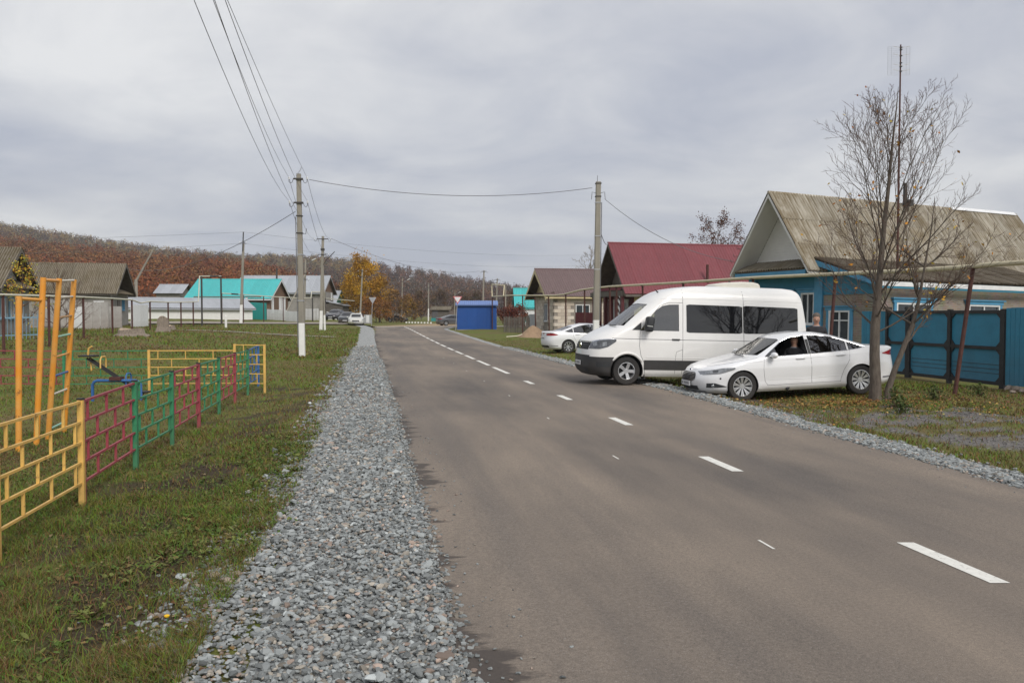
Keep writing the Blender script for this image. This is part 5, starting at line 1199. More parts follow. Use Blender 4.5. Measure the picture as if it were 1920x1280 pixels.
MB().tube([(5.2, -2.4, 3.5), (5.2, -2.4, 5.1)], .09, 8).build('stove_pipe', MT['rust'], B)
# ---- house C: brown roof, block walls
aC = R(12); ap = W(1002.4, 503.7, 76.0); eC = Vector((math.cos(aC), math.sin(aC), 0)); lC = ap + eC * .9; zC = .1
C = gable_house('village_house', 'block-built house with brown metal roof and cream fascias', (lC.x, lC.y, zC), aC, 3.6, 12, 3.45, ap.z - zC - .1, MT['mortar'], 'metal', MT['brown_metal'], .5, .9, .3, 1, 1.1, MT['cream'], MT['cream'], inset=.05, vw=.3)
slope(C, (.0, -3.7, 3.62), (0, 1, 0), Vector((-1, 0, -.4)), 7.4, .85, 'metal', MT['brown_metal'], 1, 1.1, 9, roofname='pent_roof')
bm_ = {}
for i in range(3): bm_[i] = MB().box((0, 0, 0), (.585, .06, .285)).mesh('block', MT['blocks'][i])
wx, wz, ww, wh = 2.6, 1.75, 1.55, 1.6
for r in range(11):
    z = .15 + r * .30
    for k in range(-1, 20):
        x = .3 + k * .60 + (.3 if r % 2 else 0)
        if x < .3 or x > 11.7: continue
        if abs(x - wx) < ww / 2 + .27 and abs(z - wz) < wh / 2 + .1: continue
        inst('block', bm_[rnd.randrange(3)], C, (x, -3.615, z), (0, 0, 0))
    for k in range(12):
        y = -3.3 + k * .60 + (.3 if r % 2 else 0)
        if y > 3.3: continue
        if abs(y + .8) < .9 and z < 2.7: continue
        inst('block', bm_[rnd.randrange(3)], C, (-.015, y, z), (0, 0, math.pi / 2))
win(C, (wx, -3.62, wz), (0, -1, 0), 1.3, 1.5, MT['white_wood'], 1)
win(C, (-.02, -.8, 1.8), (-1, 0, 0), 1.2, 1.6, MT['white_wood'], 1)
# ---- turquoise house beyond C
ap = W(963, 540, 114); H2 = gable_house('village_house', 'small turquoise-roofed house glimpsed left of the brown-roofed house', (ap.x + .25, 114, .3), R(3), 3.0, 8, 2.5, 4.9, MT['white_wood'], 'metal', MT['teal'], .3, .3, .3, 1, 1.1, MT['teal'], MT['teal'])
MB().span((.3, -3.05, .4), (7.5, -3.01, 1.3)).build('turquoise_skirting', MT['teal'], H2)
# ---- kiosk
k0 = G(857, 618.5); k1 = Vector(((931 - 960) / F * k0.y, k0.y + .12, 0)); kd = Vector((k1.x - k0.x, k1.y - k0.y, 0)); kL = kd.length; kr = math.atan2(kd.y, kd.x)
K = thing('metal_kiosk', 'bright blue windowless metal kiosk with sloping lighter blue roof at the junction', 'kiosk', k0, kr)
kh = 2.45; me = sheet_mesh('wall_sheet', kL / 4 + .01, kh, 9, .012, MT['kiosk'], True)
for i in range(4): inst('wall_sheet', me, K, (i * kL / 4, -.012, 0), (math.pi / 2, 0, 0))
MB().span((0, .0, -.1), (kL, 2.4, kh - .02)).build('shell', MT['kiosk'], K)
slope(K, (-.15, 2.6, kh + .55), (1, 0, 0), Vector((0, -1, -.17)), kL + .3, 2.9, 'metal', MT['kiosk_roof'], 1, 1.0, 4, deckm=MT['kiosk_roof'])
MB().prism([(0.01, 0, kh - .03), (.01, 2.4, kh - .03), (.01, 2.4, kh + .45)], (kL - .02, 0, 0)).build('gable_infill', MT['kiosk'], K)
MB().span((-.05, -.06, -.15), (kL + .05, 2.45, .06)).build('plinth', MT['grey_wall'], K)
# ---- left of the road: turquoise house, shed, zinc house, barn, slate house
def left_house(name, label, px, py, Y, rz, half, L, ze_off, wallm, roofk, roofm, **kw):
    ap = W(px, py, Y); e = Vector((math.cos(R(rz)), math.sin(R(rz)), 0)); l = ap + e * kw.get('ovf', .4); z = TZ(l.x, l.y)
    return gable_house(name, label, (l.x, l.y, z), R(rz), half, L, ap.z - z - .1 - ze_off, ap.z - z - .1, wallm, roofk, roofm, **kw), ap.z - z - .1
T, hT = left_house('village_house', 'brown plank house with a bright turquoise metal roof', 528, 523.5, 110, 181, 4.6, 10.4, 2.35, MT['plank_brown'], 'metal', MT['teal'], ov=.6, ovf=.35, ovb=.3, sw=1.1, verge=MT['white_wood'], vw=.2)
for y, w in ((3.3, .7), (-.3, .6), (-1.5, .6), (-2.6, .6)): win(T, (-.0, y, 1.95), (-1, 0, 0), w, 1.9, MT['white_wood'], 0, MT['white_wood'], MT['white_wood'])
MB().span((1.0, 4.7, 2.6), (9.5, 4.95, 3.0)).build('eave_shade_board', MT['old_board'], T)
g0, g1 = W(463, 600, 101), W(500, 600, 100.5); TG = thing('sheet_gate', 'dark turquoise sheet-metal gates between white shed and plank house', 'gate', (g0.x, g0.y, TZ(g0.x, g0.y)))
boards(TG, (g0.x, g0.y), (g1.x, g1.y), .05, 2.1, .42, MT['teal_dark'], 'gate_sheet', .01, .04)
MB().box((0, -.05, 1.3), (.22, .22, 2.7)).build('gate_post', MT['white_wood'], TG)
SH, hS = left_house('long_shed', 'long low whitewashed brick shed with grey metal roof', 461, 560.5, 99, 226, 2.0, 15, .95, MT['whitewash'], 'metal', MT['zinc'], ov=.35, ovf=.25, ovb=.3, sw=1.1, verge=MT['zinc'], vw=.14, wall_bottom=-1.2)
SH['category'] = 'shed'
MB().span((-.03, 2.0, -1.2), (15, 2.06, .02)).build('footing', MT['stonebase'], SH)
ZH, hZ = left_house('village_house', 'tall house with long pale zinc roof behind the turquoise one', 620, 517, 134, 181, 4.6, 13.5, 2.5, MT['grey_wall'], 'metal', MT['zinc'], ov=.6, ovf=.5, ovb=.3, sw=1.1, gablem=MT['plank_brown'], verge=MT['zinc'])
MB().tube([(7.6, 2.2, hZ - 1.2), (7.6, 2.2, hZ + 1.2)], .14, 8).build('stove_pipe', MT['steel_dark'], ZH)
m = MB(); m.span((-3.2, -1.0, -.3), (0, 4.4, 2.3)); m.build('porch_wall', MT['old_board'], ZH)
slope(ZH, (-.05, -1.2, 2.75), (0, 1, 0), Vector((-1, 0, -.22)), 5.8, 3.6, 'metal', MT['zinc'], 1, 1.1, 14, roofname='porch_roof')
for y in (-3.0, 2.6): win(ZH, (-.0, y, 3.6), (-1, 0, 0), .9, 1.2, MT['white_wood'], 1)
LS = gable_house('small_shed', 'low grey-roofed shed behind the left end of the turquoise roof', (*W(347, 560, 122).xy, 1.7), R(181), 2.0, 3.4, 3.2, 4.3, MT['grey_wall'], 'metal', MT['zinc'], vis=(True, True)); LS['category'] = 'shed'
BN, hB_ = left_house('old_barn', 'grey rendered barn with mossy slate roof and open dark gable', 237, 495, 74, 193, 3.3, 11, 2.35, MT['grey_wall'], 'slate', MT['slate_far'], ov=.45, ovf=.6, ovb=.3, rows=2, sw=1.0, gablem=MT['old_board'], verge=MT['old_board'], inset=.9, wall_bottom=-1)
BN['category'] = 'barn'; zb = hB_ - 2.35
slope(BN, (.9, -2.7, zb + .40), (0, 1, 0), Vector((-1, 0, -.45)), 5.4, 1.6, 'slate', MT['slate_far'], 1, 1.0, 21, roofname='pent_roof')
for i, (x, w) in enumerate(((4.6, 1.25), (3.3, 1.25))): MB().span((x - w / 2, 3.31, .05), (x + w / 2 - .03, 3.36, 2.45)).build('gate_leaf', MT['grey_gate'], BN)
for x in (5.0, 5.9): win(BN, (x, 3.31, zb - .5), (0, 1, 0), .5, .45, MT['old_board'], 0)
MB().span((.5, 3.31, .1), (1.35, 3.35, 2.2)).build('side_door', MT['white_wood'], BN); MB().box((-.04, .6, 1.2), (.05, .9, 2.2)).build('front_door', MT['old_board'], BN)
win(BN, (-.01, -1.2, 1.9), (-1, 0, 0), .8, 1.0, MT['blue_light'], 1)
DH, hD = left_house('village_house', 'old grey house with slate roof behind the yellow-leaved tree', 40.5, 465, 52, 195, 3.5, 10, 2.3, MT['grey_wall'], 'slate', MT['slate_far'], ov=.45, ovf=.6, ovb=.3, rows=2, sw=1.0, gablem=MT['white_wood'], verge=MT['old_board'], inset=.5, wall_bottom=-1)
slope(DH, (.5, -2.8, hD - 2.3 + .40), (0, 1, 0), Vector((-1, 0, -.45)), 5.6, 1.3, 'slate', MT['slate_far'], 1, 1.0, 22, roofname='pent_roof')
for y in (-1.6, .2, 1.9): win(DH, (-.01, y, 1.6), (-1, 0, 0), .8, 1.2, MT['white_wood'], 1, MT['blue_grey'])
for x in (2, 5): win(DH, (x, 3.51, 1.6), (0, 1, 0), .8, 1.2, MT['white_wood'], 1, MT['old_board'])
# far cottages at the junction
GH, _ = left_house('village_house', 'distant cottage with green-edged gambrel gable left of the golden trees', 640, 545, 150, 176, 3.2, 7, 2.1, MT['grey_wall'], 'metal', MT['zinc'], ov=.3, ovf=.3, sw=1.2, gablem=MT['green_paint'], verge=MT['green_paint'])
for y in (-1.2, 1.0): win(GH, (-.01, y, 1.7), (-1, 0, 0), .9, 1.3, MT['white_wood'], 1)
LB = gable_house('village_house', 'low cottage with pale walls and grey roof half hidden by the golden trees', (*W(668, 590, 160).xy, .55), R(182), 3.0, 9, 2.7, 4.4, MT['cream'], 'slate', MT['slate_far'], rows=1, sw=1.2)
for y in (-1.3, .9): win(LB, (-.01, y, 1.5), (-1, 0, 0), .8, 1.2, MT['blue_light'], 1)
for x in (2, 4.5, 7): win(LB, (x, 3.01, 1.5), (0, 1, 0), .8, 1.2, MT['blue_light'], 1)
FS = gable_house('small_shed', 'weathered wooden shed on a turquoise base beyond the junction', (*W(842, 596, 178).xy, .35), R(182), 2.0, 3.6, 2.3, 2.9, MT['old_board'], 'slate', MT['slate_far'], rows=1, sw=1.2); FS['category'] = 'shed'
MB().span((-.1, 2.05, -.2), (3.7, 2.15, .55)).build('base_boards', MT['teal_dark'], FS); MB().span((2.3, 2.02, .2), (3.5, 2.12, 2.1)).build('dark_doorway', MT['cabin'], FS)
cb = G(690, 603); CB = thing('metal_cabinet', 'pale grey utility cabinet on the grass behind the reversed sign', 'cabinet', (*W(690, 600, 128).xy, TZ(*W(690, 600, 128).xy)))
MB().box((0, 0, .75), (1.15, .6, 1.3)).build('case', MT['galv'], CB); MB().box((0, -.31, .75), (.5, .03, 1.15)).build('door', MT['white_wood'], CB); MB().box((0, 0, .05), (1.2, .65, .15)).build('plinth', MT['grey_wall'], CB)
# ---- fences
def fence(name, label, a, b, z0, z1, bw, m, rails=(.35, .85), postm=None, every=2.4, top=None, jit=0., gap=.03, seed=1, nm='picket', th=.025):
    a = Vector((a[0], a[1], 0)); b = Vector((b[0], b[1], 0)); t = thing(name, label, 'fence', (a.x, a.y, TZ(a.x, a.y)))
    boards(t, a, b, z0, z1, bw, m, nm, gap, th, top, jit, seed)
    d = b - a; n = max(1, round(d.length / every)); u = d.normalized(); nn = Vector((-u.y, u.x, 0))
    for i in range(n + 1):
        q = a + d * i / n; zz = TZ(q.x, q.y); MB().bar(q + nn * .06 + Vector((0, 0, zz - .2)), q + nn * .06 + Vector((0, 0, zz + z1 * .97)), .09, .09).build('post', postm or m, t, world=True)
        if i < n:
            q2 = a + d * (i + 1) / n; z2 = TZ(q2.x, q2.y)
            for r in rails: MB().bar(q + nn * .035 + Vector((0, 0, zz + z1 * r)), q2 + nn * .035 + Vector((0, 0, z2 + z1 * r)), .04, .06).build('rail', postm or m, t, world=True)
    return t
a, b = G(945, 623), G(992, 624)
fence('picket_fence', 'weathered grey picket fence beside the sand pile', a.xy, b.xy, .0, 1.45, .11, MT['old_board'], jit=.035, seed=2)
a, b = W(992, 620, 80), W(1014, 620, 79); fence('board_fence', 'grey metal sheet fence piece between old pickets and blue boards', a.xy, b.xy, .05, 1.7, .5, MT['galv'], nm='sheet', gap=.005)
a, b = W(1014, 618, 78), W(1039, 618, 77); fence('board_fence', 'faded blue board fence panel before the block-built house', a.xy, b.xy, .05, 1.75, .30, MT['blue_grey'], nm='board', gap=.03)
a, b = W(1039, 612, 76), W(1092, 612, 72); fence('board_fence', 'low white-grey sheet fence behind the white saloon', a.xy, b.xy, .05, 1.15, .9, MT['galv'], nm='sheet', gap=.006)
a, b = W(1079, 600, 70), W(1114, 600, 68.5); fence('board_fence', 'maroon metal sheet fence left of the concrete pole', a.xy, b.xy, .55, 1.95, .28, MT['maroon'], nm='sheet', gap=.004)
a, b = W(1084, 614, 66), W(1160, 614, 58); fence('picket_fence', 'white picket fence before the maroon porch', a.xy, b.xy, .05, 1.15, .16, MT['white_wood'], gap=.07, top='point')
a, b = W(501, 598, 103), W(536, 598, 101); fence('picket_fence', 'white picket fence before the plank house', a.xy, b.xy, .05, 1.35, .20, MT['white_wood'], gap=.06)
a, b = W(536, 598, 101), W(561, 598, 99); fence('board_fence', 'plain white board fence right of the white pickets', a.xy, b.xy, .0, 1.25, .8, MT['white_wood'], nm='board', gap=.004)
a, b = W(571, 596, 112), W(596, 596, 111); fence('picket_fence', 'tall white picket fence before the zinc-roofed house', a.xy, b.xy, .05, 1.6, .22, MT['white_wood'], gap=.06)
a, b = W(612, 597, 118), W(646, 597, 118); fence('board_fence', 'low white board wall behind the parked dark cars', a.xy, b.xy, .0, 1.1, .8, MT['white_wood'], nm='board', gap=.004)
a, b = W(139, 612, 66), W(157, 612, 66); fence('board_fence', 'white sheet panel beside the bare bush', a.xy, b.xy, .0, 1.75, .5, MT['white_wood'], nm='sheet', gap=.004)
a, b = W(204, 612, 66), W(228, 612, 66.5); fence('board_fence', 'pale grey sheet gate under the rusty lintel', a.xy, b.xy, .0, 1.75, .55, MT['grey_gate'], nm='sheet', gap=.01)
a, b = W(248, 606, 70), W(278, 606, 73); fence('board_fence', 'white sheet gate between barn and long shed', a.xy, b.xy, .0, 1.9, .7, MT['white_wood'], nm='sheet', gap=.012)
a, b = W(158, 612, 64), W(203, 612, 65); fence('board_fence', 'tall grey metal yard gates before the barn', a.xy, b.xy, .0, 2.1, .62, MT['grey_gate'], nm='gate_sheet', gap=.02)
a, b = W(-40, 636, 41), W(74, 636, 42); fence('picket_fence', 'thin blue metal picket fence in front of the slate-roofed house', a.xy, b.xy, .05, 1.35, .17, MT['blue_grey'], rails=(.2, .85), gap=.145, th=.02)
# ------------------------------------------------------------------ poles and wires
POLES = {}
def pole(key, label, tx, ty, bx, Y, arms=(), white=1.6, lamp=0, group='concrete power poles', r0=.135, r1=.095, ext=0, strut=None, hooks=True, foot2=None):
    t3 = W(tx, ty, Y); b = W(bx, 600, Y); bz = TZ(b.x, Y); b = Vector((b.x, Y, bz)); top = Vector((t3.x, Y, t3.z)); ax = (top - b); H = ax.length
    t = thing('power_pole', label, 'power pole', b, group=group); M = rootm(t)
    def at(h): return b + ax * (h / H)
    con = H - ext
    def taper(z0, z1):
        def rr(h): return r0 + (r1 - r0) * h / con
        m = MB(); vs = []
        for h in (z0, z1):
            for sx, sy in ((-1, -.7), (-.7, -1), (.7, -1), (1, -.7), (1, .7), (.7, 1), (-.7, 1), (-1, .7)): vs.append(at(h) + Vector((sx, sy, 0)) * rr(h))
        return m.add(vs, [(i, (i + 1) % 8, (i + 1) % 8 + 8, i + 8) for i in range(8)] + [tuple(range(8))[::-1], tuple(range(8, 16))])
    if white: taper(-.3, white).build('whitewashed_base', MT['whitewash'], t, world=True); taper(white, con).build('shaft', MT['concrete'], t, world=True)
    else: taper(-.3, con).build('shaft', MT['concrete'], t, world=True)
    if ext: MB().tube([at(con - .8) + Vector((0, -.12, 0)), at(H) + Vector((0, -.12, 0))], .06, 7).build('steel_extension', MT['steel_dark'], t, world=True)
    pts = []
    for (dh, w) in arms:
        c = at(con - dh) + Vector((0, -.14, 0)); a = MB(); a.bar(c + Vector((-w, 0, 0)), c + Vector((w, 0, 0)), .06, .07); ao = a.build('crossarm', MT['steel_dark'], t, world=True)
        MB().box(at(con - dh), (.30, .30, .05)).build('clamp_band', MT['steel_dark'], ao, world=True)
        for s in (-1, 1):
            e = c + Vector((s * w, 0, 0)); h = MB(); h.tube([e, e + Vector((s * .05, 0, -.16)), e + Vector((s * .13, 0, -.2)), e + Vector((s * .20, 0, -.14)), e + Vector((s * .20, 0, .0))], .013, 5); ho = h.build('insulator_hook', MT['steel_dark'], ao, world=True)
            MB().lathe([(.02, 0), (.045, .01), (.03, .04), (.045, .07), (.025, .11), (.0, .12)], 8, 'Z', e + Vector((s * .20, 0, -.02)), close=False).build('insulator', MT['insul'], ho if False else ao, world=True)
            pts.append(e + Vector((s * .20, 0, .06)))
    if lamp:
        c = at(con - 1.0); l = MB(); l.tube([c, c + Vector((lamp * .5, -.2, .15)), c + Vector((lamp * 1.0, -.3, .5))], .025, 6); lo = l.build('lamp_bracket', MT['galv'], t, world=True)
        MB().bar(c + Vector((lamp * .95, -.3, .48)), c + Vector((lamp * 1.45, -.4, .72)), .2, .09).build('lamp_head', MT['insul'], lo, world=True)
    if strut:
        s0, s1 = strut; MB().tube([at(con * .72), Vector((s1.x, s1.y, TZ(s1.x, s1.y) - .1))], .10, 8).build('strut', MT['concrete'], t, world=True)
    if foot2:
        q = b + Vector((foot2, .2, 0)); MB().tube([at(con - 1.6), q.lerp(at(con - 1.6), .2)], [.07, .09], 8).build('strut', MT['concrete'], t, world=True); MB().tube([q + Vector((0, 0, -.2)), q.lerp(at(con - 1.6), .2)], [.10, .09], 8).build('strut_foot', MT['whitewash'], t, world=True)
    POLES[key] = (t, at, con, H, pts); return t
pole('p1', 'tall concrete pole with two crossarms standing on the grass left of the gravel', 560, 326, 566, 38.75, ((.25, .22), (1.35, .22)), 1.55)
def pfit(k, z, dx=0, dy=-.15): t, at, con, H, p = POLES[k]; return at(con - z) + Vector((dx, dy, 0))
t, at, con, H, _ = POLES['p1']
for z, nm in ((1.95, 'clamp_band'), (2.75, 'clamp_band'), (3.75, 'clamp_band'), (5.9, 'clamp_band')): MB().box(at(con - z), (.27, .27, .05)).build(nm, MT['galv' if z > 3 else 'steel_dark'], t, world=True)
MB().tube([at(con - 2.75) + Vector((.1, -.1, 0)), at(con - 2.75) + Vector((.3, -.1, -.05)), at(con - 2.75) + Vector((.34, -.1, .2))], .015, 5).build('insulator_hook', MT['steel_dark'], t, world=True)
MB().tube([at(con - .1) + Vector((-.1, -.1, 0)), at(con) + Vector((.1, -.1, .15)), at(con) + Vector((.16, -.1, .3))], .015, 5).build('top_bracket', MT['galv'], t, world=True)
MB().tube([at(h) + Vector((-.17, -.05, 0)) for h in np.linspace(.4, con - 2, 14)], .022, 5).build('riser_cable', MT['wire'], t, world=True)
pole('p2', 'concrete pole with a whitewashed second foot and a bare lamp arm', 605.5, 443, 601.5, 72.7, ((.25, .5), (1.6, .35)), 1.7, foot2=.30)
t, at, con, H, _ = POLES['p2']; MB().tube([at(con - 2.5) + Vector((.12, -.1, 0)), at(con - 2.2) + Vector((.35, -.1, .1)), at(con - 1.5) + Vector((1.1, -.2, .15))], .035, 6).build('lamp_arm', MT['steel_dark'], t, world=True)
MB().box(at(con - 1.15), (.3, .3, .2)).build('clamp_band', MT['steel_dark'], t, world=True)
pole('p3', 'concrete pole topped with a thin steel extension before the white shed', 457, 435, 451.5, 84, ((-.1, .12),), 1.9, ext=1.15)
s_ = W(528, 606, 104); pole('p4', 'concrete pole with street lamp and long leaning strut behind the tall pole', 573, 481, 570, 109, ((.2, .35), (2.2, .35), (3.0, .35)), 0, 1, strut=(0, s_))
pole('p5', 'distant concrete pole in front of the golden tree', 679.6, 504.6, 674.5, 128, ((.3, .4), (1.1, .35)), 1.8)
pole('p6', 'distant pole with street lamp and whitewashed base in mid grass', 754.6, 519.5, 752.4, 150, ((.1, .3), (.8, .3)), 2.6, 1)
pole('p7', 'distant pole with tall whitewashed base right of the black hatchback', 803.6, 530, 803.2, 172, ((.2, .4), (1.0, .4)), 2.6)
pole('p8', 'bare concrete pole rising behind the blue kiosk', 907.5, 507, 904.5, 122, ((.15, .35),), 0)
pole('p9', 'concrete pole behind the pipe loop right of the kiosk', 932.5, 522, 929.5, 140, ((.2, .35),), 0)
pole('p10', 'far thin pole with street lamp left of the kiosk', 853, 545, 852, 205, ((.2, .35),), 0, 1)
pole('p11', 'far thin pole above the rust-brown bush', 948, 533, 948, 165, ((.2, .3),), 0)
pole('p12', 'concrete pole with whitewashed foot beside the white van bonnet', 1122, 341, 1117, 40.0, (), 1.55, r0=.15, r1=.12)
t, at, con, H, _ = POLES['p12']
for z in (.08, .7, 1.0, 2.6, 4.2): MB().box(at(con - z), (.29, .29, .04)).build('clamp_band', MT['galv' if z > .9 else 'steel_dark'], t, world=True)
for s in (-1, 1): MB().tube([at(con - .55) + Vector((s * .12, -.1, 0)), at(con - .5) + Vector((s * .3, -.1, 0)), at(con - .85) + Vector((s * .33, -.1, 0))], .013, 5).build('cable_clamp', MT['steel_dark'], t, world=True)
MB().tube([at(con - .1) + Vector((-.05, 0, 0)), at(con + .3) + Vector((-.05, 0, 0))], .012, 5).build('top_rod', MT['steel_dark'], t, world=True)
MB().tube([at(h) + Vector((.17, -.06, 0)) for h in np.linspace(1.5, con - 1, 12)], .022, 5).build('riser_cable', MT['wire'], t, world=True)
WG = 'overhead wires'
def wire(label, a, b, sag, r=.012, n=22):
    a = Vector(a); b = Vector(b); o = thing('overhead_wire', label, 'wire', a, group=WG)
    P = [a.lerp(b, i / n) - Vector((0, 0, sag * 4 * (i / n) * (1 - i / n))) for i in range(n + 1)]
    MB().tube(P, r, 4).build('conductor', MT['wire'], o, world=True); return o
P1 = POLES['p1'][4]; P2 = POLES['p2'][4]
# the pole before the first one stands beside the camera, outside the frame
pre = Vector((-2.35, .2, 8.3))
tp = thing('power_pole', 'concrete pole standing out of the picture at the near end of the wires', 'power pole', (pre.x, pre.y, TZ(pre.x, pre.y)), group='concrete power poles')
MB().tube([(pre.x, pre.y, -.5), (pre.x, pre.y, 8.6)], [.14, .10], 8).build('shaft', MT['concrete'], tp, world=True); MB().box((pre.x, pre.y, 8.2), (1.0, .08, .08)).build('crossarm', MT['steel_dark'], tp, world=True)
for i, (q, dx, z, sg, nm) in enumerate(((P1[0], .05, 8.35, .75, 'outermost overhead wire sweeping in from the top left to the tall pole'), (P1[2], .15, 7.6, .9, 'lower left overhead wire sweeping down to the lower crossarm of the tall pole'), (POLES['p1'][1](POLES['p1'][2] - 1.9), .3, 8.05, .8, 'middle overhead wire running from the top of the picture to the tall pole'), (P1[3], .25, 7.9, .7, 'second overhead wire from the right at the top of the picture'), (P1[1], -.35, 8.4, .35, 'rightmost overhead wire falling steeply to the top of the tall pole'))):
    wire(nm, q, (pre.x + dx, pre.y, z), sg, .0065)
for i, nm in enumerate(('upper left wire hanging between the tall pole and the twin-footed pole', 'upper right wire hanging between the tall pole and the twin-footed pole', 'lower left wire hanging between the tall pole and the twin-footed pole', 'lower right wire hanging between the tall pole and the twin-footed pole')):
    wire(nm, P1[i], P2[i], .8, .009)
P5 = POLES['p5'][4]; P8 = POLES['p8'][4]
wire('dark cable swinging right from the twin-footed pole towards the kiosk', P2[1], P8[0], 1.2, .016)
wire('thin wire from the twin-footed pole to the pole before the golden tree', P2[2], P5[0], 1.0, .012)
c1 = POLES['p12'][1](POLES['p12'][2] - .3) + Vector((-.3, -.1, 0))
wire('black cable strung across the road between the two nearest poles', P1[1] + Vector((.1, 0, -.1)), c1, .55, .014, 40)
hk = A.matrix_basis @ (Vector((-.8, .1, ap.z * 0 + 0)) ) if False else Vector(W(1375, 490, 35.4))
wire('black cable running from the right pole down to the blue house gable', POLES['p12'][1](POLES['p12'][2] - .85) + Vector((.33, -.1, 0)), hk, .5, .013)
wire('short cable dropping from the right pole to the crimson roof', POLES['p12'][1](POLES['p12'][2] - 2.5) + Vector((.17, -.06, 0)), W(1141, 456, 55), .25, .018)
wire('long dark cable running from the tall pole down to the barn', POLES['p1'][1](POLES['p1'][2] - 1.75) + Vector((-.15, -.1, 0)), W(240, 503, 73.5), 1.1, .016, 30)
P3 = POLES['p3']; e3 = P3[1](P3[3]); m3 = P3[1](P3[2])
fp = Vector((19.5, 160, TZ(19.5, 160))); tp = thing('power_pole', 'far high pole hidden behind the crimson roof', 'power pole', fp, group='concrete power poles'); MB().tube([fp, fp + Vector((0, 0, 13.5))], [.16, .1], 8).build('shaft', MT['concrete'], tp, world=True); MB().box(fp + Vector((0, 0, 13.2)), (1.6, .1, .1)).build('crossarm', MT['steel_dark'], tp, world=True)
wire('upper faint high line crossing the sky to the right', e3, fp + Vector((0, 0, 13.3)), 1.2, .010, 30); wire('lower faint high line crossing the sky to the right', m3, fp + Vector((-.6, 0, 11.4)), 1.4, .010, 30)
wire('upper faint high line crossing the hill to the left', e3, (-120, 86, 11), 1.3, .010, 30); wire('lower faint high line crossing the hill to the left', m3, (-120, 86, 9.5), 1.5, .010, 30)
# ------------------------------------------------------------------ gas pipes on posts
def rline(px): k = (px - 960) / F; return 14.9 / (k + .2)
def pipe_pts(lst): return [W(px, py, Y) for px, py, Y in lst]
RP = pipe_pts([(px, py, rline(px)) for px, py in ((2090, 483), (1920, 492), (1850, 496.5), (1825, 499.5), (1720, 506.6), (1567, 513.6), (1412, 520.7), (1281, 529.6), (1145, 537), (1112, 540.3), (1088, 543.8), (1058, 551.8), (1038, 554), (960, 553.6), (923, 556))] + [(922, 533, 85), (945.5, 535, 82), (944, 556, 81)])
gr = RP[0]; GPR = thing('gas_pipe', 'long cream gas pipe carried on rusty posts past the right-hand houses', 'gas pipe', (RP[3].x, RP[3].y, TZ(RP[3].x, RP[3].y)))
MB().tube(RP, .058, 10).build('pipe', MT['pipe'], GPR, smooth=.9, world=True)
def ppost(parent, p, base=None, r=.045, m='rust', name='post'):
    b = base or Vector((p.x, p.y, TZ(p.x, p.y))); MB().tube([b + Vector((0, 0, -.2)), p], r, 7).build(name, MT[m], parent, smooth=.9, world=True)
    MB().box(p + Vector((0, 0, -.05)), (.16, .16, .02)).build('saddle', MT[m], parent, world=True)
def on_poly(P, px):
    best = None
    for a, b in zip(P[:-1], P[1:]):
        for i in range(21):
            q = a.lerp(b, i / 20); x = 960 + F * q.x / (q.y * CP - (q.z - CZ) * SP)
            if best is None or abs(x - px) < best[0]: best = (abs(x - px), q)
    return best[1]
for px, bx in ((1825, 1789), (1567, 1551), (1412, 1410), (1281, 1281), (1206, 1206), (1157, 1157), (1144, 1145), (1096, 1096), (1061, 1061), (1029, 1030), (1001, 1005), (979, 980)):
    q = on_poly(RP[:14], px); bb = W(bx, 700, q.y); ppost(GPR, q, Vector((bb.x, q.y, TZ(bb.x, q.y))), .05)
ppost(GPR, RP[16] + Vector((0, 0, -.05)), None, .07); ppost(GPR, RP[14], None, .06)
LP1 = pipe_pts([(-90, 550, 30), (0, 552.5, 34), (90.8, 555, 38), (155.7, 557, 44), (210, 559.5, 52), (247, 562, 57), (264, 568, 59), (281, 565, 62), (315, 566.5, 66), (339, 566.5, 70), (362, 566, 73), (372, 565, 74), (374, 518, 74.5), (414.5, 517.5, 80), (413.5, 549.5, 80.5), (456, 552.4, 85), (503, 555.7, 91), (556.8, 558.6, 97), (583, 558.8, 101), (584, 547, 101.5), (609, 547.5, 105), (610, 559, 106), (640, 562, 113), (664, 564, 120)])
GPL = thing('gas_pipe', 'pale gas pipe on dark posts with a tall square loop along the left-hand yards', 'gas pipe', (LP1[3].x, LP1[3].y, TZ(LP1[3].x, LP1[3].y)))
MB().tube(LP1, .05, 9).build('pipe', MT['pipe2'], GPL, smooth=.9, world=True)
for px in (-20, 4, 90.8, 155.7, 210, 247, 281, 315, 339, 362): q = on_poly(LP1[:12], px); ppost(GPL, q, None, .06)
for px in (416, 456, 494, 530): q = on_poly(LP1[14:18], px); ppost(GPL, q, None, .055)
for i in (12, 13, 18, 21): ppost(GPL, LP1[i] + Vector((.2 if i in (12, 18) else 0, -.05, 0)), None, .08, 'steel_dark')
for a, b in ((.45, .85),): MB().tube([LP1[12].lerp(LP1[13], a), LP1[12].lerp(LP1[13], b)], .075, 8).build('insulated_sleeve', MT['steel_dark'], GPL, world=True)
MB().tube([LP1[14].lerp(LP1[15], .45), LP1[14].lerp(LP1[15], .75)], .075, 8).build('insulated_sleeve', MT['steel_dark'], GPL, world=True)
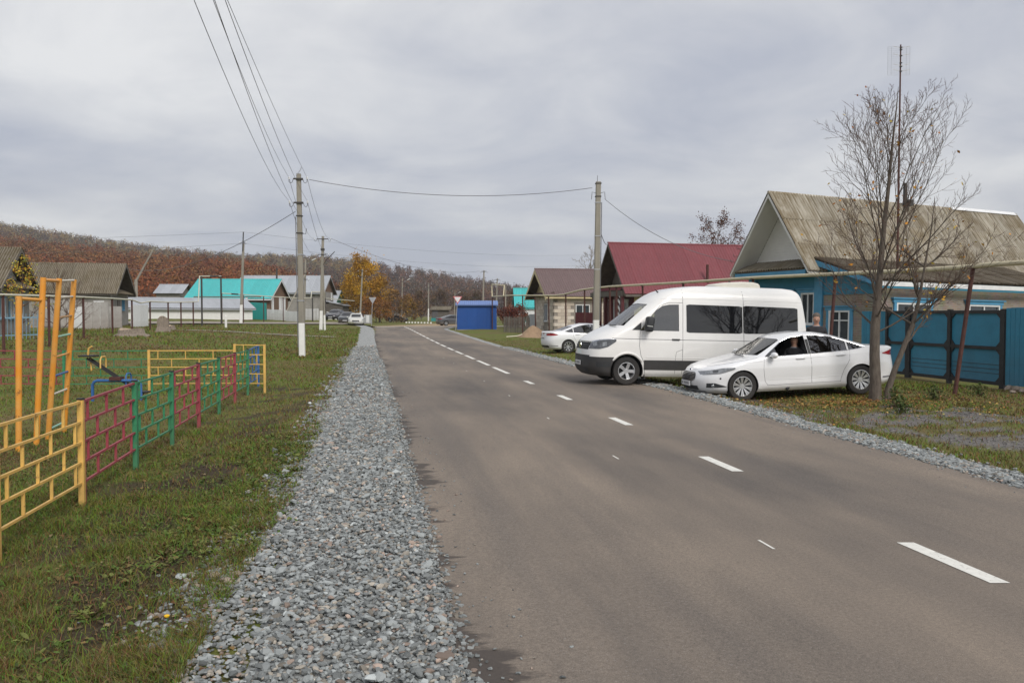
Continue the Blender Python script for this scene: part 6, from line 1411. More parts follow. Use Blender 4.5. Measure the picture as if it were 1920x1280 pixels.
# ------------------------------------------------------------------ road signs
MT['sign_red'] = mat('sign_red', (.55, .02, .03), .35, .04); MT['sign_white'] = mat('sign_white', (.72, .73, .75), .3, .03)
def tri(s, y, c, flip=-1): h = s * .866; return [Vector((c.x - s / 2, c.y + y, c.z + h / 3)), Vector((c.x + s / 2, c.y + y, c.z + h / 3)), Vector((c.x, c.y + y, c.z - 2 * h / 3))]
def yield_sign(label, px, py, bx, Y, s, front=True):
    c = W(px, py, Y); b = W(bx, 612, Y); b.z = TZ(b.x, Y); t = thing('give_way_sign', label, 'road sign', b, group='give way signs at the junction')
    MB().tube([b + Vector((0, 0, -.2)), c + Vector((0, .03, .25))], .035, 8).build('post', MT['galv'], t, smooth=.9, world=True)
    f = -1 if front else 1
    def rounded(s_, y):
        P = tri(s_, y, c); out = []
        for i in range(3):
            a, p, n = P[i - 1], P[i], P[(i + 1) % 3]; out += [p + (a - p) * .06, p + (n - p) * .06]
        return out
    MB().prism(rounded(s, .0), (0, .012, 0)).build('plate', MT['galv'] if not front else MT['sign_white'], t, world=True)
    MB().prism(rounded(s * .97, f * .012 + (.0 if front else .004)), (0, .008, 0)).build('red_border', MT['sign_red'], t, world=True)
    MB().prism(rounded(s * .76, f * .020 + (0 if front else .006)), (0, .006, 0)).build('white_field', MT['sign_white'], t, world=True)
yield_sign('red-bordered white give way triangle on a post before the blue kiosk', 858, 560.5, 854, 82, .92)
yield_sign('grey back of a triangular sign on a post left of the road end', 698.5, 561.5, 696, 100, .92, False)
# ------------------------------------------------------------------ antenna, well sweep, small posts
q = W(1689, 84, 30.5); b = Vector((q.x, q.y, TZ(q.x, q.y))); AN = thing('antenna_mast', 'tall thin mast with a wire grid television antenna behind the bare tree', 'antenna', b)
MB().tube([b, b + Vector((0, 0, 6)), q], [.05, .04, .025], 7).build('mast', MT['rust'], AN, world=True)
g = MB(); z1 = q.z - .05; z0 = z1 - 1.02
for s in (-.42, -.29, .26, .39): g.tube([(q.x + s, q.y + .1, z0), (q.x + s, q.y + .1, z1)], .004, 4)
for i in range(15): z = z0 + (z1 - z0) * i / 14; g.tube([(q.x - .42, q.y + .1, z), (q.x + .39, q.y + .1, z)], .0035, 4)
g.build('reflector_grid', MT['galv'], AN, world=True)
for i, z in enumerate((.06, .14, .36, .62, .75, .92)): MB().box((q.x, q.y - .03, z1 - z), (.08, .06, .035)).build('dipole_clamp', MT['black_iron'], AN, world=True)
for z in (.08, .36, .72, .92):
    for s in (-1, 1): MB().tube([(q.x, q.y - .04, z1 - z), (q.x + s * .3, q.y - .08, z1 - z + .05)], .004, 4).build('dipole_rod', MT['pipe'], AN, world=True)
a, b = W(255, 527, 90), W(290, 463, 90); WS = thing('well_sweep', 'long thin pole leaning up from a post behind the barn', 'well sweep', (a.x, a.y, TZ(a.x, a.y)))
MB().tube([(a.x, a.y, TZ(a.x, a.y) - .2), (a.x, a.y, a.z + .2)], .16, 7).build('upright', MT['concrete'], WS, world=True); MB().tube([a - (b - a) * .08, b], [.12, .08], 7).build('beam', MT['concrete'], WS, world=True)
p = G(423.5, 614); o = thing('marker_post', 'short white marker post at the edge of the side road', 'post', p); MB().lathe([(.10, -.2), (.10, .95), (.06, 1.02), (0, 1.03)], 8, 'Z', close=False).build('shaft', MT['whitewash'], o); MB().lathe([(.105, .62), (.105, .72)], 8, 'Z', close=False).build('band', MT['whitewash'], o)
kerb = [W(x, y, Y) for x, y, Y in ((762, 604, 135), (808, 605.5, 128))]
for i in range(9):
    q = kerb[0].lerp(kerb[1], i / 8); z = TZ(q.x, q.y); o = MB().box((0, 0, .15), (.24, .2, .22)).build('kerb_stone', MT['whitewash']); o.location = (q.x, q.y, z); tag(o, 'small whitewashed stone in the row beyond the junction', 'stone', 'row of white stones')
# ------------------------------------------------------------------ playground
MT['p_yellow'] = dirty(mat('yellow_paint', (.68, .42, .11), .5, .16, 9), -.05, .5, .7, (.22, .15, .09)); MT['p_red'] = dirty(mat('crimson_paint', (.29, .045, .062), .55, .2, 9), -.05, .5, .6, (.14, .09, .06)); MT['p_green'] = dirty(mat('green_fence_paint', (.03, .20, .09), .55, .2, 9), -.05, .5, .6, (.10, .09, .06))
MT['p_blue'] = mat('blue_fence_paint', (.03, .12, .33), .5, .15, 4); MT['p_orange'] = mat('orange_paint', (.76, .27, .010), .4, .10, 2.2, col2=(.70, .36, .09)); MT['p_purple'] = mat('purple_paint', (.20, .06, .13), .5, .1); MT['p_mint'] = mat('mint_paint', (.30, .55, .42), .5, .1); MT['p_white'] = mat('rung_white', (.66, .60, .50), .5, .1); MT['p_brown'] = mat('rung_brown', (.45, .25, .10), .5, .1)
for k_ in ('p_yellow', 'p_red', 'p_green', 'p_blue', 'p_orange'): rusty(MT[k_])
def fence_panel(parent, p, q, m, h=1.10, low=.26, rails=5, end=True, per=3, startpost=True, pm=None):
    p = Vector(p); q = Vector(q); d = q - p; L = math.hypot(d.x, d.y)
    def P(s, z): a = p + d * s; return Vector((a.x, a.y, a.z + z))
    fr = MB(); fr.bar(P(.015, h), P(.985, h), .026, .024); pn = fr.build('panel', m, parent, world=True)
    zs = [low + (h - low) * i / (rails - 1) for i in range(rails)]
    for z in zs[:-1]: MB().bar(P(.015, z), P(.985, z), .024, .022).build('rail', m, pn, world=True)
    for i in range(rails - 1):
        offs = [(k + (.33 if i % 2 else .82)) / (per + .1) for k in range(per)]
        for s in offs:
            if .04 < s < .96: MB().bar(P(s, zs[i] + .012), P(s, zs[i + 1] - .012), .027, .017, up=d.normalized()).build('upright_bar', m, pn, world=True)
    if startpost: MB().bar(P(0, -.25), P(0, h + .02), .055, .055, up=(1, .17, 0)).build('post', pm or m, parent, world=True)
    if end: MB().bar(P(1, -.25), P(1, h + .02), .055, .055, up=(1, .17, 0)).build('post', pm or m, parent, world=True)
def fp_(Y): x = XC(Y) - 7.13; return Vector((x, Y, TZ(x, Y) + .0))
f0 = fp_(8.5); NF = thing('playground_fence', 'low welded fence of yellow, red, green and blue panels along the verge', 'fence', f0)
seq = ['p_yellow', 'p_red', 'p_green', 'p_red', 'p_green', 'p_red', 'p_green', 'p_blue']; Yf = [6.53 + 1.975 * i for i in range(9)]
for i, c in enumerate(seq): fence_panel(NF, fp_(Yf[i]), fp_(Yf[i + 1]), MT[c], startpost=(i == 0), pm=MT['p_green'] if c == 'p_red' and i == 1 else None)
for i in (1, 2, 3): MB().bar(fp_(Yf[i]) + Vector((.0, .05, -.1)), fp_(Yf[i]) + Vector((0, .05, 1.1)), .03, .03, up=(1, .17, 0)).build('panel_stile', MT[seq[i]], NF, world=True)
for i in range(1, 9): MB().box(fp_(Yf[i]) + Vector((0, 0, 1.13)), (.06, .06, .02)).build('post_cap', MT['black_iron'], NF, world=True)
def bp_(x): return Vector((x, 20.6 + (x + 9) * .03, TZ(x, 20.6)))
BFn = thing('playground_fence', 'back row of low red, green and yellow welded panels across the playground', 'fence', bp_(-9.06))
for a, b, c, h in ((-13.25, -11.15, 'p_red', 1.08), (-11.15, -9.06, 'p_green', 1.08), (-9.06, -6.95, 'p_yellow', 1.08)): fence_panel(BFn, bp_(a), bp_(b), MT[c], h, startpost=True, end=(c == 'p_yellow'))
fence_panel(BFn, bp_(-6.94), bp_(-6.2), MT['p_yellow'], 1.22, .26, 5, True, 1)
# orange exercise bars with ladder
gb = [(35, 846, 35, 555), (68, 835, 81, 520), (90, 823, 111, 522), (120, 810, 138.7, 524)]
GB = []
for bx, by, tx, ty in gb: b = G(bx, by); GB.append((b, W(tx, ty, b.y)))
GY = thing('exercise_bars', 'orange exercise bars with a coloured-rung ladder beside the yellow fence panel', 'exercise frame', GB[1][0])
for b, t in GB: MB().tube([b - (t - b) * .1, t], .043, 10).build('post', MT['p_orange'], GY, smooth=.9, world=True)
def onp(i, f): b, t = GB[i]; return b.lerp(t, f)
MB().tube([onp(0, .985), onp(1, .865)], .026, 8).build('low_bar', MT['p_orange'], GY, smooth=.9, world=True)
MB().tube([onp(1, .985), onp(2, .985)], .026, 8).build('high_bar', MT['p_orange'], GY, smooth=.9, world=True)
for f, c in ((.985, 'p_white'), (.88, 'p_white'), (.755, 'p_brown'), (.635, 'p_mint'), (.51, 'p_orange'), (.39, 'p_blue'), (.275, 'p_white'), (.165, 'p_purple'), (.06, 'p_mint')):
    MB().tube([onp(2, f), onp(3, f + .01)], .018, 7).build('rung', MT[c], GY, smooth=.9, world=True)
# seesaw
c = G(219, 752); SS = thing('seesaw', 'small seesaw with black plank on a blue hooped stand', 'seesaw', c)
MB().tube([(-.56, 0, -.1), (-.56, 0, .38), (-.52, 0, .45), (-.45, 0, .48), (.45, 0, .48), (.52, 0, .45), (.56, 0, .38), (.56, 0, -.1)], .035, 8).build('stand', MT['p_blue'], SS, smooth=.9)
e0 = Vector((-.5, -.3, 1.02)); e1 = Vector((.48, .3, .14))
for k in (-.06, .06): MB().bar(e0 + Vector((0, k, 0)), e1 + Vector((0, k, 0)), .03, .05).build('beam', MT['black_iron'], SS)
for e, s in ((e0, 1), (e1, -1)):
    MB().box(e + Vector((.02 * s, 0, .05)), (.34, .28, .035)).build('seat_board', MT['black_iron'], SS)
    h0 = e.lerp(e1 if s > 0 else e0, .27); m_ = 'p_yellow' if s > 0 else 'p_blue'
    MB().tube([h0 + Vector((0, -.13, 0)), h0 + Vector((0, -.13, .2)), h0 + Vector((0, -.08, .26)), h0 + Vector((0, .08, .26)), h0 + Vector((0, .13, .2)), h0 + Vector((0, .13, 0))], .017, 6).build('handle', MT[m_], SS, smooth=.9)
MB().tube([e0 + Vector((-.0, 0, .05)), e0 + Vector((.02, 0, .22)), e0 + Vector((.10, 0, .27))], .02, 6).build('backrest_hoop', MT['p_yellow'], SS, smooth=.9); MB().tube([e0 + Vector((.03, .05, -.02)), e0 + Vector((.05, .05, -.3)), e0 + Vector((.12, .05, -.22))], .018, 6).build('foot_stop', MT['p_yellow'], SS, smooth=.9)
MB().box((0, 0, .53), (.26, .2, .08)).build('pivot', MT['rust'], SS)
# ------------------------------------------------------------------ stumps, sand, loose stones
MT['stump'] = mat('stump_wood', (.23, .19, .155), .95, .4, 5, stretch=(6, 6, .8), bump=.5, bscale=10); MT['cutwood'] = mat('cut_wood', (.36, .28, .20), .9, .3, 9); MT['sand'] = mat('builders_sand', (.34, .235, .15), .98, .18, 5, bump=.4, bscale=25)
def stump(label, px, py, h, r, lying=False):
    b = G(px, py); t = thing('tree_stump', label, 'stump', b, group='old tree stumps'); g = random.Random(int(px)); m = MB(); vs = []; n = 18
    hs = [-.1, .08, h * .35, h * .8, h]
    ph = [g.uniform(0, 6) for _ in range(4)]
    for k, z in enumerate(hs):
        for j in range(n):
            a = 2 * math.pi * j / n; rr = r * (1.35 if k == 0 else 1.15 if k == 1 else 1.0 - .04 * k) * (1 + .12 * math.sin(3 * a + ph[0]) + .07 * math.sin(7 * a + ph[1]) + g.uniform(-.04, .04)); zz = z + (h * .16 * math.sin(2 * a + ph[2]) if k == 4 else 0)
            vs.append((rr * math.cos(a) * (1.6 if lying else 1), rr * math.sin(a), zz))
    m.add(vs, [(i * n + j, i * n + (j + 1) % n, (i + 1) * n + (j + 1) % n, (i + 1) * n + j) for i in range(4) for j in range(n)]); m.build('bark', MT['stump'], t)
    tm = MB(); tm.add([vs[4 * n + j] for j in range(n)] + [(0, 0, h * .9)], [(j, (j + 1) % n, n) for j in range(n)]); tm.build('cut_face', MT['cutwood'], t)
stump('tall grey broken tree stump standing before the white shed', 305, 622, .95, .42); stump('low rotten stump lying wide on the grass by the gas pipe posts', 245, 630, .42, .55, True)
p = G(318, 621); stump('small broken side stump right of the tall grey stump', 322, 619, .35, .25)
b = G(999, 632); SP_ = thing('sand_pile', 'small heap of tan sand on the grass behind the white saloon', 'sand pile', b)
m = MB(); n = 24; vs = []
for k, (r, z) in enumerate(((1.35, -.05), (1.05, .12), (.72, .40), (.36, .72), (.12, .86))):
    for j in range(n): a = 2 * math.pi * j / n; rr = r * (1 + .12 * math.sin(3 * a + k * .5) + .05 * math.sin(8 * a + k)); vs.append((rr * math.cos(a), rr * math.sin(a) * .8, z))
vs.append((0, 0, .9)); m.add(vs, [(i * n + j, i * n + (j + 1) % n, (i + 1) * n + (j + 1) % n, (i + 1) * n + j) for i in range(4) for j in range(n)] + [(4 * n + j, 4 * n + (j + 1) % n, 5 * n) for j in range(n)]); m.build('heap', MT['sand'], SP_, smooth=.9)
MB().tube([(-2.0, -.6, .05), (-1.2, -.3, .1), (-.8, -.3, .22)], .04, 6).build('spilled_plank', MT['p_white'], SP_); MB().box((.95, -.4, .12), (.6, .4, .3)).build('dark_tub', MT['black_iron'], SP_)
MT['rock'] = mat('field_stone', (.33, .27, .22), .95, .3, 8, bump=.4)
for i, (px, py, r) in enumerate(((1893, 731, .11), (1909, 733, .13), (1917, 736, .09), (1899, 737, .08))):
    b = G(px, py); v, f = icos(); g = np.random.default_rng(i); vv = v * (1 + g.uniform(-.25, .25, (12, 1))) * r * np.array([1.2, 1, .75]); m = MB(); m.add([tuple(x) for x in vv], [tuple(x) for x in f]); o = m.build('field_stone', MT['rock']); o.location = b + Vector((0, 0, r * .4)); tag(o, ['leftmost rough stone under the blue board fence', 'biggest rough stone under the blue board fence', 'rough stone nearest the right edge under the blue board fence', 'small stone lying in front of the others by the blue fence'][i], 'stone', 'loose stones by the blue fence')
for i, (px, py, r) in enumerate(((445, 1083, .045), (475, 1086, .04), (425, 1095, .05), (403, 1082, .04), (440, 992, .04))):
    b = G(px, py); v, f = icos(); g = np.random.default_rng(int(px)); vv = v * (1 + g.uniform(-.25, .25, (12, 1))) * r * np.array([1.3, 1, .7]); m = MB(); m.add([tuple(x) for x in vv], [tuple(x) for x in f]); o = m.build('cobble', MT['rock']); o.location = b + Vector((0, 0, r * .45)); tag(o, ['pale stone in the middle of the cluster at the grassy gravel rim', 'rightmost pale stone of the cluster at the grassy gravel rim', 'lowest and biggest stone of the cluster at the grassy gravel rim', 'leftmost stone of the cluster at the grassy gravel rim', 'lone tan stone further up the grassy gravel rim'][i], 'stone', 'larger stones at the gravel rim')
b = G(313, 1172); DN = thing('dandelion', 'single yellow dandelion flower in the grass by the gravel', 'flower', b); MB().lathe([(0, .0), (.012, .002), (.017, .012), (.012, .016), (0, .017)], 12, 'Z', (0, 0, .05), close=False).build('flower_head', mat('dandelion_yellow', (.8, .48, .01), .7, .1), DN); MB().tube([(0, 0, 0), (.004, 0, .05)], .003, 5).build('stem', MT['p_green'], DN)
# ------------------------------------------------------------------ trees
class Tubes:
    def __init__(s): s.V = []; s.F = []; s.n = 0
    def add(s, pts, rad, k):
        P = np.array(pts); m = len(P); d = np.gradient(P, axis=0); d /= np.linalg.norm(d, axis=1)[:, None] + 1e-9
        ref = np.array([0, 0, 1.]) if abs(d[0, 2]) < .9 else np.array([1., 0, 0]); ux = np.cross(d, ref); ux /= np.linalg.norm(ux, axis=1)[:, None] + 1e-9; uy = np.cross(d, ux)
        a = np.arange(k) * 2 * math.pi / k
        V = P[:, None] + (ux[:, None] * np.cos(a)[None, :, None] + uy[:, None] * np.sin(a)[None, :, None]) * np.array(rad)[:, None, None]
        i, j = np.meshgrid(np.arange(m - 1), np.arange(k), indexing='ij'); b = s.n
        s.F.append(np.stack([b + i * k + j, b + i * k + (j + 1) % k, b + (i + 1) * k + (j + 1) % k, b + (i + 1) * k + j], -1).reshape(-1, 4)); s.V.append(V.reshape(-1, 3)); s.n += m * k
    def build(s, name, m, parent=None, kind=None):
        o = np_mesh(name, np.concatenate(s.V), np.concatenate(s.F), m, None, True, kind); o.parent = parent; return o
def limb(g, p, d, L, r0, r1, trop, wob, n=6):
    p = np.array(p, float); d = np.array(d, float); d /= np.linalg.norm(d); pts = [p]; st = L / n
    for i in range(n):
        d = d + np.array([0, 0, trop]) + g.normal(0, wob, 3); d /= np.linalg.norm(d); p = p + d * st; pts.append(p)
    return pts, list(np.linspace(r0, r1, n + 1)), d
def dirv(az, el): return np.array([math.cos(az) * math.cos(el), math.sin(az) * math.cos(el), math.sin(el)])
def sprout(g, T, TW, pts, rad, L, lev, tips, cfg):
    """side branches along a limb"""
    n = cfg['n'][lev]; az0 = g.uniform(0, 6.28)
    for i in range(n):
        t = cfg['start'][lev] + (1 - cfg['start'][lev]) * (i + g.uniform(.2, .8)) / n; f = t * (len(pts) - 1); k = min(int(f), len(pts) - 2); p = pts[k] + (pts[k + 1] - pts[k]) * (f - k)
        ax = pts[k + 1] - pts[k]; ax = ax / np.linalg.norm(ax); r = rad[k] * (1 - f + k) + rad[k + 1] * (f - k)
        az = az0 + i * 2.4 + g.normal(0, .4); q = np.cross(ax, [math.cos(az), math.sin(az), .3]); q /= np.linalg.norm(q) + 1e-9
        an = g.normal(cfg['ang'][lev], .12); d = ax * math.cos(an) + q * math.sin(an); l = L * cfg['len'][lev] * (1 - cfg['fall'][lev] * t) * g.uniform(.7, 1.25)
        c, cr, dd = limb(g, p, d, l, max(r * .62, cfg.get('rmin', .0036)), max(r * .18, cfg.get('rmin', .0036) * .5), cfg['trop'], cfg['wob'], 5 if lev < 2 else 3)
        (T if lev < 1 else TW).add(c, cr, 6 if lev < 1 else 4 if lev < 2 else 3)
        if lev + 1 < len(cfg['n']): sprout(g, T, TW, c, cr, l, lev + 1, tips, cfg)
        else: tips.append(c[-1]); tips.append(c[len(c) // 2])
MT['bark_a'] = mat('bark_grey_brown', (.065, .05, .042), .95, .35, 6, bump=.5, bscale=25, stretch=(4, 4, 1), col2=(.14, .118, .095)); MT['twig'] = mat('twig_brown', (.095, .055, .04), .9, .2, 5); MT['twig_pale'] = mat('twig_pale', (.27, .235, .20), .9, .2, 5); MT['leafc'] = colmat('autumn_leaf', .75)
def colpick(g, n, pal, sp=.25): pal = np.array(pal); return pal[g.integers(0, len(pal), n)] * g.uniform(1 - sp, 1 + sp, (n, 1))
def leaves(name, g, P, size, cols, parent, kind=None):
    n = len(P); A = g.normal(size=(n, 3)); A /= np.linalg.norm(A, axis=1)[:, None]; Bv = np.cross(A, g.normal(size=(n, 3))); Bv /= np.linalg.norm(Bv, axis=1)[:, None]; s = size[:, None]
    V = np.stack([P - A * s, P - Bv * s * .55, P + A * s, P + Bv * s * .55], 1).reshape(-1, 3); i = np.arange(n) * 4
    o = np_mesh(name, V, np.stack([i, i + 1, i + 2, i + 3], 1), MT['leafc'], np.repeat(cols[:, None], 4, 1).reshape(-1, 3), False, kind); o.parent = parent; return o
def roadside_tree():
    g = np.random.default_rng(15); b = G(1643, 744); b.y = 17.95; b = Vector(((1643 - 960) / F * 17.95, 17.95, 0)); b.z = TZ(b.x, b.y)
    t = thing('bare_tree', 'nearly leafless tree forking from the ground beside the white sedan', 'tree', b)
    T = Tubes(); TW = Tubes(); tips = []
    cfg = {'n': [8, 6, 3], 'start': [.15, .12, .15], 'ang': [.46, .54, .6], 'len': [.5, .5, .5], 'fall': [.45, .4, .4], 'trop': .07, 'wob': .07}
    lead = [np.array(v) for v in ((0, 0, -.15), (.0, 0, .4), (-.02, .02, 1.0), (-.01, .03, 1.6), (.04, .04, 2.2), (.10, .06, 2.9), (.14, .02, 3.7), (.22, .0, 4.6), (.30, .03, 5.5), (.38, .03, 6.3), (.40, .0, 6.75))]
    rl = [.15, .118, .105, .10, .078, .062, .05, .038, .024, .012, .004]; TR = Tubes(); TR.add(lead, rl, 10)
    s2 = [np.array(v) for v in ((.22, -.03, -.15), (.27, -.03, .25), (.42, -.02, .7), (.62, .0, 1.2), (.80, .02, 1.65), (.95, .05, 2.2), (1.08, .1, 2.9), (1.22, .12, 3.7), (1.3, .15, 4.4))]
    r2 = [.095, .075, .064, .056, .048, .036, .025, .015, .006]; TR.add(s2, r2, 8)
    TR.build('trunk', MT['bark_a'], t)
    # main limbs in a vase shape
    for i in range(23):
        z = 1.45 + 4.4 * (i / 23) ** 1.1; k = np.searchsorted([q[2] for q in lead], z) - 1; p = lead[k] + (lead[k + 1] - lead[k]) * ((z - lead[k][2]) / (lead[k + 1][2] - lead[k][2]))
        az = i * 2.4 + g.normal(0, .3); el = g.uniform(.88, 1.18) if i > 6 else g.uniform(.5, .9); L = (6.9 - z) * (g.uniform(.55, .78) if i > 6 else g.uniform(.40, .55)) + .2; r = np.interp(z, [q[2] for q in lead], rl)
        while p[0] + math.cos(az) * math.cos(el) * L * .8 < -.8: az += 1.1; L *= .93
        c, cr, d = limb(g, p, dirv(az, el), L, r * g.uniform(.22, .34), .0035, .05, .05, 8); T.add(c, cr, 6); sprout(g, T, TW, c, cr, L, 0, tips, cfg)
    for i in range(7):
        z = 1.5 + 2.4 * i / 7; k = np.searchsorted([q[2] for q in s2], z) - 1; p = s2[k]; az = i * 2.4 + .5; L = (4.8 - z) * g.uniform(.4, .6) + .2
        c, cr, d = limb(g, p, dirv(az, g.uniform(.45, .85)), L, .026, .005, .07, .06, 7); T.add(c, cr, 5); sprout(g, T, TW, c, cr, L, 0, tips, cfg)
    T.build('limbs', MT['bark_a'], t); TW.build('twigs', MT['twig'], t)
    tips = np.array(tips); k = g.choice(len(tips), 330, False); P = tips[k] + g.normal(0, .03, (330, 3)); low = P[:, 2] < 4.6
    P = P[low | (g.random(len(P)) < .3)]
    leaves('leaves', g, P, g.uniform(.028, .055, len(P)), colpick(g, len(P), [(.55, .30, .03), (.45, .20, .03), (.30, .12, .03), (.50, .38, .06)]), t)
roadside_tree()
def bare_tree(label, b, h, seed, m, n0=10, spread=.55, cfg=None, leafpal=None, nl=0, ls=.05, r=.12, name='bare_tree', cat='tree', z0=.25):
    g = np.random.default_rng(seed); t = thing(name, label, cat, b); T = Tubes(); TW = Tubes(); tips = []
    cfg = cfg or {'n': [5, 4], 'start': [.2, .2], 'ang': [.6, .6], 'len': [.5, .5], 'fall': [.4, .4], 'trop': .08, 'wob': .07}
    lead, rl, _ = limb(g, (0, 0, -.2), (0, 0, 1), h * .97, r, .008, .02, .03, 9); TR = Tubes(); TR.add(lead, rl, 7); TR.build('trunk', m, t)
    for i in range(n0):
        f = (z0 + (1 - z0) * .9 * i / n0) * 9; k = int(f); p = lead[k] + (lead[min(k + 1, 9)] - lead[k]) * (f - k); L = h * (1 - f / 10) * g.uniform(.8, 1.1) * spread
        c, cr, d = limb(g, p, dirv(i * 2.4 + g.normal(0, .3), g.uniform(.5, .95)), L, rl[k] * .6, .008, .06, .07, 6); T.add(c, cr, 5); sprout(g, T, TW, c, cr, L, 0, tips, cfg)
    T.build('limbs', m, t); TW.build('twigs', m, t)
    if nl:
        tips = np.array(tips); P = tips[g.integers(0, len(tips), nl)] + g.normal(0, ls * 1.6, (nl, 3)); leaves('leaves', g, P, g.uniform(.6, 1.2, nl) * ls, colpick(g, nl, leafpal), t)
    return t
def base_at(px, Y): x = (px - 960) / F * Y; return Vector((x, Y, TZ(x, Y)))
big = {'n': [5, 4, 3], 'start': [.2, .2, .2], 'ang': [.6, .65, .6], 'len': [.5, .5, .5], 'fall': [.4, .4, .4], 'trop': .06, 'wob': .08}
bare_tree('pale bare tree rising behind the brown roof beside the pole', base_at(1100, 118), 12.3, 3, MT['twig_pale'], 15, .46, dict(big, rmin=.022), r=.24)
bare_tree('rowan with dark red-brown leaves and berries between the crimson and slate roofs', base_at(1350, 70), 10.4, 8, MT['twig'], 17, .72, big, [(.10, .035, .02), (.14, .06, .03), (.07, .03, .02)], 3600, .075, .16)
YT = [(.62, .40, .02), (.55, .31, .02), (.48, .36, .05), (.40, .20, .03)]
bare_tree('young maple with yellow and green leaves before the old grey house', base_at(38, 45.5), 4.9, 21, MT['twig'], 11, .45, big, [(.55, .38, .03), (.45, .38, .05), (.25, .27, .05), (.50, .22, .03)], 800, .062, .06, z0=.2)
bare_tree('dense leafless bush in front of the barn', base_at(112, 56), 5.0, 31, MT['twig'], 16, .55, big, r=.06, name='bare_bush', cat='bush', z0=.05)
bare_tree('second leafless bush tangled beside the dense one', base_at(135, 60), 4.2, 32, MT['twig'], 14, .6, big, r=.05, name='bare_bush', cat='bush', z0=.05)
def leafy(label, b, h, w, seed, pal, n, ls, trunk=.2, name='autumn_tree', cat='tree', low=.15, lobes=16):
    """trunk with limbs and a crown of many small leaf faces gathered in uneven clumps"""
    g = np.random.default_rng(seed); t = thing(name, label, cat, b); T = Tubes(); tips = []
    lead, rl, _ = limb(g, (0, 0, -.3), (0, 0, 1), h * .93, trunk, .02, .02, .03, 9); TR = Tubes(); TR.add(lead, rl, 7); TR.build('trunk', MT['bark_a'], t)
    cen = []
    for i in range(lobes):
        f = low + (1 - low) * (i + .5) / lobes; k = int(f * 8.5); p = lead[k]; az = i * 2.4 + g.normal(0, .4); L = w * .5 * math.sin(math.pi * min(.97, .22 + .72 * f)) ** .8 * g.uniform(.6, 1.1)
        c, cr, d = limb(g, p, dirv(az, g.uniform(.35, .8)), L * 1.15, trunk * .35 * (1 - f) + .02, .012, .05, .07, 5); T.add(c, cr, 5); cen += [c[-1], c[3], c[4]]
    T.build('limbs', MT['bark_a'], t); cen = np.array(cen + [lead[-1], lead[-2]]); k = g.integers(0, len(cen), n); sp = g.uniform(.5, 1.3, len(cen))
    P = cen[k] + g.normal(0, 1, (n, 3)) * (w * .075 * sp[k])[:, None] * np.array([1, 1, .9]); cc = colpick(g, len(cen), pal, .2)
    leaves('crown', g, P, g.uniform(.6, 1.3, n) * ls, cc[k] * g.uniform(.7, 1.25, (n, 1)), t); return t
GOLD = [(.46, .25, .015), (.40, .20, .015), (.50, .31, .025), (.30, .16, .02)]
leafy('tall golden poplar standing behind the junction', base_at(682, 148), 12.8, 8.0, 41, GOLD, 9000, .15, .28, lobes=22)
leafy('shorter ochre tree crowding the right side of the golden poplar', base_at(712, 151), 9.3, 6.5, 42, [(.36, .18, .025), (.30, .16, .03), (.42, .24, .02), (.22, .12, .03)], 4600, .14, .2)
leafy('yellowing tree left of the golden poplar', base_at(657, 156), 9.8, 6.0, 43, GOLD, 4200, .15, .2)
for i, (px, Y, h, w, pal, lb) in enumerate(((705, 140, 4.2, 6, [(.24, .09, .02), (.30, .12, .02), (.18, .08, .025)], 'rust-orange bush under the ochre tree'), (738, 146, 6.3, 6, [(.20, .11, .04), (.26, .14, .04), (.15, .09, .04)], 'brown half-bare tree behind the black hatchback'), (762, 150, 5.2, 6, [(.22, .12, .035), (.30, .18, .03), (.14, .08, .035)], 'brownish tree right of the lamp pole with whitewashed base'), (955, 92, 2.4, 3.4, [(.14, .035, .025), (.20, .06, .03), (.10, .04, .03)], 'red-brown bush behind the weathered picket fence'), (972, 95, 2.8, 3.2, [(.17, .06, .03), (.12, .045, .03)], 'taller dull red bush left of the block-built house'), (1000, 88, 1.6, 2.4, [(.12, .05, .03), (.10, .05, .03)], 'small red bush below the block house corner'))):
    leafy(lb, base_at(px, Y), h, w, 50 + i, pal, 2300, .10 if Y < 100 else .13, .08, 'autumn_bush', 'bush', .05, 14)
for i, (px, Y, h, w) in enumerate(((790, 215, 8, 7), (826, 230, 9, 8), (868, 220, 8, 7), (893, 240, 9, 8), (960, 230, 8.5, 8), (985, 225, 7.5, 7), (778, 190, 5, 6), (652, 200, 8, 7), (625, 210, 8, 7), (548, 190, 7, 8))):
    leafy(['grey-brown half-bare tree on the low ground beyond the pale post row', 'dark brown tree left of the far thin lamp pole', 'brown tree showing over the kiosk roof', 'dark tree between the kiosk and its pole', 'brown tree above the red-brown bush', 'dark tree left of the brown roof peak', 'low brown tree beside the wooden shed', 'dull brown tree left of the yellowing tree', 'dull brown tree above the green-edged cottage', 'brown tree peeping over the zinc roof'][i], base_at(px, Y), h, w, 70 + i, [(.085, .05, .035), (.12, .065, .035), (.10, .075, .045)], 1500, .2, .12, 'far_tree', 'tree')
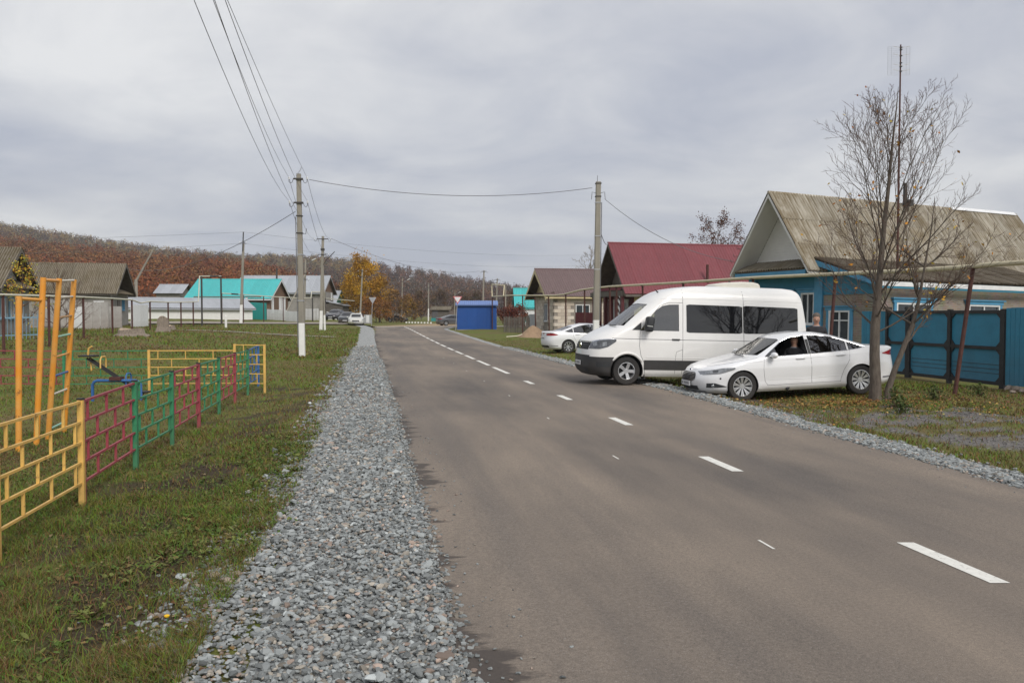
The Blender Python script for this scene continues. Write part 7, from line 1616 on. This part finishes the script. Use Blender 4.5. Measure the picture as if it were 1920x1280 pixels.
# low weedy clumps at the foot of the roadside tree and the gates
def clump(label, px, py, h, seed, pal):
    g = np.random.default_rng(seed); b = G(px, py); t = thing('weed_clump', label, 'plant', b); n = 260; a = g.uniform(0, 6.28, n); r = np.abs(g.normal(0, .13, n)); z = g.uniform(.02, 1, n) * h * (1 - r * 1.2)
    P = np.stack([r * np.cos(a), r * np.sin(a), z], 1); leaves('foliage', g, P, g.uniform(.018, .04, n), colpick(g, n, pal), t)
    T = Tubes()
    for i in range(12): c, cr, _ = limb(g, (g.normal(0, .05), g.normal(0, .05), -.02), dirv(g.uniform(0, 6.28), 1.3), h * .9, .006, .002, .02, .06, 4); T.add(c, cr, 3)
    T.build('stems', MT['twig'], t)
PG = [(.05, .085, .022), (.07, .11, .03), (.09, .10, .03)]
for i, (px, py, h, lb) in enumerate(((1678, 765, .45, 'dark leafy weed clump right of the forked trunk'), (1752, 750, .35, 'leafy weed clump in the grass before the double gate'), (1835, 742, .32, 'pale leafy weed clump before the gate post'), (1690, 775, .3, 'low weed clump at the edge of the grey drive'))): clump(lb, px, py, h, 90 + i, PG)
# ------------------------------------------------------------------ hills and the woods on them
MT['hillm'] = mat('hill_floor', (.10, .055, .03), .95, .4, .03, col2=(.07, .06, .03)); MT['wood'] = colmat('woodland_leaf', .9, spec=.1)
def hill(name, crest, Y0, Yc, back, drop):
    """slope rising from Y0 to a crest at Yc whose skyline follows photo points (minus tree height)"""
    cx = np.array([c[0] for c in crest], float); cy = np.array([c[1] for c in crest], float)
    def height(X, Y):
        px = 960 + F * X / np.maximum(Y, 1); yy = np.interp(px, cx, cy); zc = np.maximum(0.0, CZ + (588 - yy) / F * Yc - drop); t = (Y - Y0) / (Yc - Y0)
        f = np.where(t < 1, np.clip(t, 0, 1) ** 1.15, np.clip(1 - (Y - Yc) / back, 0, 1)); return zc * f - 1.0 + 3.0 * (fbm(X, Y, .012, 14) - .5) * np.clip(t, 0, 1)
    xs = np.linspace(-760 * Yc / 900, 620 * Yc / 900, 110); ys = np.linspace(Y0, Yc + back, 50); X, Y = np.meshgrid(xs, ys); V = np.stack([X, Y, height(X, Y)], -1).reshape(-1, 3); ny, nx = X.shape; i = (np.arange(ny - 1)[:, None] * nx + np.arange(nx - 1)[None]).ravel()
    o = np_mesh(name, V, np.stack([i, i + 1, i + nx + 1, i + nx], 1), MT['hillm'], None, True); o['kind'] = 'structure'; return height
NEARC = [(-700, 440), (-200, 436), (0, 440), (100, 452), (250, 468), (400, 476), (480, 488), (560, 506), (640, 540), (720, 572), (800, 590), (2000, 600)]
FARC_ = [(-900, 370), (-300, 392), (0, 413), (90, 428), (200, 446), (330, 464), (470, 474), (600, 477), (700, 487), (800, 503), (900, 519), (985, 534), (1100, 548), (1400, 572), (1800, 588), (2400, 590)]
hn = hill('hill', NEARC, 190, 430, 160, 10); hf = hill('hill', FARC_, 470, 900, 250, 11)
def wood(name, height, n, y0, y1, quads, h0, h1, pal, leaf, seed, pxr, yexp=1.0):
    g = np.random.default_rng(seed); Y = y0 + (y1 - y0) * g.random(n) ** yexp; px = g.uniform(pxr[0], pxr[1], n); X = (px - 960) / F * Y; Z = height(X, Y); k = (Z > .6); X, Y, Z = X[k], Y[k], Z[k]; n = len(X)
    H = g.uniform(h0, h1, n); wdt = H * g.uniform(.22, .34, n); pal = np.array(pal); reg = fbm(X, Y, .02, seed + 1) * .75 + g.random(n) * .25; idx = np.clip(((reg - .22) / .56 * len(pal)).astype(int), 0, len(pal) - 1); c = pal[idx] * g.uniform(.7, 1.3, (n, 1))
    u = g.normal(size=(n, quads, 3)); u /= np.linalg.norm(u, axis=2)[..., None]; rad = g.uniform(.45, 1.0, (n, quads, 1)) ** .5; lump = 1 + .3 * np.sin(u[..., :1] * 5 + X[:, None, None]) * np.cos(u[..., 1:2] * 4 + Y[:, None, None])
    C = u * rad * lump * np.stack([wdt, wdt, H * .42], 1)[:, None, :]; C[..., 2] += (H * .58)[:, None]; C += np.stack([X, Y, Z], 1)[:, None, :]
    nr_ = u + .55 * g.normal(size=(n, quads, 3)); nr_ /= np.linalg.norm(nr_, axis=2)[..., None]; a = np.cross(nr_, g.normal(size=(n, quads, 3))); a /= np.linalg.norm(a, axis=2)[..., None] + 1e-6; b = np.cross(nr_, a); s = leaf * g.uniform(.6, 1.3, (n, quads, 1))
    V = np.stack([C - a * s, C + b * s * .8, C + a * s * .9], 2).reshape(-1, 3); Q = n * quads
    cols = np.repeat((c[:, None, :] * g.uniform(.88, 1.12, (n, quads, 1))).reshape(-1, 1, 3), 3, 1).reshape(-1, 3); i = np.arange(Q) * 3
    np_mesh(name, V, np.stack([i, i + 1, i + 2], 1), MT['wood'], np.clip(cols, 0, 1), False, 'stuff')
    # trunks
    k = 3; Pb = np.stack([X, Y, Z - .5], 1); Pt = np.stack([X, Y, Z + H * .7], 1); r = .16; off = np.array([(math.cos(q), math.sin(q), 0) for q in (0, 2.1, 4.2)]) * r
    V = np.concatenate([Pb[:, None] + off, Pt[:, None] + off * .3], 1).reshape(-1, 3); i = np.arange(n) * 6; Fq = np.concatenate([np.stack([i + j, i + (j + 1) % 3, i + 3 + (j + 1) % 3, i + 3 + j], 1) for j in range(3)])
    np_mesh(name + '_trunks', V, Fq, MT['wood'], np.full((len(V), 3), .11) * np.array([1, .92, .85]), False, 'stuff')
RUST = [(.14, .08, .046), (.21, .075, .036), (.24, .082, .036), (.175, .066, .038), (.24, .11, .04), (.17, .105, .05), (.15, .066, .042)]
DARK = [(.085, .055, .05), (.12, .06, .047), (.08, .063, .058), (.15, .075, .045), (.10, .082, .06), (.17, .09, .042), (.09, .062, .056)]
CREST = [(.25, .18, .075), (.20, .165, .085), (.29, .20, .07), (.18, .155, .09), (.23, .15, .07)]
wood('near_woods', hn, 2500, 200, 450, 140, 8, 13, RUST, .50, 201, (-60, 830), .9)
wood('far_woods', hf, 4300, 480, 905, 70, 9, 14, DARK, .88, 202, (-60, 1500), .9)
wood('crest_woods', hf, 1000, 760, 930, 70, 10, 14, CREST, .88, 203, (-60, 690))
# ------------------------------------------------------------------ air: far woods fade
def haze():
    o = MB().span((-1100, -30, -8), (1100, 1250, 175)).build('haze', bpy.data.materials.new('haze_air')); o['kind'] = 'stuff'
    m = o.data.materials[0]; m.use_nodes = True; N = m.node_tree.nodes; L = m.node_tree.links; N.remove(N['Principled BSDF'])
    v = N.new('ShaderNodeVolumePrincipled'); v.inputs['Color'].default_value = (.86, .88, .92, 1); v.inputs['Density'].default_value = HAZE; v.inputs['Anisotropy'].default_value = .2
    L.new(v.outputs[0], N['Material Output'].inputs['Volume'])
HAZE = 0.00024
haze()
